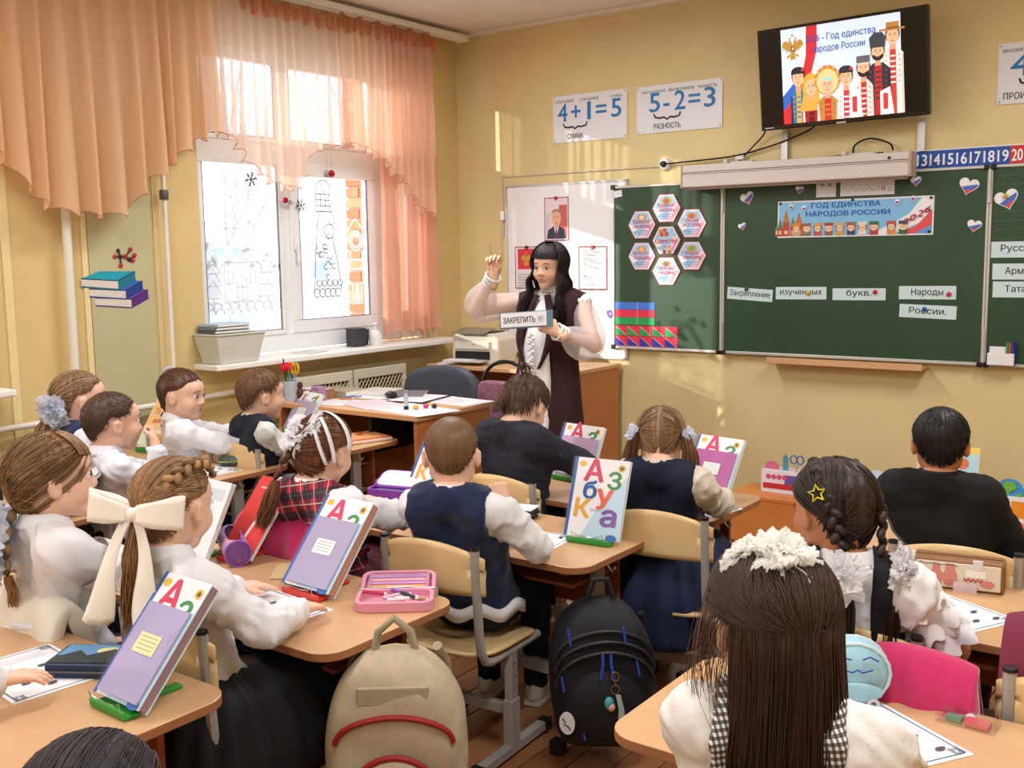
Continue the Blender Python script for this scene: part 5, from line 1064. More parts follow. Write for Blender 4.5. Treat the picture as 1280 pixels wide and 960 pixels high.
for k in range(9):
    a=rr.uniform(-.9,.9); x,y=rr.uniform(-.06,.06),rr.uniform(-.025,.025); c=['#d94f8a','#f0e6ea','#3a3a42','#b88a5a','#e8b0c0','#8a5fb0','#f2f2f4','#d9c8a0','#c03a5a'][k]
    p=Matrix.Rotation(R_(38),3,'Z')@Vector((x,y-.062,.018+.006*(k%3))); o=M().tube([(-.035,0,0),(.03,0,0)],.0055,pm(c,.35),n=7).obj('pen',smooth=True,loc=(2.79+p.x,-3.74+p.y,DH+p.z),rz=R_(38)+a); tag(o,['hot pink','pale pink','black','brown','light pink','violet','white','beige','crimson'][k]+' short pen lying in the open pink pencil case','pen',group='pens in the pink pencil case'); M().tube([(.03,0,0),(.038,0,0)],[.0055,.001],pm('#f0e6ea'),n=7).obj('tip',o)
# round purple tube case
pv=wave_mat('purple galaxy fabric','#6f5cc0','#d39a9c',14,(1,1,1),rough=.45); pin=mat('violet lining','#7d2f80',.6); pe=mat('purple end cloth','#7a4a96',.55)
t=thing('pencil_case','round violet tube pencil case, open at the top, beside the red folder','pencil case',(2.10,-3.74,DH+.042),R_(-32)); T=Matrix.Rotation(R_(90),3,'Y')
P=[]
for i in range(13):
    row=[]
    for k in range(19):
        a=R_(-250+320*k/18-0); x=-.105+.21*i/12; op=1-abs(x/.105)**4; a2=R_(90)+ (R_(360)-op*R_(70))*(k/18-.5)+math.pi; row.append((x,.040*math.cos(a2),.040*math.sin(a2)))
    P.append(row)
M().grid(P,pv).obj('body',t,smooth='all',solid=.003); M().lathe([(0,.0),(.037,.0),(.040,-.004)],(.105,0,0),pe,n=22,T=T).obj('end_cap',t); M().lathe([(.037,-.003),(.042,-.003),(.042,.003),(.037,.003)],(.105,0,0),mat('purple piping','#8a5fc0',.4),n=22,T=T).obj('piping',t,smooth=True); M().lathe([(0,.0),(.038,.0)],(-.105,0,0),pe,n=22,T=T).obj('end_cap',t)
M().tube([(-.10,.012,.042),(-.04,.022,.040),(.04,.022,.040),(.10,.012,.042)],.003,mat('purple piping','#8a5fc0',.4),n=5).obj('zip',t)
# flat cases
def soft_case(name,lb,x,y,z,w,d,h,rz,mt,mt2=None,zipc=None,cat='pencil case'):
    t=thing(name,lb,cat,(x,y,z),R_(rz)); mb=M(); mb.prism(rrect(w,d,min(w,d)*.35,6),0,h,mt); mb.obj('body',t,bevel=h*.3,smooth=True)
    mb=M(); n=24; P=rrect(w+.003,d+.003,min(w,d)*.35,6); mb.tube([(a,b,h*.55) for a,b in P+[P[0]]],.0028,zipc or blackp,n=5); mb.obj('zip',t)
    if mt2: M().prism(rrect(w*.8,d*.7,min(w,d)*.25,5),h,h+.003,mt2).obj('top_patch',t)
    M().box((w/2+.006,0,h*.5),(.014,.006,.004),metal).obj('zip_pull',t); return t
dkc=wave_mat('dark patterned case','#23262c','#5d6b74',40,(1,1,1),rough=.5)
soft_case('pencil_case','dark patterned pencil case on the second window row desk',.93,-2.74,DH,.22,.09,.045,52,dkc,mat('grey green patch','#6d7a3a',.6,noise=.5,nscale=80),mat('olive zip','#a8ad5a',.5))
soft_case('pencil_case','small crumpled purple pencil case on the third window row desk',1.02,-3.60,DH,.17,.10,.05,40,wave_mat('crumpled purple','#43325c','#6d5590',22,(1,1,1),rough=.35),None)
o=soft_case('pencil_case','black flat pencil case with papers beside the boy in the navy vest',2.52,-2.84,DH,.20,.09,.035,12,mat('black case','#17181b',.5)); M().box((0,.0,.037),(.19,.085,.003),pm('#dfe3e8')).obj('loose_papers',o)
pp=mat('bright purple case','#7a34a0',.5); t=thing('pencil_case','open purple pencil case in front of the plaid girl','pencil case',(1.98,-2.86,DH),R_(14))
mb=M(); tray(mb,.21,.12,0,.045,pp); mb.obj('lower_tray',t,bevel=.003); l=M().prism(rrect(.21,.12,.03),0,.018,pp).obj('lid',t,bevel=.004); l.location=(0,.06,.05); l.rotation_euler=(R_(22),0,0); M().prism(rrect(.19,.10,.025),.018,.020,pm('#e6dde8')).obj('lid_lining',l); M().box((0,0,.030),(.16,.07,.01),mat('mixed pens','#6a8a9a',.5,noise=.6,nscale=90)).obj('pen_insert',t)
# beige bag with two pink figures
bt=mat('beige case canvas','#ddd3bd',.7,bump=.3,bscale=300); brn=mat('brown leather trim','#8a5f3c',.5)
t=thing('pencil_case','beige canvas pencil bag with brown trim and two pink animals','pencil case',(4.03,-2.79,DH),R_(10)); 
M().prism(rrect(.235,.085,.012),0,.085,brn).obj('trim',t,bevel=.01); M().box((0,-.0435,.042),(.215,.004,.070),bt).obj('front_panel',t,bevel=.002)
f=Flat((0,-.046,.042),(1,0,0),(0,0,1)); 
for u,s in ((-.055,1),(-.02,1.15)): f.circ(u,-.005*s,.017*s,'#cf8478',.022*s); f.circ(u,.016*s,.011*s,'#cf8478'); f.rect(u-.014,-.028,u+.014,-.012,'#c4776c'); f.up(); f.circ(u-.006,.026*s,.003,'#b86a60'); f.circ(u+.006,.026*s,.003,'#b86a60')
f.circ(.075,-.016,.018,'#cf8478',.010); f.up(); f.rect(.02,.0,.07,.022,'#f1ece0'); f.line([(.015+.006*k,-.008+.003*(-1)**k) for k in range(9)],.005,'#b83a3a'); f.line([(-.10+.02*k,.029+.002*(-1)**k) for k in range(6)],.002,'#6a5a4a'); f.obj('print',t)
M().box((.05,-.046,.077),(.026,.006,.028),mat('clear clasp','#d9d4d0',.2)).obj('clasp',t,bevel=.002); M().box((.02,-.050,.01),(.06,.004,.035),mat('clear tag','#e8d8dc',.2,trans=.3)).obj('tag',t); M().tube([(-.11,0,.087),(.11,0,.087)],.003,brn,n=5).obj('zip',t)
# light blue plush pouch with cat face
bp_=mat('light blue plush','#9ccbdc',.9,bump=.6,bscale=250,noise=.08,nscale=30,sheen=.4); bpd=mat('blue piping','#c8e2ea',.8)
t=thing('pouch','light blue round pouch with a stitched face on the nearest right desk','pouch',(4.035,-3.70,DH),R_(30))
M().ell((0,0,.068),(.075,.050,.068),bp_,n=22,m=14).obj('body',t,smooth=True); M().tube([(.072*math.cos(R_(a)),-.022,.068+.064*math.sin(R_(a))) for a in range(0,361,20)],.004,bpd,n=6).obj('piping',t,smooth=True); M().tube([(.074*math.cos(R_(a)),.018,.068+.066*math.sin(R_(a))) for a in range(0,361,20)],.004,bpd,n=6).obj('piping',t,smooth=True)
M().prism(ell2(0,0,.052,.020),0,.012,bp_,T=Matrix.Translation((0,-.046,.04))@Matrix.Rotation(R_(90),4,'X')).obj('front_pocket',t,bevel=.004)
db=mat('dark blue stitching','#2c4a9c',.6); mb=M(); mb.tube([(-.045,-.047,.100),(-.03,-.048,.112),(-.012,-.050,.108)],.0018,db,n=5); mb.tube([(.01,-.050,.108),(.025,-.048,.114),(.042,-.046,.104)],.0018,db,n=5); mb.tube([(-.03,-.052,.088),(-.01,-.053,.082),(.0,-.053,.088),(.01,-.053,.082),(.03,-.052,.088)],.0018,db,n=5); mb.obj('stitched_face',t)
M().lathe([(.006,-.003),(.013,-.003),(.013,.003),(.006,.003)],(.03,-.062,.02),metal,n=14,T=Matrix.Rotation(R_(90),3,'X')).obj('ring',t,smooth=True)
# eraser pack
t=thing('eraser_pack','clear packet with red and green erasers on the nearest right desk','eraser pack',(4.26,-3.68,DH),R_(-4)); M().box((0,0,.008),(.11,.055,.014),glass('clear film',.05,.25)).obj('film',t)
er=M().box((.02,-.002,.007),(.045,.03,.011),pm('#d9606a')).obj('red_eraser',t,bevel=.002); M().box((-.025,0,.006),(.03,.025,.009),pm('#3a9a7a')).obj('green_eraser',t,bevel=.002); M().ell((.0,.02,.008),(.01,.008,.005),pm('#f0f0f2')).obj('white_eraser',t,smooth=True)
o=M().box((0,0,.012),(.09,.035,.02),mat('clear tissue pack','#dbe0e8',.25)).obj('tissue_pack',bevel=.006,loc=(2.18,-4.46,DH+.001),rz=.2); tag(o,'white wrapped tissue pack at the left edge of the nearest centre desk','pack'); M().box((0,0,.023),(.06,.01,.001),pm('#b9c4d4')).obj('print',o)
# navy case with picture
t=thing('pencil_case','navy zip case with a landscape picture, by the hand at the bottom left','pencil case',(2.555,-4.50,DH),R_(32)); nv=mat('navy case','#20304f',.5); M().prism(rrect(.20,.13,.015),0,.034,nv).obj('body',t,bevel=.004)
f=Flat((0,0,.0345),(1,0,0),(0,1,0)); f.rect(-.09,-.055,.09,.055,'#2b4a70'); f.up(); f.rect(-.09,-.01,.09,.055,'#5d8fb8'); f.circ(.02,.02,.03,'#d9d29a',.02); f.up(); f.poly([(-.09,-.02),(-.05,.02),(-.02,-.01),(.03,.03),(.09,-.02),(.09,-.055),(-.09,-.055)],'#26352f'); f.obj('picture',t); M().tube([(-.10,-.067,.017),(.10,-.067,.017)],.003,gdk,n=5).obj('zip',t)
# clear brush tube r1
t=thing('clear_tube','clear plastic tube with brown and orange contents beside the boy in black','tube',(3.99,-2.17,DH+.024),R_(-3)); T=Matrix.Rotation(R_(90),3,'Y')
for x0,x1,c in ((-.09,-.05,'#6d4a35'),(-.05,.02,'#9ab4c0'),(.02,.08,'#d8703a'),(.08,.11,'#c8553a')): M().tube([(x0,0,0),(x1,0,0)],.023,mat('tube '+c,c,.25),n=16).obj('section',t,smooth=True)
# ================================================================ BACKPACKS
def pack(name,lb,loc,rz,w,h,d,mt,tr,tilt=0,extra=None,seed=1):
    """hangs: origin at bottom centre; front faces +x local"""
    t=thing(name,lb,'backpack',loc,R_(rz)); t.rotation_euler=(R_(tilt),0,R_(rz)); rr=random.Random(seed)
    nr,nc=22,32; P=[]
    for j in range(nr+1):
        v=j/nr; zz=h*v; wv=w/2*(.86+.16*math.sin(math.pi*min(1,v*1.1)))*(1 if v<.62 else max(.02,math.sqrt(max(0,1-((v-.62)/.38)**2.3)))) ; dv=d/2*(.92+.1*math.sin(math.pi*v))*(1 if v<.7 else max(.02,math.sqrt(max(0,1-((v-.7)/.3)**2.2))))
        if v<.08: k=.72+.28*math.sqrt(v/.08); wv*=k; dv*=k
        row=[]
        for i in range(nc):
            a=2*math.pi*i/nc; ca,sa=math.cos(a),math.sin(a); q=.5
            x=math.copysign(abs(ca)**q,ca)*dv; y=math.copysign(abs(sa)**q,sa)*wv; b=.005*math.sin(v*23+math.sin(a*3)*2)+.004*math.sin(a*5+v*9); row.append((x*(1+b*2)+b*.4,y*(1+b),zz))
        row.append(row[0]); P.append(row)
    mb=M(); mb.grid(P,mt); mb.v=[tuple(v) for v in mb.v]; k=len(P[0]); mb.f.append(tuple(range(k-1))); mb.mi.append(0); b=(len(P)-1)*k; mb.f.append(tuple(range(b,b+k-1))[::-1]); mb.mi.append(0); mb.obj('body',t,smooth='all')
    return t
canv=mat('beige backpack canvas','#b7a88c',.85,noise=.10,nscale=25,bump=.5,bscale=350); canvd=mat('beige strap','#a59a80',.85,bump=.5,bscale=350); redp=mat('red piping','#9c1f2c',.6)
t=pack('backpack','beige school backpack with red piping hanging on the third centre desk',(3.02,-4.00,.11),-52,.34,.50,.20,canv,redp)
def psurf(y,z,w=.34,h=.50,d=.20):
    v=max(0,min(1,z/h)); wv=w/2*(.86+.16*math.sin(math.pi*min(1,v*1.1)))*(1 if v<.62 else max(.02,math.sqrt(max(0,1-((v-.62)/.38)**2.3)))); dv=d/2*(.92+.1*math.sin(math.pi*v))*(1 if v<.7 else max(.02,math.sqrt(max(0,1-((v-.7)/.3)**2.2))))
    return dv*max(0,1-min(1,abs(y/wv))**4)**.25
def arch(x,w,z0,h,r,mt,n=18,zoff=0): return M().tube([(psurf(w*math.cos(R_(a)),z0+h*math.sin(R_(a)))+.007,w*math.cos(R_(a)),z0+h*math.sin(R_(a))) for a in range(0,181,180//n)],r,mt,n=6)
arch(.108,.140,.29,.070,.007,redp).obj('red_piping',t,smooth=True)
fp=M(); 
P=[]
for i in range(13):
    row=[]
    for j in range(13):
        u=-1+2*i/12; v=j/12; zz=.03+v*(.235-.075*u*u); row.append((psurf(.115*u,zz)+.006+.026*(1-u**4)*(1-(2*v-1)**4),.115*u,zz))
    P.append(row)
M().grid(P,canv).obj('front_pocket',t,smooth='all',solid=.01)
M().tube([(psurf(.118*math.sin(R_(a)),.03+.235*max(.0,math.cos(R_(a)))**.55)+.014,.118*math.sin(R_(a)),.03+.235*max(.0,math.cos(R_(a)))**.55) for a in range(-90,91,9)],.008,redp,n=6).obj('red_piping',t,smooth=True)
M().box((.088,0,.405),(.012,.17,.045),canvd).obj('top_flap_band',t,bevel=.004)
M().tube([(-.01,-.05,.475),(0,-.04,.53),(.0,0,.565),(0,.04,.53),(-.01,.05,.475)],.010,canvd,n=8).obj('hang_loop',t,smooth=True)
for s in(-1,1): M().tube([(-.06,s*.10,.47),(-.12,s*.12,.40),(-.14,s*.13,.22),(-.10,s*.13,.08)],.013,canvd,n=8).obj('shoulder_strap',t,smooth=True)
mb=M(); wr=mat('white rubber tag','#e6e0dc',.4); mb.ell((.152,0,.10),(.010,.034,.028),wr); mb.ell((.152,-.018,.135),(.008,.010,.018),wr); mb.ell((.152,.018,.135),(.008,.010,.018),wr); tg=mb.obj('animal_tag',t,smooth=True); M().ell((.160,.018,.136),(.003,.005,.009),mat('tag pink','#e8a8a0',.5)).obj('ear_patch',tg,smooth=True); M().box((.162,0,.095),(.002,.03,.004),blackp).obj('tag_mark',tg)
blk=mat('black backpack nylon','#141519',.7,bump=.5,bscale=300,noise=.15,nscale=30); blu=mat('blue zip tape','#2a4ea8',.5)
t=pack('backpack','black school backpack with blue zips and a keyring, hanging on the second centre desk',(3.12,-3.21,.09),-50,.30,.44,.22,blk,None,seed=5)
for i,(z0,h) in enumerate(((.27,.10),(.24,.10),(.20,.11))): M().tube([(.112-.03*abs(math.cos(R_(a)))**3+.006*i,.145*math.cos(R_(a)),z0+h*math.sin(R_(a))) for a in range(0,181,10)],.005,mat('black piping','#26282e',.5),n=6).obj('seam_piping',t,smooth=True)
M().ell((.09,0,.14),(.055,.125,.12),blk,n=20,m=12).obj('front_pocket',t,smooth=True)
for s,z in ((-.012,.31),(.012,.305)): M().tube([(.125,s,z),(.135,s,z-.03),(.138,s*1.6,z-.075)],.0045,blu,n=6).obj('zip_pull',t,smooth=True)
for y,z in ((-.11,.36),(.05,.36),(-.07,.07),(.09,.26),(-.13,.22)): M().tube([(.115,y,z+.02),(.12,y+.006,z-.025)],.004,blu,n=5).obj('blue_detail',t)
bd=M().prism(ell2(0,0,.024,.034,18),0,.004,mat('white badge','#e3e3e6',.4),T=Matrix.Translation((.118,-.115,.10))@Matrix.Rotation(R_(62),4,'Z')@Matrix.Rotation(R_(90),4,'X')).obj('oval_badge',t); 
f=Flat((.1215,-.1165,.10),(math.cos(R_(62)),math.sin(R_(62)),0),(0,0,1)); f.N=-f.N if f.N.x<0 else f.N; f.h=.0015; f.line([(-.014,.014),(-.004,.002),(-.010,-.004),(.004,-.008),(.012,-.018)],.004,'#1d1d22'); f.obj('badge_script',t)
gold_=mat('gold ring','#c9a860',.3,metal=.9); kr=thing('keyring','keyring with a doll and pale strap hanging from the black backpack','keyring',(3.22,-3.295,.09),R_(-50))
for z in (.245,.205): M().tube([(.012,.012*math.cos(R_(a)),z+.014*math.sin(R_(a))) for a in range(0,361,30)],.0018,gold_,n=5).obj('ring',kr,smooth=True)
M().tube([(.012,0,.232),(.012,0,.219)],.002,gold_,n=5).obj('link',kr)
st_=mat('pale green strap','#a9bdb4',.5); P=[(.015,.006,.19),(.018,.014,.15),(.018,.012,.11),(.016,.018,.10),(.014,.024,.11),(.013,.02,.15),(.014,.01,.19)]; M().grid([[(x,y-.005,z),(x,y+.005,z)] for x,y,z in P],st_).obj('strap',kr,solid=.002)
M().ell((.016,-.012,.155),(.011,.011,.013),mat('doll face','#d8a888',.5)).obj('doll_head',kr,smooth=True); M().ell((.012,-.018,.165),(.012,.014,.02),mat('doll blue hair','#4fa0b0',.5)).obj('doll_hair',kr,smooth=True)
M().tube([(0,-.04,.43),(0,-.02,.49),(0,.02,.49),(0,.04,.43)],.009,blk,n=8).obj('hang_loop',t,smooth=True); M().tube([(-.09,.14,.35),(-.13,.15,.2),(-.10,.15,.02)],.012,blk,n=8).obj('shoulder_strap',t,smooth=True)
o=pack('backpack','black backpack hanging under the second window row desk',(1.20,-2.86,.06),-50,.30,.42,.2,mat('black bag nylon','#1a1a1e',.8,noise=.2,nscale=20),None,seed=9); M().tube([(0,-.05,.41),(0,-.02,.50),(0,.02,.50),(0,.05,.41)],.012,blk,n=8).obj('hang_loop',o,smooth=True); 
for s in (-1,1): M().tube([(.07,s*.05,.41),(.11,s*.07,.3),(.115,s*.09,.15)],.010,MC['black piping'],n=6).obj('shoulder_strap',o,smooth=True)
o=M().box((0,0,.011),(.22,.30,.02),pm('#d9553a')).obj('book',bevel=.002,loc=(.93,-2.02,DH),rz=-.3); tag(o,'red patterned book lying flat on the first window row desk','book'); f=Flat((0,0,.0215),(1,0,0),(0,1,0)); f.rect(-.10,-.13,.10,.14,'#e0a86a'); f.up(); [f.circ(rnd.uniform(-.07,.07),rnd.uniform(-.1,.1),.022,c) for c in ('#c9402e','#7aa04a','#e8c05a','#b8452e','#d8d0a0')]; f.obj('print',o); M().box((.003,0,.011),(.219,.302,.013),pm('#ece4d6')).obj('pages',o)
# jackets draped over chairs
def drape(name,lb,pts,mt,loc,rz,cat='jacket',th=.03,seed=1,hang=.32,wd=.36):
    """cloth folded over a chair back: section profile swept along x, with folds"""
    rr=random.Random(seed); P=[];n=28
    for i in range(n+1):
        u=-1+2*i/n; x=wd/2*u; row=[]
        f1=math.sin(u*7+seed)*.018+math.sin(u*13+seed*2)*.009
        for j in range(15):
            v=j/14; s=(v-.5)*2   # -1 back bottom ... 0 top ... 1 front bottom
            y=-.205-.045*math.tanh(-s*3)*(1+.5*abs(s))*(-1) ; z=.735-.03*u*u-hang*abs(s)**1.25*(1+.12*math.sin(u*5+seed)); yy=-.205+ (.055*math.tanh(s*2.5))+f1*abs(s)*(1 if s>0 else -1)
            row.append((x*(1+.08*abs(s)),yy,z))
        P.append(row)
    o=M().grid(P,mt).obj(name,smooth='all',solid=th,loc=loc,rz=R_(rz)); o.modifiers.new('s','SUBSURF').render_levels=1
    return tag(o,lb,cat)
pk=mat('pink fleece','#d0266f',.95,noise=.06,nscale=30,bump=.5,bscale=200,sheen=.5); drape('jacket','pink fleece jacket over the chair of the plaid girl',0,pk,(2.14,-3.38,0),0,seed=3,th=.035)
drape('jacket','pink fleece jacket on the chair back left of the maroon hoodie',0,mat('raspberry fleece','#c42a63',.95,bump=.5,bscale=200,sheen=.5),(4.10,-3.40,-.02),8,seed=6,wd=.26,th=.04)
drape('jacket','white fluffy coat over the chair of the girl with bangs',0,mat('white faux fur','#e6e0d2',1,bump=1,bscale=120,sheen=.5),(2.10,-4.21,-.03),0,seed=8,th=.05,wd=.40)
drape('jacket','maroon and grey hoodie on the chair at the right edge of the photo',0,mat('maroon knit','#7a2f45',.95,bump=.6,bscale=150),(4.46,-3.28,.06),0,seed=2,th=.07,wd=.34)
drape('jacket','black coat with a hood heaped at the left edge, window row',0,mat('black coat cloth','#121216',.8,noise=.2,nscale=10),(.72,-3.74,.16),0,seed=4,th=.07,wd=.46)
drape('jacket','magenta jacket hanging low beside the skirt of the cream bow girl',0,mat('magenta jacket cloth','#a81f63',.85),(2.60,-3.66,-.22),0,seed=12,th=.03,wd=.16,hang=.30)
# ================================================================ IMPLICIT BODIES
BIG=.08
def sdf_mesh(prims,vox,k=.03,cut=None,pad=.02):
    lo=np.full(3,1e9);hi=-lo
    for p in prims:
        if p[0]=='c': a,b=np.array(p[1]),np.array(p[2]); r=max(p[3],p[4]); lo=np.minimum(lo,np.minimum(a,b)-r); hi=np.maximum(hi,np.maximum(a,b)+r)
        elif p[0]=='e': c,r=np.array(p[1]),np.array(p[2]); lo=np.minimum(lo,c-r);hi=np.maximum(hi,c+r)
    lo-=pad;hi+=pad; N=np.ceil((hi-lo)/vox).astype(int)+1
    F=np.full(N,BIG,np.float32)
    def region(a,b):
        i0=np.maximum(0,np.floor((a-lo)/vox).astype(int)); i1=np.minimum(N,np.ceil((b-lo)/vox).astype(int)+1)
        ax=[(lo[d]+vox*np.arange(i0[d],i1[d])).astype(np.float32) for d in range(3)]
        return tuple(slice(i0[d],i1[d]) for d in range(3)),ax[0][:,None,None],ax[1][None,:,None],ax[2][None,None,:]
    for p in prims:
        kk=p[-1] if isinstance(p[-1],dict) else {}; kq=kk.get('k',k)
        if p[0]=='c':
            a,b=np.array(p[1],float),np.array(p[2],float); r=max(p[3],p[4]); m=r+kq+.02
            sl,X,Y,Z=region(np.minimum(a,b)-m,np.maximum(a,b)+m); d=b-a; L=max(d@d,1e-9)
            t=np.clip(((X-a[0])*d[0]+(Y-a[1])*d[1]+(Z-a[2])*d[2])/L,0,1)
            D=np.sqrt((X-a[0]-t*d[0])**2+(Y-a[1]-t*d[1])**2+(Z-a[2]-t*d[2])**2)-(p[3]+(p[4]-p[3])*t)
        else:
            c,r=np.array(p[1],float),np.array(p[2],float); m=r.max()+kq+.02; sl,X,Y,Z=region(c-r-kq-.02,c+r+kq+.02)
            q=np.sqrt(((X-c[0])/r[0])**2+((Y-c[1])/r[1])**2+((Z-c[2])/r[2])**2); g=np.sqrt(((X-c[0])/r[0]**2)**2+((Y-c[1])/r[1]**2)**2+((Z-c[2])/r[2]**2)**2)+1e-6
            D=q*(q-1)/g
        G=F[sl]
        if p[0]=='n': h=np.clip(.5-.5*(G+D)/kq,0,1); F[sl]=G*(1-h)-D*h+kq*h*(1-h)
        else: h=np.clip(.5+.5*(G-D)/kq,0,1); F[sl]=G*(1-h)+D*h-kq*h*(1-h)
    if cut is not None:
        ax=[(lo[d]+vox*np.arange(N[d])).astype(np.float32) for d in range(3)]
        F=np.maximum(F,cut(ax[0][:,None,None],ax[1][None,:,None],ax[2][None,None,:]))
    F[0]=F[-1]=BIG;F[:,0]=F[:,-1]=BIG;F[:,:,0]=F[:,:,-1]=BIG
    S_=F<0
    s=[S_[i:S_.shape[0]-1+i,j:S_.shape[1]-1+j,l:S_.shape[2]-1+l] for i in(0,1) for j in(0,1) for l in(0,1)]
    cnt=sum(x.astype(np.int8) for x in s); act=(cnt>0)&(cnt<8); I=np.argwhere(act)
    idx=np.full(act.shape,-1,np.int64); idx[act]=np.arange(len(I))
    corners=np.array([(i,j,l) for i in(0,1) for j in(0,1) for l in(0,1)])
    vals=np.stack([F[I[:,0]+c[0],I[:,1]+c[1],I[:,2]+c[2]] for c in corners],1)
    acc=np.zeros((len(I),3));n=np.zeros(len(I))
    for a in range(8):
        for b in range(a+1,8):
            if np.abs(corners[a]-corners[b]).sum()!=1: continue
            va,vb=vals[:,a],vals[:,b]; m=(va<0)!=(vb<0); t=np.where(m,va/np.where(m,va-vb,1),0)
            acc+=np.where(m[:,None],corners[a]+(corners[b]-corners[a])*t[:,None],0); n+=m
    V=(I+acc/n[:,None])*vox+lo; Fs=[]
    for d in range(3):
        sh=[slice(None)]*3; A=S_[tuple(slice(0,-1) if q==d else slice(None) for q in range(3))]; B=S_[tuple(slice(1,None) if q==d else slice(None) for q in range(3))]
        E=np.argwhere(A!=B); 
        if not len(E): continue
        u,v=[(1,2),(2,0),(0,1)][d]; ok=(E[:,u]>0)&(E[:,v]>0); E=E[ok]; fl=A[E[:,0],E[:,1],E[:,2]]
        du=np.zeros(3,int);du[u]=1;dv=np.zeros(3,int);dv[v]=1
        q=[E-du-dv,E-dv,E,E-du]; q=np.stack([idx[x[:,0],x[:,1],x[:,2]] for x in q],1); q[~fl]=q[~fl][:,::-1]; Fs.append(q)
    Fq=np.concatenate(Fs); return V,Fq[(Fq>=0).all(1)]
def vnorm(V,F):
    n=np.cross(V[F[:,2]]-V[F[:,0]],V[F[:,3]]-V[F[:,1]]); N=np.zeros_like(V)
    for i in range(4): np.add.at(N,F[:,i],n)
    return N/(np.linalg.norm(N,axis=1,keepdims=True)+1e-9)
def wrinkle(V,F,amp,freq,seed,stretch=(1,1,1)):
    r=np.random.RandomState(seed); N=vnorm(V,F); P=V*np.array(stretch); d=np.zeros(len(V)); W=P.copy()
    for i in range(3): k=r.randn(3); k/=np.linalg.norm(k); W=W+np.outer(np.sin(P@k*freq*.6+r.rand()*6),r.randn(3))*.02
    for i in range(7):
        k=r.randn(3); k/=np.linalg.norm(k); f=freq*r.uniform(.6,1.8); d+=(.5-np.abs(np.sin(W@k*f+r.rand()*6)))*(1+np.sin(P@r.randn(3)*9+r.rand()*6))*amp*1.5/(1+i*.2)
    d=np.maximum(d,-.008)
    return V+N*d[:,None]*.6
def smoothV(V,F,it=1):
    for _ in range(it):
        A=np.zeros_like(V);n=np.zeros(len(V))
        for i in range(4):
            for j in ((i+1)%4,(i-1)%4): np.add.at(A,F[:,i],V[F[:,j]]); np.add.at(n,F[:,i],1)
        V=V*.4+A/n[:,None]*.6
    return V
# ---------------------------------------------------------------- head template
def head_template(adult=False):
    j=1 if adult else .93; w=1 if adult else 1.05
    P=[('e',(0,-.014,.028),(.073,.092,.080)),('e',(0,.022,-.022),(.058*w,.064,.070*j)),('c',(-.040*w,.010,-.052*j),(0,.058,-.086*j),.020,.018),('c',(.040*w,.010,-.052*j),(0,.058,-.086*j),.020,.018),
    ('e',(0,.055,.035),(.050,.034,.040)),('e',(-.034,.052,-.030),(.024,.026,.026)),('e',(.034,.052,-.030),(.024,.026,.026)),
    ('c',(0,.080,.008),(0,.098 if adult else .094,-.022),.0065,.0088,{'k':.012}),('c',(-.010,.088,-.026),(.010,.088,-.026),.008,.008,{'k':.010}),
    ('n',(-.030,.098,.005),(.017,.0125,.0095),{'k':.012}),('n',(.030,.098,.005),(.017,.0125,.0095),{'k':.012}),
    ('c',(-.017,.080,-.049),(.017,.080,-.049),.0065,.0065,{'k':.008}),('c',(-.013,.079,-.060),(.013,.079,-.060),.0075,.0075,{'k':.008}),('n',(0,.094,-.0545),(.020,.008,.0022),{'k':.003}),
    ('c',(0,-.028,-.03),(0,-.034,-.115 if adult else -.088),.052 if adult else .047,.046 if adult else .042,{'k':.04})]
    for s in (-1,1):
        P+=[('e',(s*.075,-.008,-.008),(.009,.0175,.027),{'k':.008}),('c',(s*.081,-.019,.010),(s*.079,-.014,-.022),.0052,.0052,{'k':.006}),('n',(s*.087,-.003,-.007),(.008,.008,.014),{'k':.006})]
    V,F=sdf_mesh(P,.0036,k=.022); V=smoothV(V,F,1); fc=V[F].mean(1)
    lip=(np.abs(fc[:,0])<.021)&(fc[:,1]>.070)&(np.abs(fc[:,2]+.0545)<.0095-.30*np.abs(fc[:,0]))
    return V,F,lip.astype(int)
HT={True:head_template(True),False:head_template(False)}
def hand_template(pose):
    # wrist at origin, fingers +y, palm -z, thumb +x
    bends={'flat':(.18,.25,.2),'curl':(.55,.75,.5),'fist':(1.2,1.5,.9),'pinch':(.75,1.0,.5)}[pose]
    P=[]
    for i,(x,l) in enumerate(((.031,.066),(.0105,.074),(-.010,.069),(-.030,.054))):
        P.append(('c',(x*.35,.004,0),(x,.080-.003*abs(i-1),0),.0155,.0115,{'k':.016})); p=np.array([x,.080-.003*abs(i-1),0]); a=0; sp=.05*(x/.03)
        for s_,(fr,b) in enumerate(zip((.45,.30,.25),bends)):
            a+=b*(1+.08*i if pose!='flat' else .8+.15*i); d=np.array([sp*math.cos(a),math.cos(a),-math.sin(a)]); q=p+d*l*fr; r0=(.0092,.0082,.0074)[s_]; r1=(.0084,.0075,.0062)[s_]
            P.append(('c',p,q,r0,r1,{'k':.0035 if s_ else .006})); p=q
    if pose in('fist','curl','pinch'): P+= [('c',(.020,.020,-.004),(.036,.045,-.022),.0145,.0115,{'k':.012}),('c',(.036,.045,-.022),(.022,.072,-.040 if pose!='fist' else -.034),.0105,.008,{'k':.006})]
    else: P+= [('c',(.020,.018,-.003),(.046,.046,-.010),.0145,.011,{'k':.012}),('c',(.046,.046,-.010),(.056,.080,-.014),.0100,.0075,{'k':.006})]
    P.append(('c',(0,-.05,0),(0,.008,0),.0235,.020,{'k':.014}))
    V,F=sdf_mesh(P,.0034,k=.006,pad=.02); return smoothV(V,F,1),F
HD={p:hand_template(p) for p in('flat','curl','fist','pinch')}
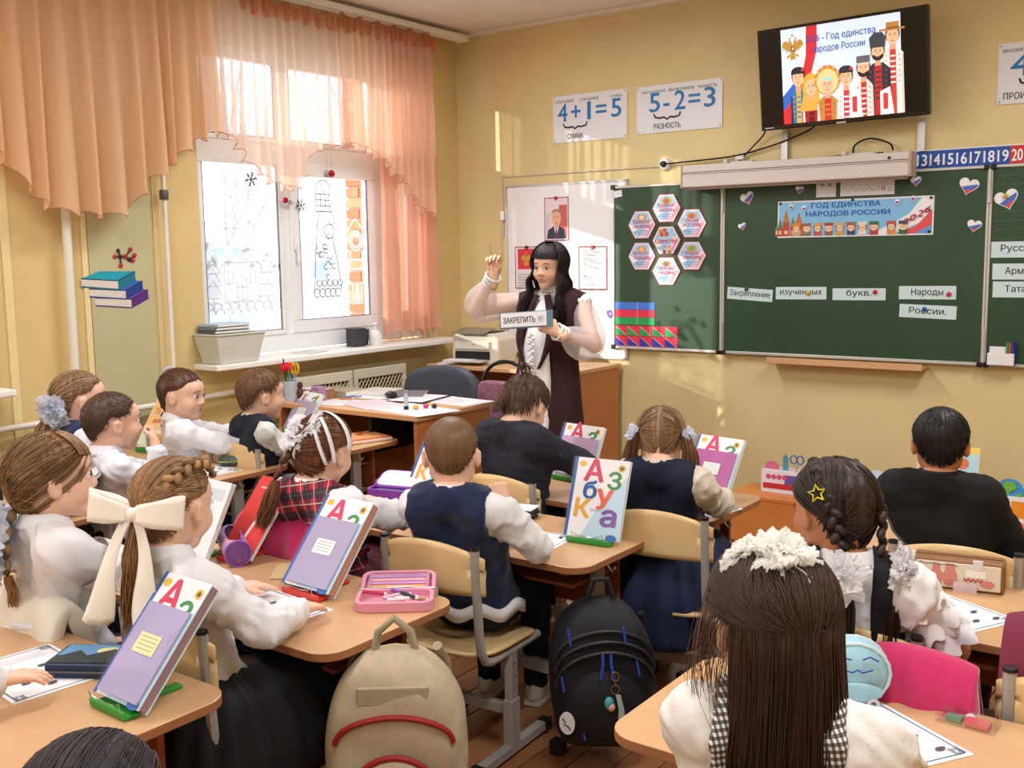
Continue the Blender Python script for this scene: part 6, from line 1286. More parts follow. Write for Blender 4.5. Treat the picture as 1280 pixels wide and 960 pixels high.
# ---------------------------------------------------------------- hair
def tubes(paths,rad,sides=3):
    """paths (n,m,3) rad (m,) or (n,m)"""
    n,m,_=paths.shape; rad=np.broadcast_to(np.asarray(rad,float),(n,m)); t=np.gradient(paths,axis=1); t/=np.linalg.norm(t,axis=2,keepdims=True)+1e-9
    up=np.array([.31,.22,.93]); a=np.cross(t,up); a/=np.linalg.norm(a,axis=2,keepdims=True)+1e-9; b=np.cross(t,a)
    q=2*np.pi*np.arange(sides)/sides; V=paths[:,:,None,:]+(a[:,:,None,:]*np.cos(q)[:,None]+b[:,:,None,:]*np.sin(q)[:,None])*rad[:,:,None,None]
    i,j,k=np.meshgrid(np.arange(n),np.arange(m-1),np.arange(sides),indexing='ij'); id_=lambda j,k:(i*m+j)*sides+k
    F=np.stack([id_(j,k),id_(j,(k+1)%sides),id_(j+1,(k+1)%sides),id_(j+1,k)],-1).reshape(-1,4)
    return V.reshape(-1,3),F
HC=np.array([0,-.014,.028]); HR=np.array([.073,.092,.080])
def pt(dirs,t):
    d=dirs/np.linalg.norm(dirs,axis=-1,keepdims=True); k=np.clip(-d[...,2:3]*1.6,0,1)*np.clip(.35-d[...,1:2]*1.5,0,1)
    sc=np.concatenate([1-.06*k,1-.03*k,1+.42*k],-1); return HC+d*(HR+t)*sc
def hairline(az,kind):
    # elevation limit by azimuth from the front (0) to the back (pi)
    xs=[0,.45,.85,1.15,1.45,1.75,2.1,2.6,3.15]
    ys={'boy':[.42,.46,.38,.10,-.02,.02,-.50,-.74,-.80],'girl':[.46,.48,.38,.12,.0,-.06,-.66,-.88,-.94],'fringe':[-.05,-.02,.1,.05,-.05,-.15,-.62,-.80,-.86]}[kind]
    return np.interp(np.abs(az),xs,ys)
def hmats(col):
    c=hx(col)[:3]; out=[]
    for i,f in enumerate((.72,1.0,1.35)):
        k='hair %s %d'%(col,i)
        if k not in MC:
            m=mat(k,tuple(min(1,x*f) for x in c)+(1,),.5,noise=.18,nscale=40,stretch=(1,1,.15),spec=.35); m.node_tree.nodes['Principled BSDF'].inputs['Anisotropic'].default_value=.4
        out.append(MC[k])
    return out
def cap(T,kind,t,col,parent,name='hair',amp=.0018,freq=1,part=0,seed=1,s=1):
    na,ne=72,34; az=np.linspace(-np.pi,np.pi,na+1)[:-1]; rs=np.random.RandomState(seed); V=[];
    for e in range(ne+1):
        f=e/ne; el=np.pi/2+(hairline(az,kind)-np.pi/2)*f
        d=np.stack([np.sin(az)*np.cos(el),np.cos(az)*np.cos(el),np.sin(el)],1)
        th=t*np.clip((1-f)*6,0,1)**.6 - .002*(f>.99) + amp*np.sin(az*38+f*3*np.sin(az*5+seed))*(f>.1)+amp*.6*np.sin(az*17+seed+f*6)*(f>.1)-part*np.exp(-(d[:,0]/.05)**2)*(d[:,1]>-.9)
        V.append(pt(d,th[:,None]))
    V=np.concatenate(V); F=[]
    i,j=np.meshgrid(np.arange(ne),np.arange(na),indexing='ij'); F=np.stack([i*na+j,(i+1)*na+j,(i+1)*na+(j+1)%na,i*na+(j+1)%na],-1).reshape(-1,4)
    V=V@T[:3,:3].T+T[:3,3]; mi=(np.abs(np.sin(np.arange(len(F))*12.9898+seed)*43758.5)%1*3).astype(int)
    mi=np.repeat(rs.randint(0,3,na)[None,:],ne,0).ravel() if kind!='boy' else np.ones(len(F),int)
    return npmesh(name,V,F,hmats(col),mi,parent)
def strands(T,paths,rad,col,parent,name='hair_strands',seed=1,sides=3):
    paths=np.asarray(paths); rs=np.random.RandomState(seed); W=paths@T[:3,:3].T+T[:3,3]; V,F=tubes(W,rad,sides)
    mi=np.repeat(rs.choice(3,len(paths),p=[.3,.45,.25]),(paths.shape[1]-1)*sides); o=npmesh(name,V,F,hmats(col),mi,parent); o['kind']='stuff'; return o
def slerp(a,b,t):
    a=a/np.linalg.norm(a);b=b/np.linalg.norm(b); w=np.arccos(np.clip(a@b,-1,1)); 
    if w<1e-3: return a
    return (np.sin((1-t)*w)*a+np.sin(t*w)*b)/np.sin(w)
def combed(tie,n,kind,t,seed,side=0,m=9):
    """strands following the scalp from the hairline and the parting to a tie direction"""
    rs=np.random.RandomState(seed); out=[]; tie=np.array(tie,float)
    while len(out)<n:
        az=rs.uniform(-np.pi,np.pi); 
        if side and np.sin(az)*side<-.05: continue
        lim=hairline(az,kind); el=lim+ (np.pi/2-lim)*(rs.rand()**2)
        if .6<abs(az)<1.75 and el<lim+.22: continue
        d=np.array([np.sin(az)*np.cos(el),np.cos(az)*np.cos(el),np.sin(el)])
        if side: d[0]=side*abs(d[0])+side*.03
        h=t+rs.uniform(-.003,.004); out.append([pt(slerp(d,tie,q)+np.array([0,0,.24*math.sin(math.pi*q)*abs(d[0])*(d[2]<.75)]),h*(.75+.25*q) ) for q in np.linspace(0,1,m)])
    return np.array(out)
def short_fuzz(T,n,kind,t,length,col,parent,seed,r=.0012,lift=.006):
    rs=np.random.RandomState(seed); out=[]; whorl=np.array([.05,-.55,.8])
    while len(out)<n:
        d=rs.randn(3); d/=np.linalg.norm(d); el=np.arcsin(d[2]); az=np.arctan2(d[0],d[1])
        if el<hairline(az,kind)+.03: continue
        away=d-whorl*(d@whorl)*.0; g=d-whorl/np.linalg.norm(whorl); g-=d*(g@d); g/=np.linalg.norm(g)+1e-6; g+=rs.randn(3)*.25
        edge=min(1,(el-hairline(az,kind))*4)
        out.append([pt(d+g*length*q,t*edge-.001+lift*q*rs.uniform(.3,1)) for q in (0,.5,1)])
    return strands(T,np.array(out),np.array([r,r*.9,r*.3]),col,parent,seed=seed)
def tail(T,path,n,w0,w1,col,parent,seed,name='ponytail',r=.0016,m=14,flat=1,label=None,wave=.006):
    """bundle along a polyline in head space; width from w0 to w1"""
    rs=np.random.RandomState(seed); path=np.array(path,float); L=np.linspace(0,1,len(path)); out=[]
    for i in range(n):
        a=rs.uniform(0,6.283); q=math.sqrt(rs.rand()); ox,oy=math.cos(a)*q,math.sin(a)*q*flat; end=rs.uniform(.82,1.0); row=[]; ph=rs.uniform(0,6.28)
        for t in np.linspace(0,end,m):
            p=np.array([np.interp(t,L,path[:,k]) for k in range(3)]); w=(w0+(w1-w0)*min(1,t*3) if t<.7 else w1*(1-.45*(t-.7)/.3)) ; row.append(p+np.array([ox*w,oy*w,0])+wave*np.array([math.sin(t*9+ph),math.cos(t*7+ph),0])*t)
        out.append(row)
    rad=np.linspace(r,r*.5,m); return strands(T,np.array(out),rad,col,parent,name=name,seed=seed)
def braid(T,path,r,col,parent,name='braid',seg=11):
    mb=M(); path=[Vector(p) for p in path]; L=[0]
    for a,b in zip(path[:-1],path[1:]): L.append(L[-1]+(b-a).length)
    tot=L[-1]; n=max(4,int(tot/(r*1.05))); Tm=Matrix(T.tolist()); mts=hmats(col)
    def at(s):
        for i in range(len(path)-1):
            if s<=L[i+1]+1e-9: t=(s-L[i])/(L[i+1]-L[i]+1e-9); return path[i].lerp(path[i+1],t),(path[i+1]-path[i]).normalized()
        return path[-1],(path[-1]-path[-2]).normalized()
    for i in range(n):
        s=tot*(i+.5)/n; p,d=at(s); side=1 if i%2 else -1; out=(p-Vector(HC)); out-=d*out.dot(d); 
        if out.length<.02: out=Vector((0,-1,0))-d*Vector((0,-1,0)).dot(d)
        out.normalize(); sd=d.cross(out).normalized(); rr=r*(1-.35*(i/n) if name=='braid' else 1); mx=Matrix((sd,d,out)).transposed()
        rot=mx@Matrix.Rotation(side*R_(-38),3,'Z'); mb.ell(Tm.to_3x3()@(p+sd*side*rr*.42)+Tm.translation,(rr*.62,rr*1.05,rr*.62),mts[(i+i//3)%3],n=9,m=6,T=Tm.to_3x3()@rot)
    return mb.obj(name,parent,smooth='all')
tulle=mat('white tulle','#f4f4f8',.8,trans=.18,transl=.35); tulle2=mat('pale blue tulle','#dfe6f4',.8,trans=.22,transl=.35); satin=mat('cream satin','#efe9dd',.38,sheen=.3,bump=.15,bscale=80); lace=mat('white satin','#f2f2f4',.5)
def pompon(T,c,nrm,R,n,parent,mt=None,seed=1,flat=.6,name='hair_bow',petal=.55,hx_=None):
    """gathered ribbon flower: crumpled petals fanned around a centre"""
    rs=np.random.RandomState(seed); Tm=Matrix(T.tolist()); mb=M(); nrm=Vector(nrm).normalized(); a=nrm.orthogonal().normalized(); b=nrm.cross(a)
    for i in range(n):
        ang=rs.uniform(0,6.283); tilt=rs.uniform(0,1)**.7; d=(a*math.cos(ang)+b*math.sin(ang))*math.sin(tilt*1.6)+nrm*math.cos(tilt*1.6)*flat; side=d.cross(nrm if tilt>.15 else a).normalized(); up=side.cross(d).normalized(); Lp=R*rs.uniform(.8,1.08); w=R*petal*rs.uniform(.8,1.2); P=[]; ph=rs.uniform(0,6)
        for u in range(8):
            row=[]; q=u/7
            for v in range(17):
                z=-1+2*v/16; ww=w*(.18+.95*math.sin(min(1,q)*2.35)); e=1-.38*z*z; 
                row.append(Tm@(Vector(c)+d*Lp*q*e+side*ww*z*.75+up*(ww*.13*math.sin(z*4+ph)*q+q**3*R*.055*math.sin(z*13+ph*3)+q*q*R*.12*math.cos(z*2+ph))-nrm*(q**3*R*.14)))
            P.append(row)
        mb.grid(P,mt or tulle)
    o=mb.obj(name,parent,smooth='all'); return o
# ---------------------------------------------------------------- figure
SK={'fair':('#e8bda3','#c67f74'),'mid':('#d8a07e','#b8685c'),'tan':('#c98c68','#a8604f')}
def skin(k): return mat('skin '+k,SK[k][0],.5,noise=.05,nscale=25,sub=.12,bump=.1,bscale=400,spec=.35),mat('lips '+k,SK[k][1],.45,sub=.1)
def ik(S,W,l1,l2,hint):
    S,W=np.array(S,float),np.array(W,float); d=W-S; L=np.linalg.norm(d); mx=(l1+l2)*.995
    if L>mx: W=S+d/L*mx; d=W-S; L=mx
    a=(l1*l1-l2*l2+L*L)/(2*L); h=math.sqrt(max(1e-6,l1*l1-a*a)); u=d/L; hint=np.array(hint,float); hint-=u*(hint@u); hint/=np.linalg.norm(hint)+1e-9
    return S+u*a+hint*h,W
def rotz(a): c,s=math.cos(a),math.sin(a); return np.array([[c,-s,0],[s,c,0],[0,0,1]])
def headM(pos,yaw,pitch=0,roll=0,s=1):
    m=Matrix.Rotation(yaw,4,'Z')@Matrix.Rotation(-pitch,4,'X')@Matrix.Rotation(roll,4,'Y')@Matrix.Scale(s,4); A=np.array(m); A[:3,3]=pos; return A
def off(prims,o): return [(p[0],p[1],p[2],p[3]+o,p[4]+o)+tuple(p[5:]) if p[0]=='c' else (p[0],p[1],tuple(np.array(p[2])+o))+tuple(p[3:]) for p in prims]
def person(label,pos,yaw,head,hyaw,hpitch=0,hroll=0,handL=None,handR=None,poseL='flat',poseR='flat',hdL=None,hdR=None,sk='fair',adult=False,hs=1.05,seat=.375,lower='trousers',lowcol='#20243a',top='shirt',topmat=None,over=None,overmat=None,puff=0,collar='#f2f2f4',seed=1,shoe='#c9c6c0',elbL=None,elbR=None,sleeve=1.0,legs=True,hem=None,vox=.0085,group=None,bare=False,browc='#5a4030',socks=False,armscale=1.0):
    """pos = seat/feet point on the floor (world x,y); angles in degrees, 0 = facing the board"""
    yw=R_(yaw); Ri=rotz(-yw); L=lambda w_: Ri@(np.array(w_,float)-np.array([pos[0],pos[1],0]))
    H=L(head); ha=R_(hyaw-yaw); T=headM(H,ha,R_(hpitch),R_(hroll),hs)
    K=1.0 if not adult else 1.22
    nb=H+T[:3,:3]@np.array([0,-.038,-.100 if not adult else -.128]); nb[1]-=.0
    if adult: hip=np.array([0,0,.84]); 
    else: hip=np.array([0,.0,seat+.085])
    sw=(.116 if not adult else .160); bodyr=1 if not adult else 1.18
    tw=T[:3,:3]@np.array([1,0,0]); tw=np.array([1,0,0])*.75+tw*.25; tw[2]*=.5; tw/=np.linalg.norm(tw)
    shz=nb-np.array([0,.0,.038*K]); sh={s_:shz+tw*s_*sw+np.array([0,.0,-.012]) for s_ in(-1,1)}
    ch=hip+(nb-hip)*.62; ab=hip+(nb-hip)*.3; ch=ch+np.array([0,.012,0])
    w_=.052*bodyr
    torso=[]
    for s_ in(-1,1):
        torso+=[('c',hip+[s_*.052*bodyr,0,0],ab+tw*s_*.040*bodyr,.074*bodyr,.064*bodyr),('c',ab+tw*s_*.040*bodyr,ch+tw*s_*w_,.064*bodyr,.067*bodyr),('c',ch+tw*s_*w_,sh[s_]-tw*s_*.02+np.array([0,0,-.010]),.067*bodyr,.042*bodyr),('c',nb+[0,.0,-.012],sh[s_],.036*bodyr,.036*bodyr)]
    l1,l2=(.205,.185) if not adult else (.27,.245); l1*=armscale;l2*=armscale
    arms=[];hands=[];el_={}
    dft={-1:np.array([-.13,.27,DH+.035]),1:np.array([.13,.27,DH+.035])}
    for s_,hw,pz,hd,eh in((-1,handL,poseL,hdL,elbL),(1,handR,poseR,hdR,elbR)):
        W=L(hw) if hw is not None else dft[s_]; hint=np.array([s_*.6,-.35,-.7]) if eh is None else Ri@np.array(eh,float)
        E,W=ik(sh[s_],W,l1,l2,hint); el_[s_]=(E,W)
        arms+=[('c',sh[s_],E,.036*bodyr,.028*bodyr),('c',E,W,.027*bodyr,.020*bodyr)]
        if hd is None: fd=np.array([-s_*.25,1,-.06]) if W[1]>.1 else (W-E); pn=np.array([0,0,-1])
        else: fd=Ri@np.array(hd[0],float); pn=Ri@np.array(hd[1],float)
        fd=fd/np.linalg.norm(fd); z=-pn; z=z-fd*(z@fd); z/=np.linalg.norm(z); x=np.cross(fd,z); B=np.stack([x,fd,z],1)
        V,F=HD[pz]; sc=(.74 if not adult else .98); V=V.copy()*sc
        if s_>0: V[:,0]*=-1; F=F[:,::-1]
        hands.append((V@B.T+W,F))
    # legs
    leg=[]; kn={};an={}
    for s_ in(-1,1):
        if adult: h0=np.array([s_*.085,0,.84]); k_=np.array([s_*.09,.02,.46]); a_=np.array([s_*.09,-.01,.08]); R0=(.085,.058,.056,.036)
        else: h0=hip+[s_*.060,.0,-.01]; k_=np.array([s_*.085,.315,seat+.055]); a_=np.array([s_*.09,.30,.075]); R0=(.068,.048,.046,.028)
        kn[s_]=k_;an[s_]=a_; leg+=[('c',h0,k_,R0[0],R0[1]),('c',k_,a_,R0[2],R0[3]),('c',a_-[0,.01,.02],a_+[0,.10*(1.2 if adult else 1),-.045],.026,.022)]
    neck=[('c',H+T[:3,:3]@np.array([0,-.032,-.10]),nb,.046*hs if not adult else .050,.050*bodyr)]
    V,F=sdf_mesh(torso+arms+leg+neck,.012,k=.03)
    hv,hf,lip=HT[adult]; parts=[(V,F,np.zeros(len(F),int)),(hv@T[:3,:3].T+T[:3,3],hf,lip)]+[(a,b,np.zeros(len(b),int)) for a,b in hands]
    Vs=[];Fs=[];Ms=[];b=0
    for v,f,m_ in parts: Vs.append(v);Fs.append(f+b);Ms.append(m_);b+=len(v)
    root=npmesh('person',np.concatenate(Vs),np.concatenate(Fs),list(skin(sk)),np.concatenate(Ms)); root.location=(pos[0],pos[1],0); root.rotation_euler=(0,0,yw); tag(root,label,'person',group)
    # eyes and brows
    Tm=Matrix(T.tolist()); T3=Tm.to_3x3()
    for s_ in(-1,1):
        mb=M(); c=Vector((s_*.030,.0730,.005)); mb.ell(Tm@c,(.0120*hs,)*3,mat('eye white','#efeae4',.2),n=12,m=8); mb.ell(Tm@(c+Vector((0,.0098,0))),(.0066*hs,.0042*hs,.0066*hs),mat('iris brown','#3a2418',.15),n=10,m=6); mb.obj('eye',root,smooth=True)
        mb=M(); mb.tube([Tm@Vector((s_*x,y,z)) for x,y,z in((.045,.0755,.0255),(.036,.0845,.0305),(.024,.0885,.0315),(.015,.0905,.0300))],[.0008,.0016,.0018,.0012],mat('brow '+browc,browc,.8),n=6); mb.obj('eyebrow',root,smooth=True)
        mb=M(); mb.tube([Tm@Vector((s_*(.030+.0155*math.cos(R_(a))),.0855-.007*abs(math.cos(R_(a)))**2,.0045+.0085*math.sin(R_(a)))) for a in range(5,176,17)],.0011,mat('brow #2a1c16','#2a1c16',.7),n=5); mb.obj('eyelash',root,smooth=True)
    info=dict(root=root,T=T,nb=nb,sh=sh,hip=hip,ch=ch,el=el_,tw=tw,kn=kn,H=H,ab=ab)
    tm=topmat or mat('white shirt cotton','#eff0f4',.75,bump=.25,bscale=400,transl=.08)
    # shirt
    if top:
        ap=[]
        for s_ in(-1,1):
            E,W=el_[s_]; Wc=E+(W-E)*(.93*sleeve if sleeve<=1 else 1)
            if sleeve==0: pass
            elif sleeve<.4: ap.append(('c',sh[s_],sh[s_]+(E-sh[s_])*.62,.042*bodyr+puff*.5,.040*bodyr)); 
            else: ap+=[('c',sh[s_],E,.037*bodyr+puff*.15,.031*bodyr+puff*.45),('c',E,Wc,.030*bodyr+puff*.45,.024*bodyr+puff*.2)]
            if puff: ap.append(('e',sh[s_]+tw*s_*.006+(E-sh[s_])*.16,(.040+puff,.040+puff,.044+puff)))
        hz=(hip[2]-.045) if hem is None else hem
        V,F=sdf_mesh(off(torso,.014)+off(ap,.0155),vox,k=.022,cut=lambda X,Y,Z:np.maximum(hz-Z+0*X+0*Y,(Z-(nb[2]+.012))+0*X+0*Y)); V=wrinkle(V,F,.0085,64,seed,(1,1,.7)); V=smoothV(V,F,1); npmesh('shirt' if top=='shirt' else top,V,F,tm,None,root)
        if sleeve>=.9:
            for s_ in(-1,1):
                E,W=el_[s_]; d=(W-E)/np.linalg.norm(W-E); mb=M(); mb.tube([W-d*.040,W-d*.010],[.031*bodyr+puff*.1,.029*bodyr],tm,n=14); mb.obj('cuff',root,bevel=.003,smooth=True)
    if collar:
        cm=tm if collar=='same' else mat('collar '+collar,collar,.7,bump=.2,bscale=400); mb=M(); n=28; P=[]
        fdir=T[:3,:3]@np.array([0,1,0]); fdir=np.array([fdir[0]*.35,1,0]); fdir/=np.linalg.norm(fdir); cx=nb+np.array([0,.010,.000]); base=math.atan2(fdir[1],fdir[0])
        for i in range(n+1):
            a=base+R_(14)+ (2*math.pi-R_(28))*i/n; c_,s1=math.cos(a),math.sin(a); r=.050*bodyr; row=[]
            dn=.0 if True else 0; fr=max(0,math.cos(a-base)); 
            for rr_,z in ((r+.002,-.006-.012*fr),(r+.001,.024-.020*fr),(r+.006,.028-.020*fr),(r+.018,.004-.022*fr),(r+.022,-.006-.026*fr)): row.append((cx[0]+c_*rr_,cx[1]+s1*rr_*1.0,cx[2]+z*K))
            P.append(row)
        mb.grid(P,cm); mb.obj('collar',root,smooth=True,solid=.003)
    if over:
        om=overmat; hz=hip[2]-.02 if over!='dress' else hip[2]-.02
        def cut(X,Y,Z):
            sx=(X-shz[0])*tw[0]+(Y-shz[1])*tw[1]; armhole=np.abs(sx)-(sw+.010+.05*np.clip((sh[1][2]-.07-Z)/.12,0,1)*1.0); 
            if over=='pinafore': neck_=Z-(ch[2]+.0+ .9*np.abs(sx)) ; strap=np.abs(np.abs(sx)-.075)-.022; top_=np.minimum(Z-(ch[2]-.01)+0*X,np.maximum(strap,0*Z-1)+0*X); return np.maximum(np.maximum(hz-Z+0*X,top_),armhole)
            return np.maximum(np.maximum(hz-Z+0*X,armhole),(.056+.5*np.clip(Y-nb[1],0,1))-np.sqrt((X-nb[0])**2+(Y-nb[1]-.005)**2)-.7*np.clip(nb[2]-.025-Z,0,1))
        if over in('jacket','sweater'):
            ap=[]
            for s_ in(-1,1): E,W=el_[s_]; ap+=[('c',sh[s_],E,.050*bodyr,.044*bodyr),('c',E,E+(W-E)*.9,.043*bodyr,.034*bodyr)]
            V,F=sdf_mesh(off(torso,.030)+off(ap,.012),vox,k=.025,cut=lambda X,Y,Z:np.maximum(hip[2]-.06-Z+0*X+0*Y,Z-(nb[2]+.022)+0*X+0*Y))
        else: V,F=sdf_mesh(off(torso,.026),vox,k=.03,cut=cut)
        V=wrinkle(V,F,.0032,50,seed+5); V=smoothV(V,F,2); npmesh({'vest':'vest','pinafore':'pinafore','jacket':'jacket','sweater':'sweater','dress':'dress_bodice'}[over],V,F,om,None,root)
    lm=mat('lower '+lowcol,lowcol,.85,bump=.4,bscale=350,noise=.08,nscale=30)
    if legs:
        if lower=='trousers':
            lp=[p for p in leg if p[4]>.025][:4] ; V,F=sdf_mesh([('c',hip+[-.05,0,0],hip+[.05,0,0],.092*bodyr,.092*bodyr)]+off([leg[0],leg[1],leg[3],leg[4]],.014),.011,k=.03,cut=lambda X,Y,Z:np.maximum(.055-Z,Z-(hip[2]+.045))+0*X+0*Y); V=wrinkle(V,F,.005,55,seed+9); npmesh('trousers',smoothV(V,F,1),F,lm,None,root)
        else:
            # pleated skirt: rings from the waist out over the lap and down past the seat
            P=[]
            for j in range(14):
                q=j/13; row=[]
                for i in range(97):
                    a=2*math.pi*i/96; c_,s1=math.cos(a),math.sin(a); pl=1+.045*math.sin(a*22+seed)*min(1,q*2)+.05*math.sin(a*5+seed)*q
                    if adult: R1=.15+.10*q; p=(R1*c_*pl,R1*.8*s1*pl,hip[2]+.08-.46*q)
                    else:
                        fw=max(0,s1); ext=.115+(.145*min(1,q*1.6))+fw*.20*min(1,q*1.5); drop=hip[2]+.088-.02*min(1,q*3)-( .20*max(0,q-.38)/.62*(1.0)+ .05*(1-fw)*q)*1.15
                        p=(math.copysign(abs(c_)**.72,c_)*(.115+.125*min(1,q*1.6))*pl,s1*ext*pl,drop+.004*math.sin(a*22+seed))
                    row.append(p)
                P.append(row)
            M().grid(P,lm).obj('skirt',root,smooth='all',solid=.006)
        for s_ in(-1,1):
            a_=an[s_]; sm=mat('shoe '+shoe,shoe,.5); V,F=sdf_mesh([('c',a_+np.array([0,-.02,-.040]),a_+np.array([0,.095*K,-.048]),.032,.028),('c',a_+np.array([0,-.01,-.01]),a_+np.array([0,.0,.005]),.030,.030)],.0075,k=.02,cut=lambda X,Y,Z:.006-Z+0*X+0*Y)
            o=npmesh('shoe',V,F,sm,None,root); M().prism([(a_[0]+x*.036,a_[1]+y) for x,y in ((-.8,-.045),(.8,-.045),(1,.0),(1,.09*K),(.5,.128*K),(-.5,.128*K),(-1,.09*K),(-1,0))],.004,.018,mat('sole','#dedad2',.6)).obj('sole',o)
    return info
def cutaway(info): return info
pos0=None
vestm=mat('navy vest wool','#17264a',.9,bump=.5,bscale=300,noise=.06,nscale=40,sheen=.2)
# ---- boy in navy vest
p=person('boy in a navy vest over a white shirt, seen from behind, cheek on his hand',(2.69,-3.27),14,(2.715,-3.40,.945),34,hpitch=8,handR=(2.890,-3.375,.812),poseR='fist',hdR=((-.35,.0,.9),(-.6,.6,.1)),elbR=(.15,.55,-1),handL=(2.72,-3.13,.645),hdL=((.9,.1,-.05),(0,0,-1)),over='vest',overmat=vestm,seed=3,lowcol='#151c30',browc='#6a5238',shoe='#cfcac2')
cap(p['T'],'boy',.005,'#6d5238',p['root'],amp=.0006,seed=2); short_fuzz(p['T'],2600,'boy',.004,.10,'#6f5439',p['root'],4,r=.0009,lift=.003)
M().grid([[(.160*math.cos(a),-.135*math.sin(a)+.0,.435+z+.012*math.sin(a*7)) for z in(0,.04)] for a in np.linspace(-.2,3.3,40)],MC['white shirt cotton']).obj('shirt_tail',p['root'],smooth='all',solid=.012)
# ---- plaid girl
plaid=grid_mat('red plaid','#b31f38',[('h',16,.45,'#171a33',0),('v',16,.45,'#171a33',0),('h',16,.05,'#d8d2c8',.25),('v',16,.05,'#d8d2c8',.25),('h',16,.04,'#2f6a4a',.75),('v',16,.04,'#2f6a4a',.75)])
plaid2=plaid
p=person('girl in a red plaid pinafore with a huge white tulle flower on her head',(2.16,-3.37),-5,(2.30,-3.53,.935),8,hpitch=10,hroll=6,handR=(2.46,-3.12,.665),poseR='fist',handL=(2.10,-3.08,.66),over='vest',overmat=plaid,lower='skirt',lowcol='#5a2233',seed=8,puff=.008,browc='#6b4c34')
cap(p['T'],'girl',.010,'#6b4229',p['root'],amp=.0015,seed=5); strands(p['T'],combed((-.6,-.75,-.35),420,'girl',.012,7),np.linspace(.0018,.0015,9),'#6b4229',p['root'])
braid(p['T'],[(-.055,-.085,-.005),(-.072,-.105,-.06),(-.075,-.11,-.10)],.020,'#5f3a25',p['root']); tail(p['T'],[(-.075,-.11,-.10),(-.08,-.115,-.17),(-.095,-.12,-.25)],140,.012,.026,'#7a5236',p['root'],3,name='braid_end')
pompon(p['T'],(-.035,-.078,.050),(-.45,-.7,.55),.088,46,p['root'],seed=4,petal=.5)
mb=M(); Tm=Matrix(p['T'].tolist())
for k,(a,b) in enumerate((((.0,-.03,.115),(.075,.0,.02)),((.02,-.07,.105),(.086,-.045,-.03)),((.03,-.1,.07),(.074,-.07,-.04)))):
    P=[]
    for i in range(11):
        t=i/10; q=Vector(a).lerp(Vector(b),t); d=(q-Vector(HC)); d=Vector((d.x/HR[0],d.y/HR[1],d.z/HR[2])).normalized(); q=Vector(HC)+Vector((d.x*(HR[0]+.017),d.y*(HR[1]+.017),d.z*(HR[2]+.017))); P.append([tuple(Tm@(q+Vector((0,-.009,0)))),tuple(Tm@(q+Vector((0,.009,0))))])
    mb.grid(P,lace)
mb.obj('ribbon',p['root'],smooth='all',solid=.0015)
# ---- boy in dark suit
suit=mat('dark navy suit wool','#22232f',.9,bump=.5,bscale=300,noise=.1,nscale=40)
p=person('boy in a dark suit jacket bending over the front centre desk',(2.34,-2.55),-8,(2.33,-2.48,.945),2,hpitch=36,handR=(2.62,-2.27,.65),handL=(2.20,-2.25,.65),elbR=(1,-.4,-.3),over='jacket',overmat=suit,collar='#2a2b38',seed=12,lowcol='#1c1d28',browc='#4a3628')
cap(p['T'],'boy',.011,'#55402f',p['root'],amp=.0022,seed=7); short_fuzz(p['T'],1500,'boy',.010,.32,'#5f4837',p['root'],9,r=.0016,lift=.010)
tail(p['T'],[(0,-.06,.095),(.0,-.075,.12),(.01,-.10,.135)],60,.018,.022,'#6d5340',p['root'],5,name='hair_tuft',m=6); tail(p['T'],[(-.03,-.105,-.01),(-.035,-.115,-.05),(-.04,-.118,-.085)],90,.028,.022,'#6d5340',p['root'],6,name='nape_hair',m=6)
# ---- pigtail girl
p=person('girl with two long fair pigtails and navy pinafore, head bowed, front centre row',(3.02,-2.60),14,(3.03,-2.665,.905),24,hpitch=30,handR=(3.12,-2.36,.66),handL=(2.88,-2.33,.66),over='vest',overmat=mat('navy pinafore','#161d36',.85,bump=.4,bscale=300),lower='skirt',lowcol='#1a2444',seed=15,puff=.006,hs=1.0,topmat=mat('ecru blouse','#e6dccd',.8,bump=.3,bscale=300,transl=.1),collar='same',browc='#8a6c4c',shoe='#3a2a24')
hc='#8a6a4c'; cap(p['T'],'girl',.010,hc,p['root'],amp=.0012,part=.006,seed=3)
for s_ in(-1,1):
    strands(p['T'],combed((s_*.82,-.50,-.12),420,'girl',.012,11+s_,side=s_),np.linspace(.0017,.0014,9),hc,p['root'],seed=s_+3)
    a=(s_*.072,-.055,.0); braid(p['T'],[(s_*.03,.02,.112),(s_*.055,-.02,.088),(s_*.072,-.05,.04),(s_*.078,-.06,.005)],.014,hc,p['root'],name='plait')
    # tails hang straight down in the world: undo pitch
    g=np.linalg.inv(p['T'][:3,:3])@np.array([0,0,-1]); A=np.array(a)+[s_*.012,-.012,0]; n_=g/np.linalg.norm(g)
    bk=np.array([s_*.02,-.015 if s_>0 else .03,0])
    tail(p['T'],[A,A+n_*.07+bk,A+n_*.18+bk*1.2,A+n_*.30+bk*1.4,A+n_*.38+bk],330,.016,.030,'#7f5a3c',p['root'],20+s_,name='pigtail')
    pompon(p['T'],A+[s_*.012,0,.004],(s_*.9,-.5,.1),.040,14,p['root'],mt=tulle2,seed=s_+5,petal=.6)
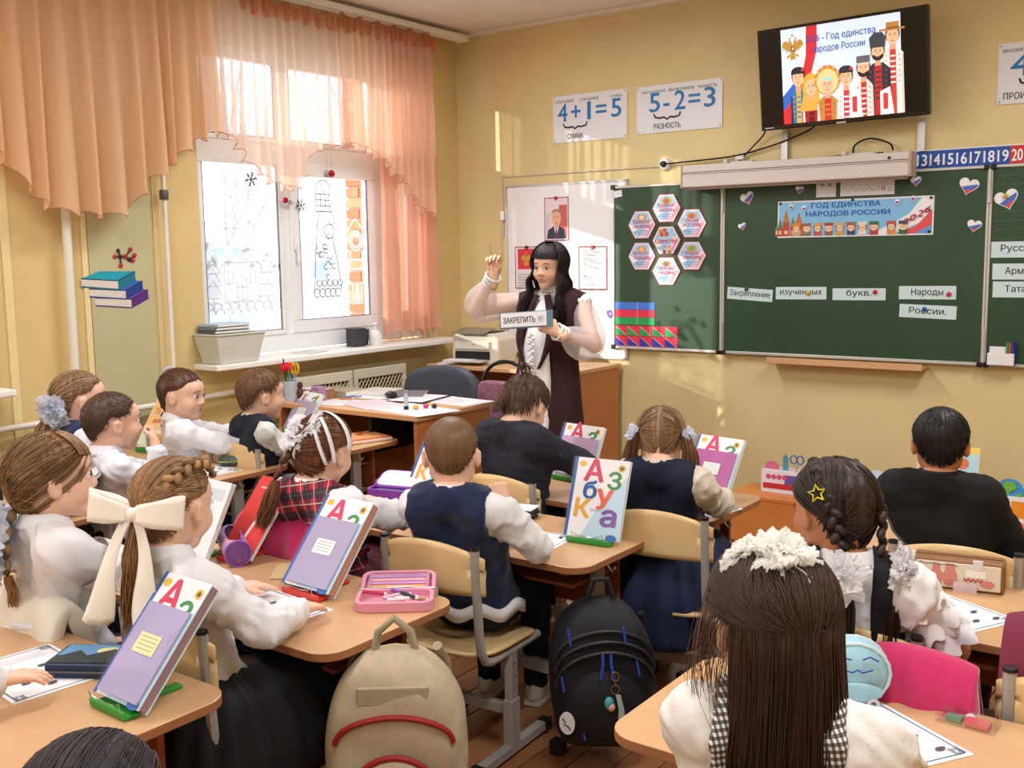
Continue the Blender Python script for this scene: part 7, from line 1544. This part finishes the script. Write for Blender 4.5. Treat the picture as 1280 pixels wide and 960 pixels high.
# ---- star clip girl
p=person('girl with dark braids, a yellow star clip and ruffled white sleeves, second right desk',(3.90,-3.46),10,(3.913,-3.49,.955),54,hpitch=8,handR=(4.10,-3.22,.66),handL=(3.82,-3.14,.66),poseR='fist',over='pinafore',overmat=mat('black pinafore','#101116',.8,bump=.3,bscale=300),lower='skirt',lowcol='#14151b',seed=18,sk='tan',sleeve=.3,puff=.014,browc='#2a1c16')
hc='#2e211c'; T=p['T']; cap(T,'girl',.011,hc,p['root'],amp=.0015,part=.007,seed=6)
for s_ in(-1,1):
    strands(T,combed((s_*.6,-.72,-.42),380,'girl',.013,31+s_,side=s_),np.linspace(.0019,.0016,9),hc,p['root'],seed=s_+8); braid(T,[(s_*.03,.03,.108),(s_*.05,-.03,.099),(s_*.062,-.072,.056),(s_*.060,-.094,.0),(s_*.052,-.094,-.05),(s_*.05,-.095,-.085)],.0155,hc,p['root'],name='plait')
    g=np.linalg.inv(T[:3,:3])@np.array([0,0,-1]); g/=np.linalg.norm(g); A=np.array([s_*.055,-.10,-.09]); tail(T,[A,A+g*.10+[0,-.02,0],A+g*.20+[s_*.0,-.02,0],A+g*.27],170,.014,.020,'#33231d',p['root'],40+s_,name='pigtail')
    pompon(T,A+np.array([s_*.02,-.028,-.03]),(s_*.4,-.9,.0),.062,40,p['root'],seed=50+s_,petal=.42,mt=tulle)
mb=M(); Tm=Matrix(T.tolist()); c=Vector((-.066,-.055,.045)); nn=Vector((-.75,-.62,.25)).normalized(); a=nn.orthogonal().normalized(); b=nn.cross(a); c=c+nn*.020
P=[Tm@(c+(a*math.cos(k*math.pi/5)+b*math.sin(k*math.pi/5))*(.019 if k%2==0 else .0085)) for k in range(10)]; mb.tube(P+[P[0]],.0020,mat('yellow enamel','#d9cf3a',.3),n=6,cap=False); mb.obj('star_clip',p['root'])
for s_ in(-1,1):
    for k in range(3):
        E=p['el'][s_][0]; S1=p['sh'][s_]; q=S1+(E-S1)*(.05+.28*k); d=(E-S1)/np.linalg.norm(E-S1); mb=M(); P=[]
        u1=np.cross(d,[0,1,.2]); u1/=np.linalg.norm(u1); v1=np.cross(d,u1)
        for j in range(4):
            row=[]
            for i in range(49):
                a=2*math.pi*i/48; r=.050+.016*j/3*(1+.0)+.007*math.sin(a*11+k)*j/3+.004*math.sin(a*5)*j; row.append(tuple(q+d*(.018*j+.006*math.sin(a*11+k))+(u1*math.cos(a)+v1*math.sin(a))*r))
            P.append(row)
        mb.grid(P,MC['white shirt cotton']); mb.obj('sleeve_ruffle',p['root'],smooth='all')
# ---- boy in black
p=person('boy with cropped black hair in a plain black top, front right desk',(3.94,-2.60),8,(3.91,-2.55,.960),14,hpitch=6,over='sweater',overmat=mat('black knit','#0d0d10',.9,bump=.5,bscale=250),collar='#15151a',seed=22,sk='tan',lowcol='#101014',browc='#15100e',hs=.97)
cap(p['T'],'boy',.011,'#1a1517',p['root'],amp=.0012,seed=9); short_fuzz(p['T'],2600,'boy',.010,.16,'#1d181a',p['root'],14,r=.0013,lift=.005)
for z in(0,): 
    mb=M(); n=24; c=p['nb']; mb.tube([(c[0]+.052*math.cos(2*math.pi*i/n),c[1]+.052*math.sin(2*math.pi*i/n)+.004,c[2]+.012) for i in range(n+1)],.012,MC['black knit'],n=8,cap=False); mb.obj('turtleneck',p['root'],smooth=True)
# ---- long haired girl
hound=grid_mat('houndstooth','#f0f0f0',[('h',95,.5,'#141414',0),('v',95,.5,'#141414',0)])
p=person('girl with very long loose brown hair and a white bow, nearest in the photo',(4.07,-4.34),8,(4.112,-4.335,.985),46,hpitch=4,handL=(3.92,-4.05,.66),handR=(4.25,-4.08,.66),over='pinafore',overmat=hound,seed=27,puff=.008,topmat=mat('white puff blouse','#f0eeea',.8,bump=.3,bscale=200,transl=.1),collar='same',lower='skirt',lowcol='#26262b',browc='#3a2a20')
hc='#3b281f'; T=p['T']; cap(T,'girl',.012,hc,p['root'],amp=.002,seed=10)
rs=np.random.RandomState(5); Tin=np.linalg.inv(T[:3,:3]); down=Tin@np.array([0,0,-1]); down/=np.linalg.norm(down); viewb=Tin@rotz(-R_(8))@np.array([.35,-.94,0])
out=[]
for i in range(2900):
    az=rs.uniform(-np.pi,np.pi); lim=hairline(az,'girl'); el_=lim+(1.5-lim)*rs.rand(); d=np.array([math.sin(az)*math.cos(el_),math.cos(az)*math.cos(el_),math.sin(el_)])
    # hair of the front is swept back; target azimuth on the back half, ear side tucked
    wz=((az-np.pi+np.pi)%(2*np.pi))-np.pi; ta=np.pi+wz*.34+rs.normal(0,.05)
    if ta<np.pi-1.15: ta=np.pi-1.15+rs.rand()*.2
    if ta>np.pi+1.25: ta=np.pi+1.25-rs.rand()*.2
    tg=np.array([math.sin(ta),math.cos(ta),-.14+.1*rs.rand()]); h=.011+rs.rand()*.010; row=[pt(slerp(d,tg,q),h) for q in np.linspace(0,1,7)]
    e=row[-1]; rad_=np.array([math.sin(ta),math.cos(ta),0]); L=rs.uniform(.30,.50) if rs.rand()<.8 else rs.uniform(.18,.34); ph=rs.rand()*6.28; sp=rs.uniform(-.2,1)
    for q in np.linspace(.1,1,10): row.append(e+down*L*q+rad_*(.004*math.sin(min(1,q*1.6)*1.57)+.022*(sp-.3)*q)+np.array([math.sin(ph+q*5),math.cos(ph+q*4),0])*.006*q)
    out.append(row)
strands(T,np.array(out),np.linspace(.0019,.0010,17),hc,p['root'],name='long_hair',seed=4)
# wisps on the window side, backlight put into a lighter hair colour
out=[]
for i in range(70):
    az=-rs.uniform(1.2,2.1); d=np.array([math.sin(az)*math.cos(.4),math.cos(az)*math.cos(.4),math.sin(.4+rs.rand()*.3)]); row=[pt(d,.012)]; vx=rs.uniform(.01,.05)
    for q in np.linspace(.1,1,9): row.append(pt(d,.012)+down*.22*q+np.array([-vx*math.sin(q*2.6),.02*math.sin(q*4+i),0]))
    out.append(row)
strands(T,np.array(out),np.linspace(.0006,.0004,10),'#6a4c3e',p['root'],name='hair_wisps',seed=6)
pompon(T,(.0,-.055,.114),(.15,-.3,.9),.060,60,p['root'],mt=mat('ivory tulle','#fbfaf4',.8,trans=.25,transl=.5),seed=14,petal=.42,flat=.6); pompon(T,(-.045,-.02,.110),(-.5,.1,.7),.044,34,p['root'],mt=MC['ivory tulle'],seed=15,petal=.42)
# ---- cream bow girl
p=person('girl with crown braids and a big cream satin bow, third centre desk',(2.60,-4.24),-6,(2.595,-4.30,.955),14,hpitch=8,handR=(2.74,-4.06,.655),handL=(2.46,-4.02,.655),elbR=(.9,-.3,-.5),seed=33,puff=.008,collar='same',lower='skirt',lowcol='#101014',browc='#8a6c4c')
hc='#94714d'; T=p['T']; cap(T,'girl',.009,hc,p['root'],amp=.0015,seed=12); strands(T,combed((0,-.95,-.32),700,'girl',.011,44),np.linspace(.0018,.0015,9),hc,p['root'])
for x0 in(.0,.035): braid(T,[(x0+.01,.070,.075),(x0+.03,.03,.105),(x0+.035,-.03,.108),(x0+.025,-.08,.075),(.02,-.108,.03),(.0,-.115,-.01)],.015,hc,p['root'],name='plait')
braid(T,[(-.05,.05,.075),(-.062,.0,.085),(-.06,-.05,.07),(-.035,-.095,.03),(0,-.115,-.01)],.015,hc,p['root'],name='plait')
A=np.array([0,-.118,-.02]); tail(T,[A,A+[0,-.012,-.08],A+[.0,-.005,-.17],A+[-.005,.0,-.26]],230,.014,.024,'#8a6240',p['root'],66)
def satin_bow(T,c,nrm,s,parent,mt,tails=True):
    Tm=Matrix(T.tolist()); nrm=Vector(nrm).normalized(); up=Vector((0,0,1)); x=up.cross(nrm).normalized(); up=nrm.cross(x)
    for sd in(-1,1):
        P=[]
        for i in range(17):
            a=2*math.pi*i/16; row=[]
            for j in range(6):
                w=-1+2*j/5; lx=.065*s*(1-math.cos(a))/1.0*.95; lz=.020*s*math.sin(a); width=(.010+.026*math.sin(a/2)**1.2)*s; row.append(tuple(Tm@(Vector(c)+x*sd*lx+nrm*(.006+lz)+up*(w*width+.012*s*(lx/.13)*1.0+.002*math.sin(w*6+a*3)))))
            P.append(row)
        M().grid(P,mt).obj('bow_loop',parent,smooth='all',solid=.002)
        if tails:
            P=[]
            for i in range(15):
                q=i/14; row=[]
                for j in range(6): w=-1+2*j/5; row.append(tuple(Tm@(Vector(c)+x*(sd*(.010+.07*q+.01*math.sin(q*5))+w*(.013+.018*q)*s)+up*(-.235*q*s+(.012*w*w-.0)*q)+nrm*(.014+.018*math.sin(q*3+w)*q+.003*math.sin(w*7)))))
                P.append(row)
            M().grid(P,mt).obj('bow_tail',parent,smooth='all',solid=.002)
    M().ell(Tm@(Vector(c)+nrm*.012),(.016*s,.014*s,.016*s),mt).obj('bow_knot',parent,smooth=True)
satin_bow(T,(0,-.122,-.005),(0,-1,.05),1.05,p['root'],satin)
# ---- girl with bangs
p=person('girl in profile with straight brown bangs, white lace blouse, at the left edge',(2.08,-4.28),-8,(2.17,-4.36,.985),-22,hpitch=-2,handR=(2.24,-4.06,.65),handL=(2.00,-4.05,.65),seed=38,puff=.010,collar='same',lower='trousers',lowcol='#1b2036',browc='#7a5a40')
hc='#80603f'; T=p['T']; cap(T,'girl',.012,hc,p['root'],amp=.0012,seed=13); strands(T,combed((0.1,-.85,-.55),900,'girl',.014,54),np.linspace(.0019,.0016,9),hc,p['root'])
out=[]; rs=np.random.RandomState(3)
for i in range(260):
    az=rs.uniform(-.8,.8); d0=np.array([math.sin(az)*.35,math.cos(az)*.35,.95]); d1=np.array([math.sin(az),math.cos(az),.22+.22*abs(az)]); out.append([pt(slerp(d0,d1,q),.014+.004*rs.rand()) for q in np.linspace(0,1,8)])
strands(T,np.array(out),np.linspace(.0020,.0012,8),'#8a6845',p['root'],name='bangs')
A=np.array([.01,-.10,-.06]); braid(T,[A,A+[-.0,-.02,-.06],A+[0,-.025,-.16]],.018,hc,p['root']); tail(T,[A+[0,-.025,-.16],A+[0,-.02,-.2],A+[0,-.02,-.24]],60,.010,.012,'#a87a4c',p['root'],8,name='braid_end',m=6)
pompon(T,(-.03,-.13,-.14),(-.3,-.9,.2),.115,60,p['root'],seed=61,petal=.45,mt=tulle2)
E,Wv=p['el'][1]; S1=p['sh'][1]; mb=M(); lc=mat('lace patch','#d8b0a4',.8,noise=.5,nscale=160); d=(E-S1); mb.tube([S1+d*.50,S1+d*.68,S1+d*.86],[.066,.069,.066],mat('lace sleeve band','#dcb6a8',.8,col2='#f6f3f2',nscale=70),n=26,cap=False); mb.obj('lace_band',p['root'],smooth=True)
# ---- boy chin on hand (l2)
p=person('boy in a pale grey shirt resting his chin on his fist, window row',(1.02,-3.44),-10,(1.13,-3.51,.925),-16,hpitch=2,handR=(1.255,-3.42,.845),poseR='fist',hdR=((-.5,.2,.75),(-.5,-.6,0)),elbR=(.3,.6,-.8),handL=(.98,-3.14,.65),seed=42,topmat=mat('pale grey shirt','#dde1ea',.75,bump=.25,bscale=400),collar='same',lowcol='#1c2236',browc='#5a4434')
cap(p['T'],'boy',.008,'#4d3a2f',p['root'],amp=.001,seed=14); short_fuzz(p['T'],1800,'boy',.007,.16,'#59453a',p['root'],24,r=.0012,lift=.006)
# ---- left girl with tulle bow
p=person('girl with a large white tulle bow low on her ponytail, by the window wall',(.52,-3.38),-10,(.67,-3.36,.965),-20,hpitch=0,seed=46,over='vest',overmat=vestm,collar='#d9dce4',browc='#8a6c4c')
hc='#8f6f50'; T=p['T']; cap(T,'girl',.011,hc,p['root'],amp=.0014,seed=15); strands(T,combed((0,-.92,-.40),500,'girl',.013,74),np.linspace(.0018,.0015,9),hc,p['root']); A=np.array([0,-.12,-.05]); tail(T,[A,A+[0,-.03,-.07],A+[0,-.03,-.17]],160,.018,.036,'#b08a62',p['root'],9)
pompon(T,(.035,-.112,-.03),(.5,-.8,-.1),.085,44,p['root'],seed=71,petal=.5,mt=tulle2)
# ---- l1 boy
p=person('boy in a dark vest at the desk touching the teacher desk, face turned away right',(.90,-2.64),-12,(.985,-2.66,.920),-22,hpitch=4,seed=50,over='vest',overmat=mat('charcoal vest','#1e2430',.9,bump=.4,bscale=300),topmat=mat('grey green shirt','#cfd2cc',.75,bump=.25,bscale=400),collar='same',browc='#7a5a40')
cap(p['T'],'boy',.010,'#6b4c35',p['root'],amp=.0015,seed=16); short_fuzz(p['T'],1500,'boy',.009,.24,'#7a5a40',p['root'],34,r=.0014,lift=.006)
# ---- l1 girl
p=person('girl by the window with a small white bow on top, looking right',(.56,-2.78),-20,(.69,-2.87,.925),-66,hpitch=4,handR=(.95,-2.62,.66),handL=(.62,-2.40,.66),seed=54,puff=.006,collar='same',lower='skirt',lowcol='#1b2036',browc='#6a4c38')
hc='#5b3d2e'; T=p['T']; cap(T,'girl',.010,hc,p['root'],amp=.0014,seed=17); strands(T,combed((-.3,-.9,.1),420,'girl',.012,84),np.linspace(.0018,.0015,9),hc,p['root']); braid(T,[(-.04,-.10,.04),(-.055,-.118,-.02),(-.055,-.12,-.09),(-.05,-.115,-.18)],.020,'#3f2a20',p['root'])
pompon(T,(-.03,-.085,.085),(-.3,-.5,.8),.062,30,p['root'],seed=81,petal=.5); M().ell(Matrix(T.tolist())@Vector((-.035,-.098,.062)),(.012,.012,.012),mat('red hair tie','#d23048',.6)).obj('hair_tie',p['root'],smooth=True)
# ---- foreground pupils at the nearest centre desk
p=person('pupil at the bottom left edge, only the dark hair and white sleeved forearm in view',(2.42,-5.06),0,(2.42,-5.04,.95),-10,hpitch=14,handR=(2.585,-4.70,.655),hdR=((.35,1,-.05),(0,0,-1)),handL=(2.36,-4.62,.655),hdL=((.5,.9,-.05),(0,0,-1)),poseL='curl',seed=58,collar='same',browc='#2a1c16')
cap(p['T'],'girl',.014,'#2a2226',p['root'],amp=.002,seed=18); strands(p['T'],combed((0,-.9,-.4),400,'girl',.016,94),np.linspace(.0018,.0015,9),'#2a2226',p['root'])
o=person('pupil at the left edge in a white ruffled blouse behind the bangs girl',(1.62,-4.36),-5,(1.62,-4.42,.97),-10,seed=62,puff=.02,collar='same',lower='skirt',lowcol='#1b2036'); cap(o['T'],'girl',.012,'#4a3428',o['root'],seed=19)
p=person('pupil nearest the viewer, only the top of the dark hair in view',(3.56,-5.13),10,(3.556,-5.125,.842),30,hpitch=6,seed=64,collar='same',over='jacket',overmat=suit,browc='#2a1c16',handR=(3.70,-4.92,.62),handL=(3.46,-4.90,.62))
cap(p['T'],'girl',.012,'#2e262a',p['root'],amp=.001,seed=18); strands(p['T'],combed((0,-.9,-.4),900,'girl',.014,94),np.linspace(.0016,.0013,9),'#2e262a',p['root'])
chair(3.56,-5.13,10,'school chair of the pupil nearest the viewer, below the frame')
# ---- TEACHER
burg=mat('burgundy long vest','#35191f',.85,bump=.4,bscale=250,noise=.06,nscale=30); org=mat('sheer white organza','#f3eef0',.7,trans=.62,transl=.3,bump=.1,bscale=100); blouse=mat('white blouse','#eef0f2',.7,bump=.5,bscale=120)
p=person('teacher with long black hair in a burgundy vest, one hand raised, holding a card',(1.70,-1.42),186,(1.715,-1.40,1.475),186,hpitch=6,hroll=-3,adult=True,hs=.98,sk='fair',handR=(1.50,-1.58,1.435),poseR='pinch',hdR=((.05,-.0,1),(.4,-.9,0)),elbR=(-1,-.2,-.75),handL=(1.93,-1.66,1.175),poseL='curl',hdL=((-.9,-.1,.45),(-.2,.95,-.2)),elbL=(.8,.3,-1),topmat=blouse,sleeve=0,collar=None,lower='trousers',lowcol='#35191f',legs=True,hem=.72,seed=70,shoe='#1a1416',browc='#2a1a16')
R0=p['root']; T=p['T']
# long open vest : flared tube open at the front, with lapels
nb=p['nb']; hip=p['hip']; sh=p['sh']
P=[];nseg=56
zs=[nb[2]+.016,nb[2]+.010,nb[2]-.012,nb[2]-.085,nb[2]-.18,nb[2]-.27,nb[2]-.36,nb[2]-.46,nb[2]-.58,nb[2]-.72,nb[2]-.86,.46]
rx=[.066,.120,.182,.192,.172,.160,.158,.172,.190,.205,.215,.222]; ry=[.060,.072,.092,.115,.125,.118,.115,.130,.140,.148,.155,.158]; gap=[R_(36),R_(40),R_(34),R_(24),R_(20),R_(17),R_(17),R_(20),R_(22),R_(23),R_(24),R_(25)]
for z,a_,b_,g in zip(zs,rx,ry,gap):
    row=[]; q=(nb[2]-z)/(nb[2]-.46); cx=nb[0]*(1-min(1,q*1.5)); cy=nb[1]*(1-min(1,q*1.5))+.005
    for i in range(nseg+1):
        a=R_(90)+g+(2*math.pi-2*g)*i/nseg; f_=1+.03*math.sin(a*7+1)*q; row.append((cx+a_*f_*math.cos(a),cy+b_*f_*math.sin(a),z+ (0 if z<nb[2]-.06 else .0)))
    P.append(row)
M().grid(P,burg).obj('long_vest',R0,smooth='all',solid=.010)
for s_ in(-1,1):
    P=[(s_*(.035+.045*math.sin(q*3.14)),nb[1]*(1-q)+.075+.05*math.sin(min(1,q*1.6)*1.57)+.022,nb[2]-.02-.36*q) for q in np.linspace(0,1,10)]
    M().grid([[(x-s_*.022*(1-i/11),y,z),(x+s_*.028*math.sin((i+1)/11*3.1),y-.01,z+.004)] for i,(x,y,z) in enumerate(P)],burg).obj('lapel',R0,smooth='all',solid=.008)
# blouse front with frill and button placket
P=[]
for i in range(22):
    q=i/21; z=nb[2]-.018-(nb[2]-.018-.66)*q; row=[]
    for j in range(11):
        u=-1+2*j/10; wv=.046+.044*min(1,q*1.6); yy=nb[1]*(1-q)+.072+.088*math.sin(min(1,q*2.6)*1.57)-.03*u*u+.012*q; row.append((u*wv,yy+.004*math.sin(u*14+i*.4),z))
    P.append(row)
M().grid(P,blouse).obj('blouse_front',R0,smooth='all',solid=.006)
fr=M()
for i in range(46):
    q=.30+.68*i/45; z=nb[2]-(nb[2]-.66)*q; yy=(nb[1]+.04)*(1-q)+.075+.075*math.sin(min(1,q*2.2)*1.57)+.016+.012*q; fr.ell((.012*math.sin(i*2.1),yy,z),(.012,.006,.008),lace,n=7,m=5)
fr.obj('lace_frill',R0,smooth=True)['kind']='stuff'
mb=M(); 
for k in range(3): mb.tube([(nb[0]+.050*math.cos(2*math.pi*i/30),nb[1]+.016+.050*math.sin(2*math.pi*i/30),nb[2]+.004+.014*k+.003*math.sin(i*3.0)) for i in range(31)],.009-.001*k,blouse,n=7,cap=False)
mb.obj('frilled_collar',R0,smooth='all')
# organza sleeves: ballooning tubes over both arms, gathered into frilled cuffs
for s_ in(-1,1):
    S1=np.array(p['sh'][s_]); E,Wv=[np.array(x) for x in p['el'][s_]]; pts=[];rad=[]
    for q,r in ((.10,.046),(.22,.064),(.45,.066),(.75,.073),(1,.077)): pts.append(S1+(E-S1)*q); rad.append(r)
    for q,r in ((.18,.080),(.38,.080),(.56,.070),(.70,.052),(.78,.036)): pts.append(E+(Wv-E)*q); rad.append(r)
    V_=[];n=30; prev=None
    # smooth the centre line and sag the sleeve
    pts=np.array(pts); sm=pts.copy(); 
    for _ in range(3): sm[1:-1]=.25*sm[:-2]+.5*sm[1:-1]+.25*sm[2:]
    out_=(E-(S1+Wv)/2); sm[3]+=out_*.04; sm[4]+=out_*.08; sm[5]+=out_*.08; sm[6]+=out_*.04; sm[4:8]-=np.array([0,0,.012]); 
    P=[];a0=None
    for i in range(len(sm)):
        t=sm[min(i+1,len(sm)-1)]-sm[max(i-1,0)]; t/=np.linalg.norm(t)
        a1=np.cross(t,[0.2,1,.1]) if a0 is None else a0-t*(a0@t); a1/=np.linalg.norm(a1); a0=a1; b1=np.cross(t,a1); row=[]
        for k in range(n+1):
            q=2*math.pi*k/n; r=rad[i]*(1+.06*math.sin(q*7+i*.5)*(i>2)+.04*math.sin(q*3+i)); row.append(tuple(sm[i]+(a1*math.cos(q)+b1*math.sin(q))*r))
        P.append(row)
    M().grid(P,org).obj('organza_sleeve',R0,smooth='all').modifiers.new('s','SUBSURF').render_levels=1
    mb=M(); d=(Wv-E)/np.linalg.norm(Wv-E); a1=np.cross(d,[0,0,1.]) if abs(d[2])<.9 else np.cross(d,[1.,0,0]); a1/=np.linalg.norm(a1); b1=np.cross(d,a1)
    for k in range(6):
        c=E+(Wv-E)*(.74+.048*k); mb.tube([c+(a1*math.cos(2*math.pi*i/28)+b1*math.sin(2*math.pi*i/28))*(.029+.004*(k%2)+.0012*k)+d*.004*math.sin(i*2.8) for i in range(29)],.0055,blouse,n=6,cap=False)
    mb.obj('frilled_cuff',R0,smooth='all')
hc='#231519'; cap(T,'girl',.013,hc,R0,amp=.0012,seed=21)
rs=np.random.RandomState(8); out=[]; Tin=np.linalg.inv(T[:3,:3]); down=Tin@np.array([0,0,-1]); down/=np.linalg.norm(down)
for i in range(1700):
    az=rs.choice([-1,1])*(rs.uniform(.95,3.1)); lim=hairline(az,'girl'); d=np.array([math.sin(az)*.3,math.cos(az)*.3-.1,.95]); ta=az; 
    tg=np.array([math.sin(ta),math.cos(ta)*.95,-.42]); h=.013+rs.rand()*.014; row=[pt(slerp(d,tg,q),h) for q in np.linspace(0,1,8)]; e=row[-1]; rd_=np.array([math.sin(ta)*.25,math.cos(ta)*.6 if math.cos(ta)<0 else math.cos(ta)*.9,0]); L=rs.uniform(.20,.30) if abs(az)<1.9 else rs.uniform(.22,.33); ph=rs.rand()*6.3
    fwd=np.array([math.copysign(.022,math.sin(ta)),.050 if abs(az)<1.7 else -.005,0])
    for q in np.linspace(.12,1,9): row.append(e+down*L*q+fwd*math.sin(min(1,q*1.4)*1.57)+rd_*.02*q+np.array([math.sin(ph+q*4),math.cos(ph+q*3),0])*.004*q+np.array([math.sin(ta)*.014*math.sin(q*9),.012*math.sin(q*9+1),0])*(q>.2))
    out.append(row)
strands(T,np.array(out),np.linspace(.0022,.0012,17),hc,R0,name='long_hair',seed=9)
out=[]
for i in range(420):
    az=rs.uniform(-.92,.92); d0=np.array([math.sin(az)*.3,math.cos(az)*.3,.95]); d1=np.array([math.sin(az),math.cos(az),.27-.22*max(0,abs(az)-.6)]); out.append([pt(slerp(d0,d1,q),.013+.004*rs.rand()) for q in np.linspace(0,1,9)])
strands(T,np.array(out),np.linspace(.0021,.0013,9),hc,R0,name='bangs',seed=3)
# word card in her hand
wc_=thing('word_card','white card reading ЗАКРЕПИТЬ held by the teacher','card',(1.802,-1.727,1.232)); wc_.rotation_euler=(R_(-8),R_(-4.0),R_(14))
M().box((0,0,0),(.275,.004,.080),pm('#5f7a86',.3)).obj('backing',wc_,bevel=.002); M().box((-.012,-.003,.002),(.235,.003,.068),pm('#e9ebef',.4)).obj('paper',wc_)
f=Flat((-.012,-.0048,.0),(1,0,0),(0,0,1)); f.text('ЗАКРЕПИТЬ',-.022,-.013,.028,'#23232a',w=.165,bold=.02); f.circ(.09,.0,.018,'#cfd3da'); f.up(); f.circ(.085,.003,.010,'#b3b8c4'); f.obj('print',wc_)
po=M().tube([(1.500,-1.60,1.50),(1.497,-1.60,1.60)],.0018,mat('thin pointer','#8a8076',.5),n=5).obj('pointer'); tag(po,'thin pointer held upright in the raised hand of the teacher','pointer')
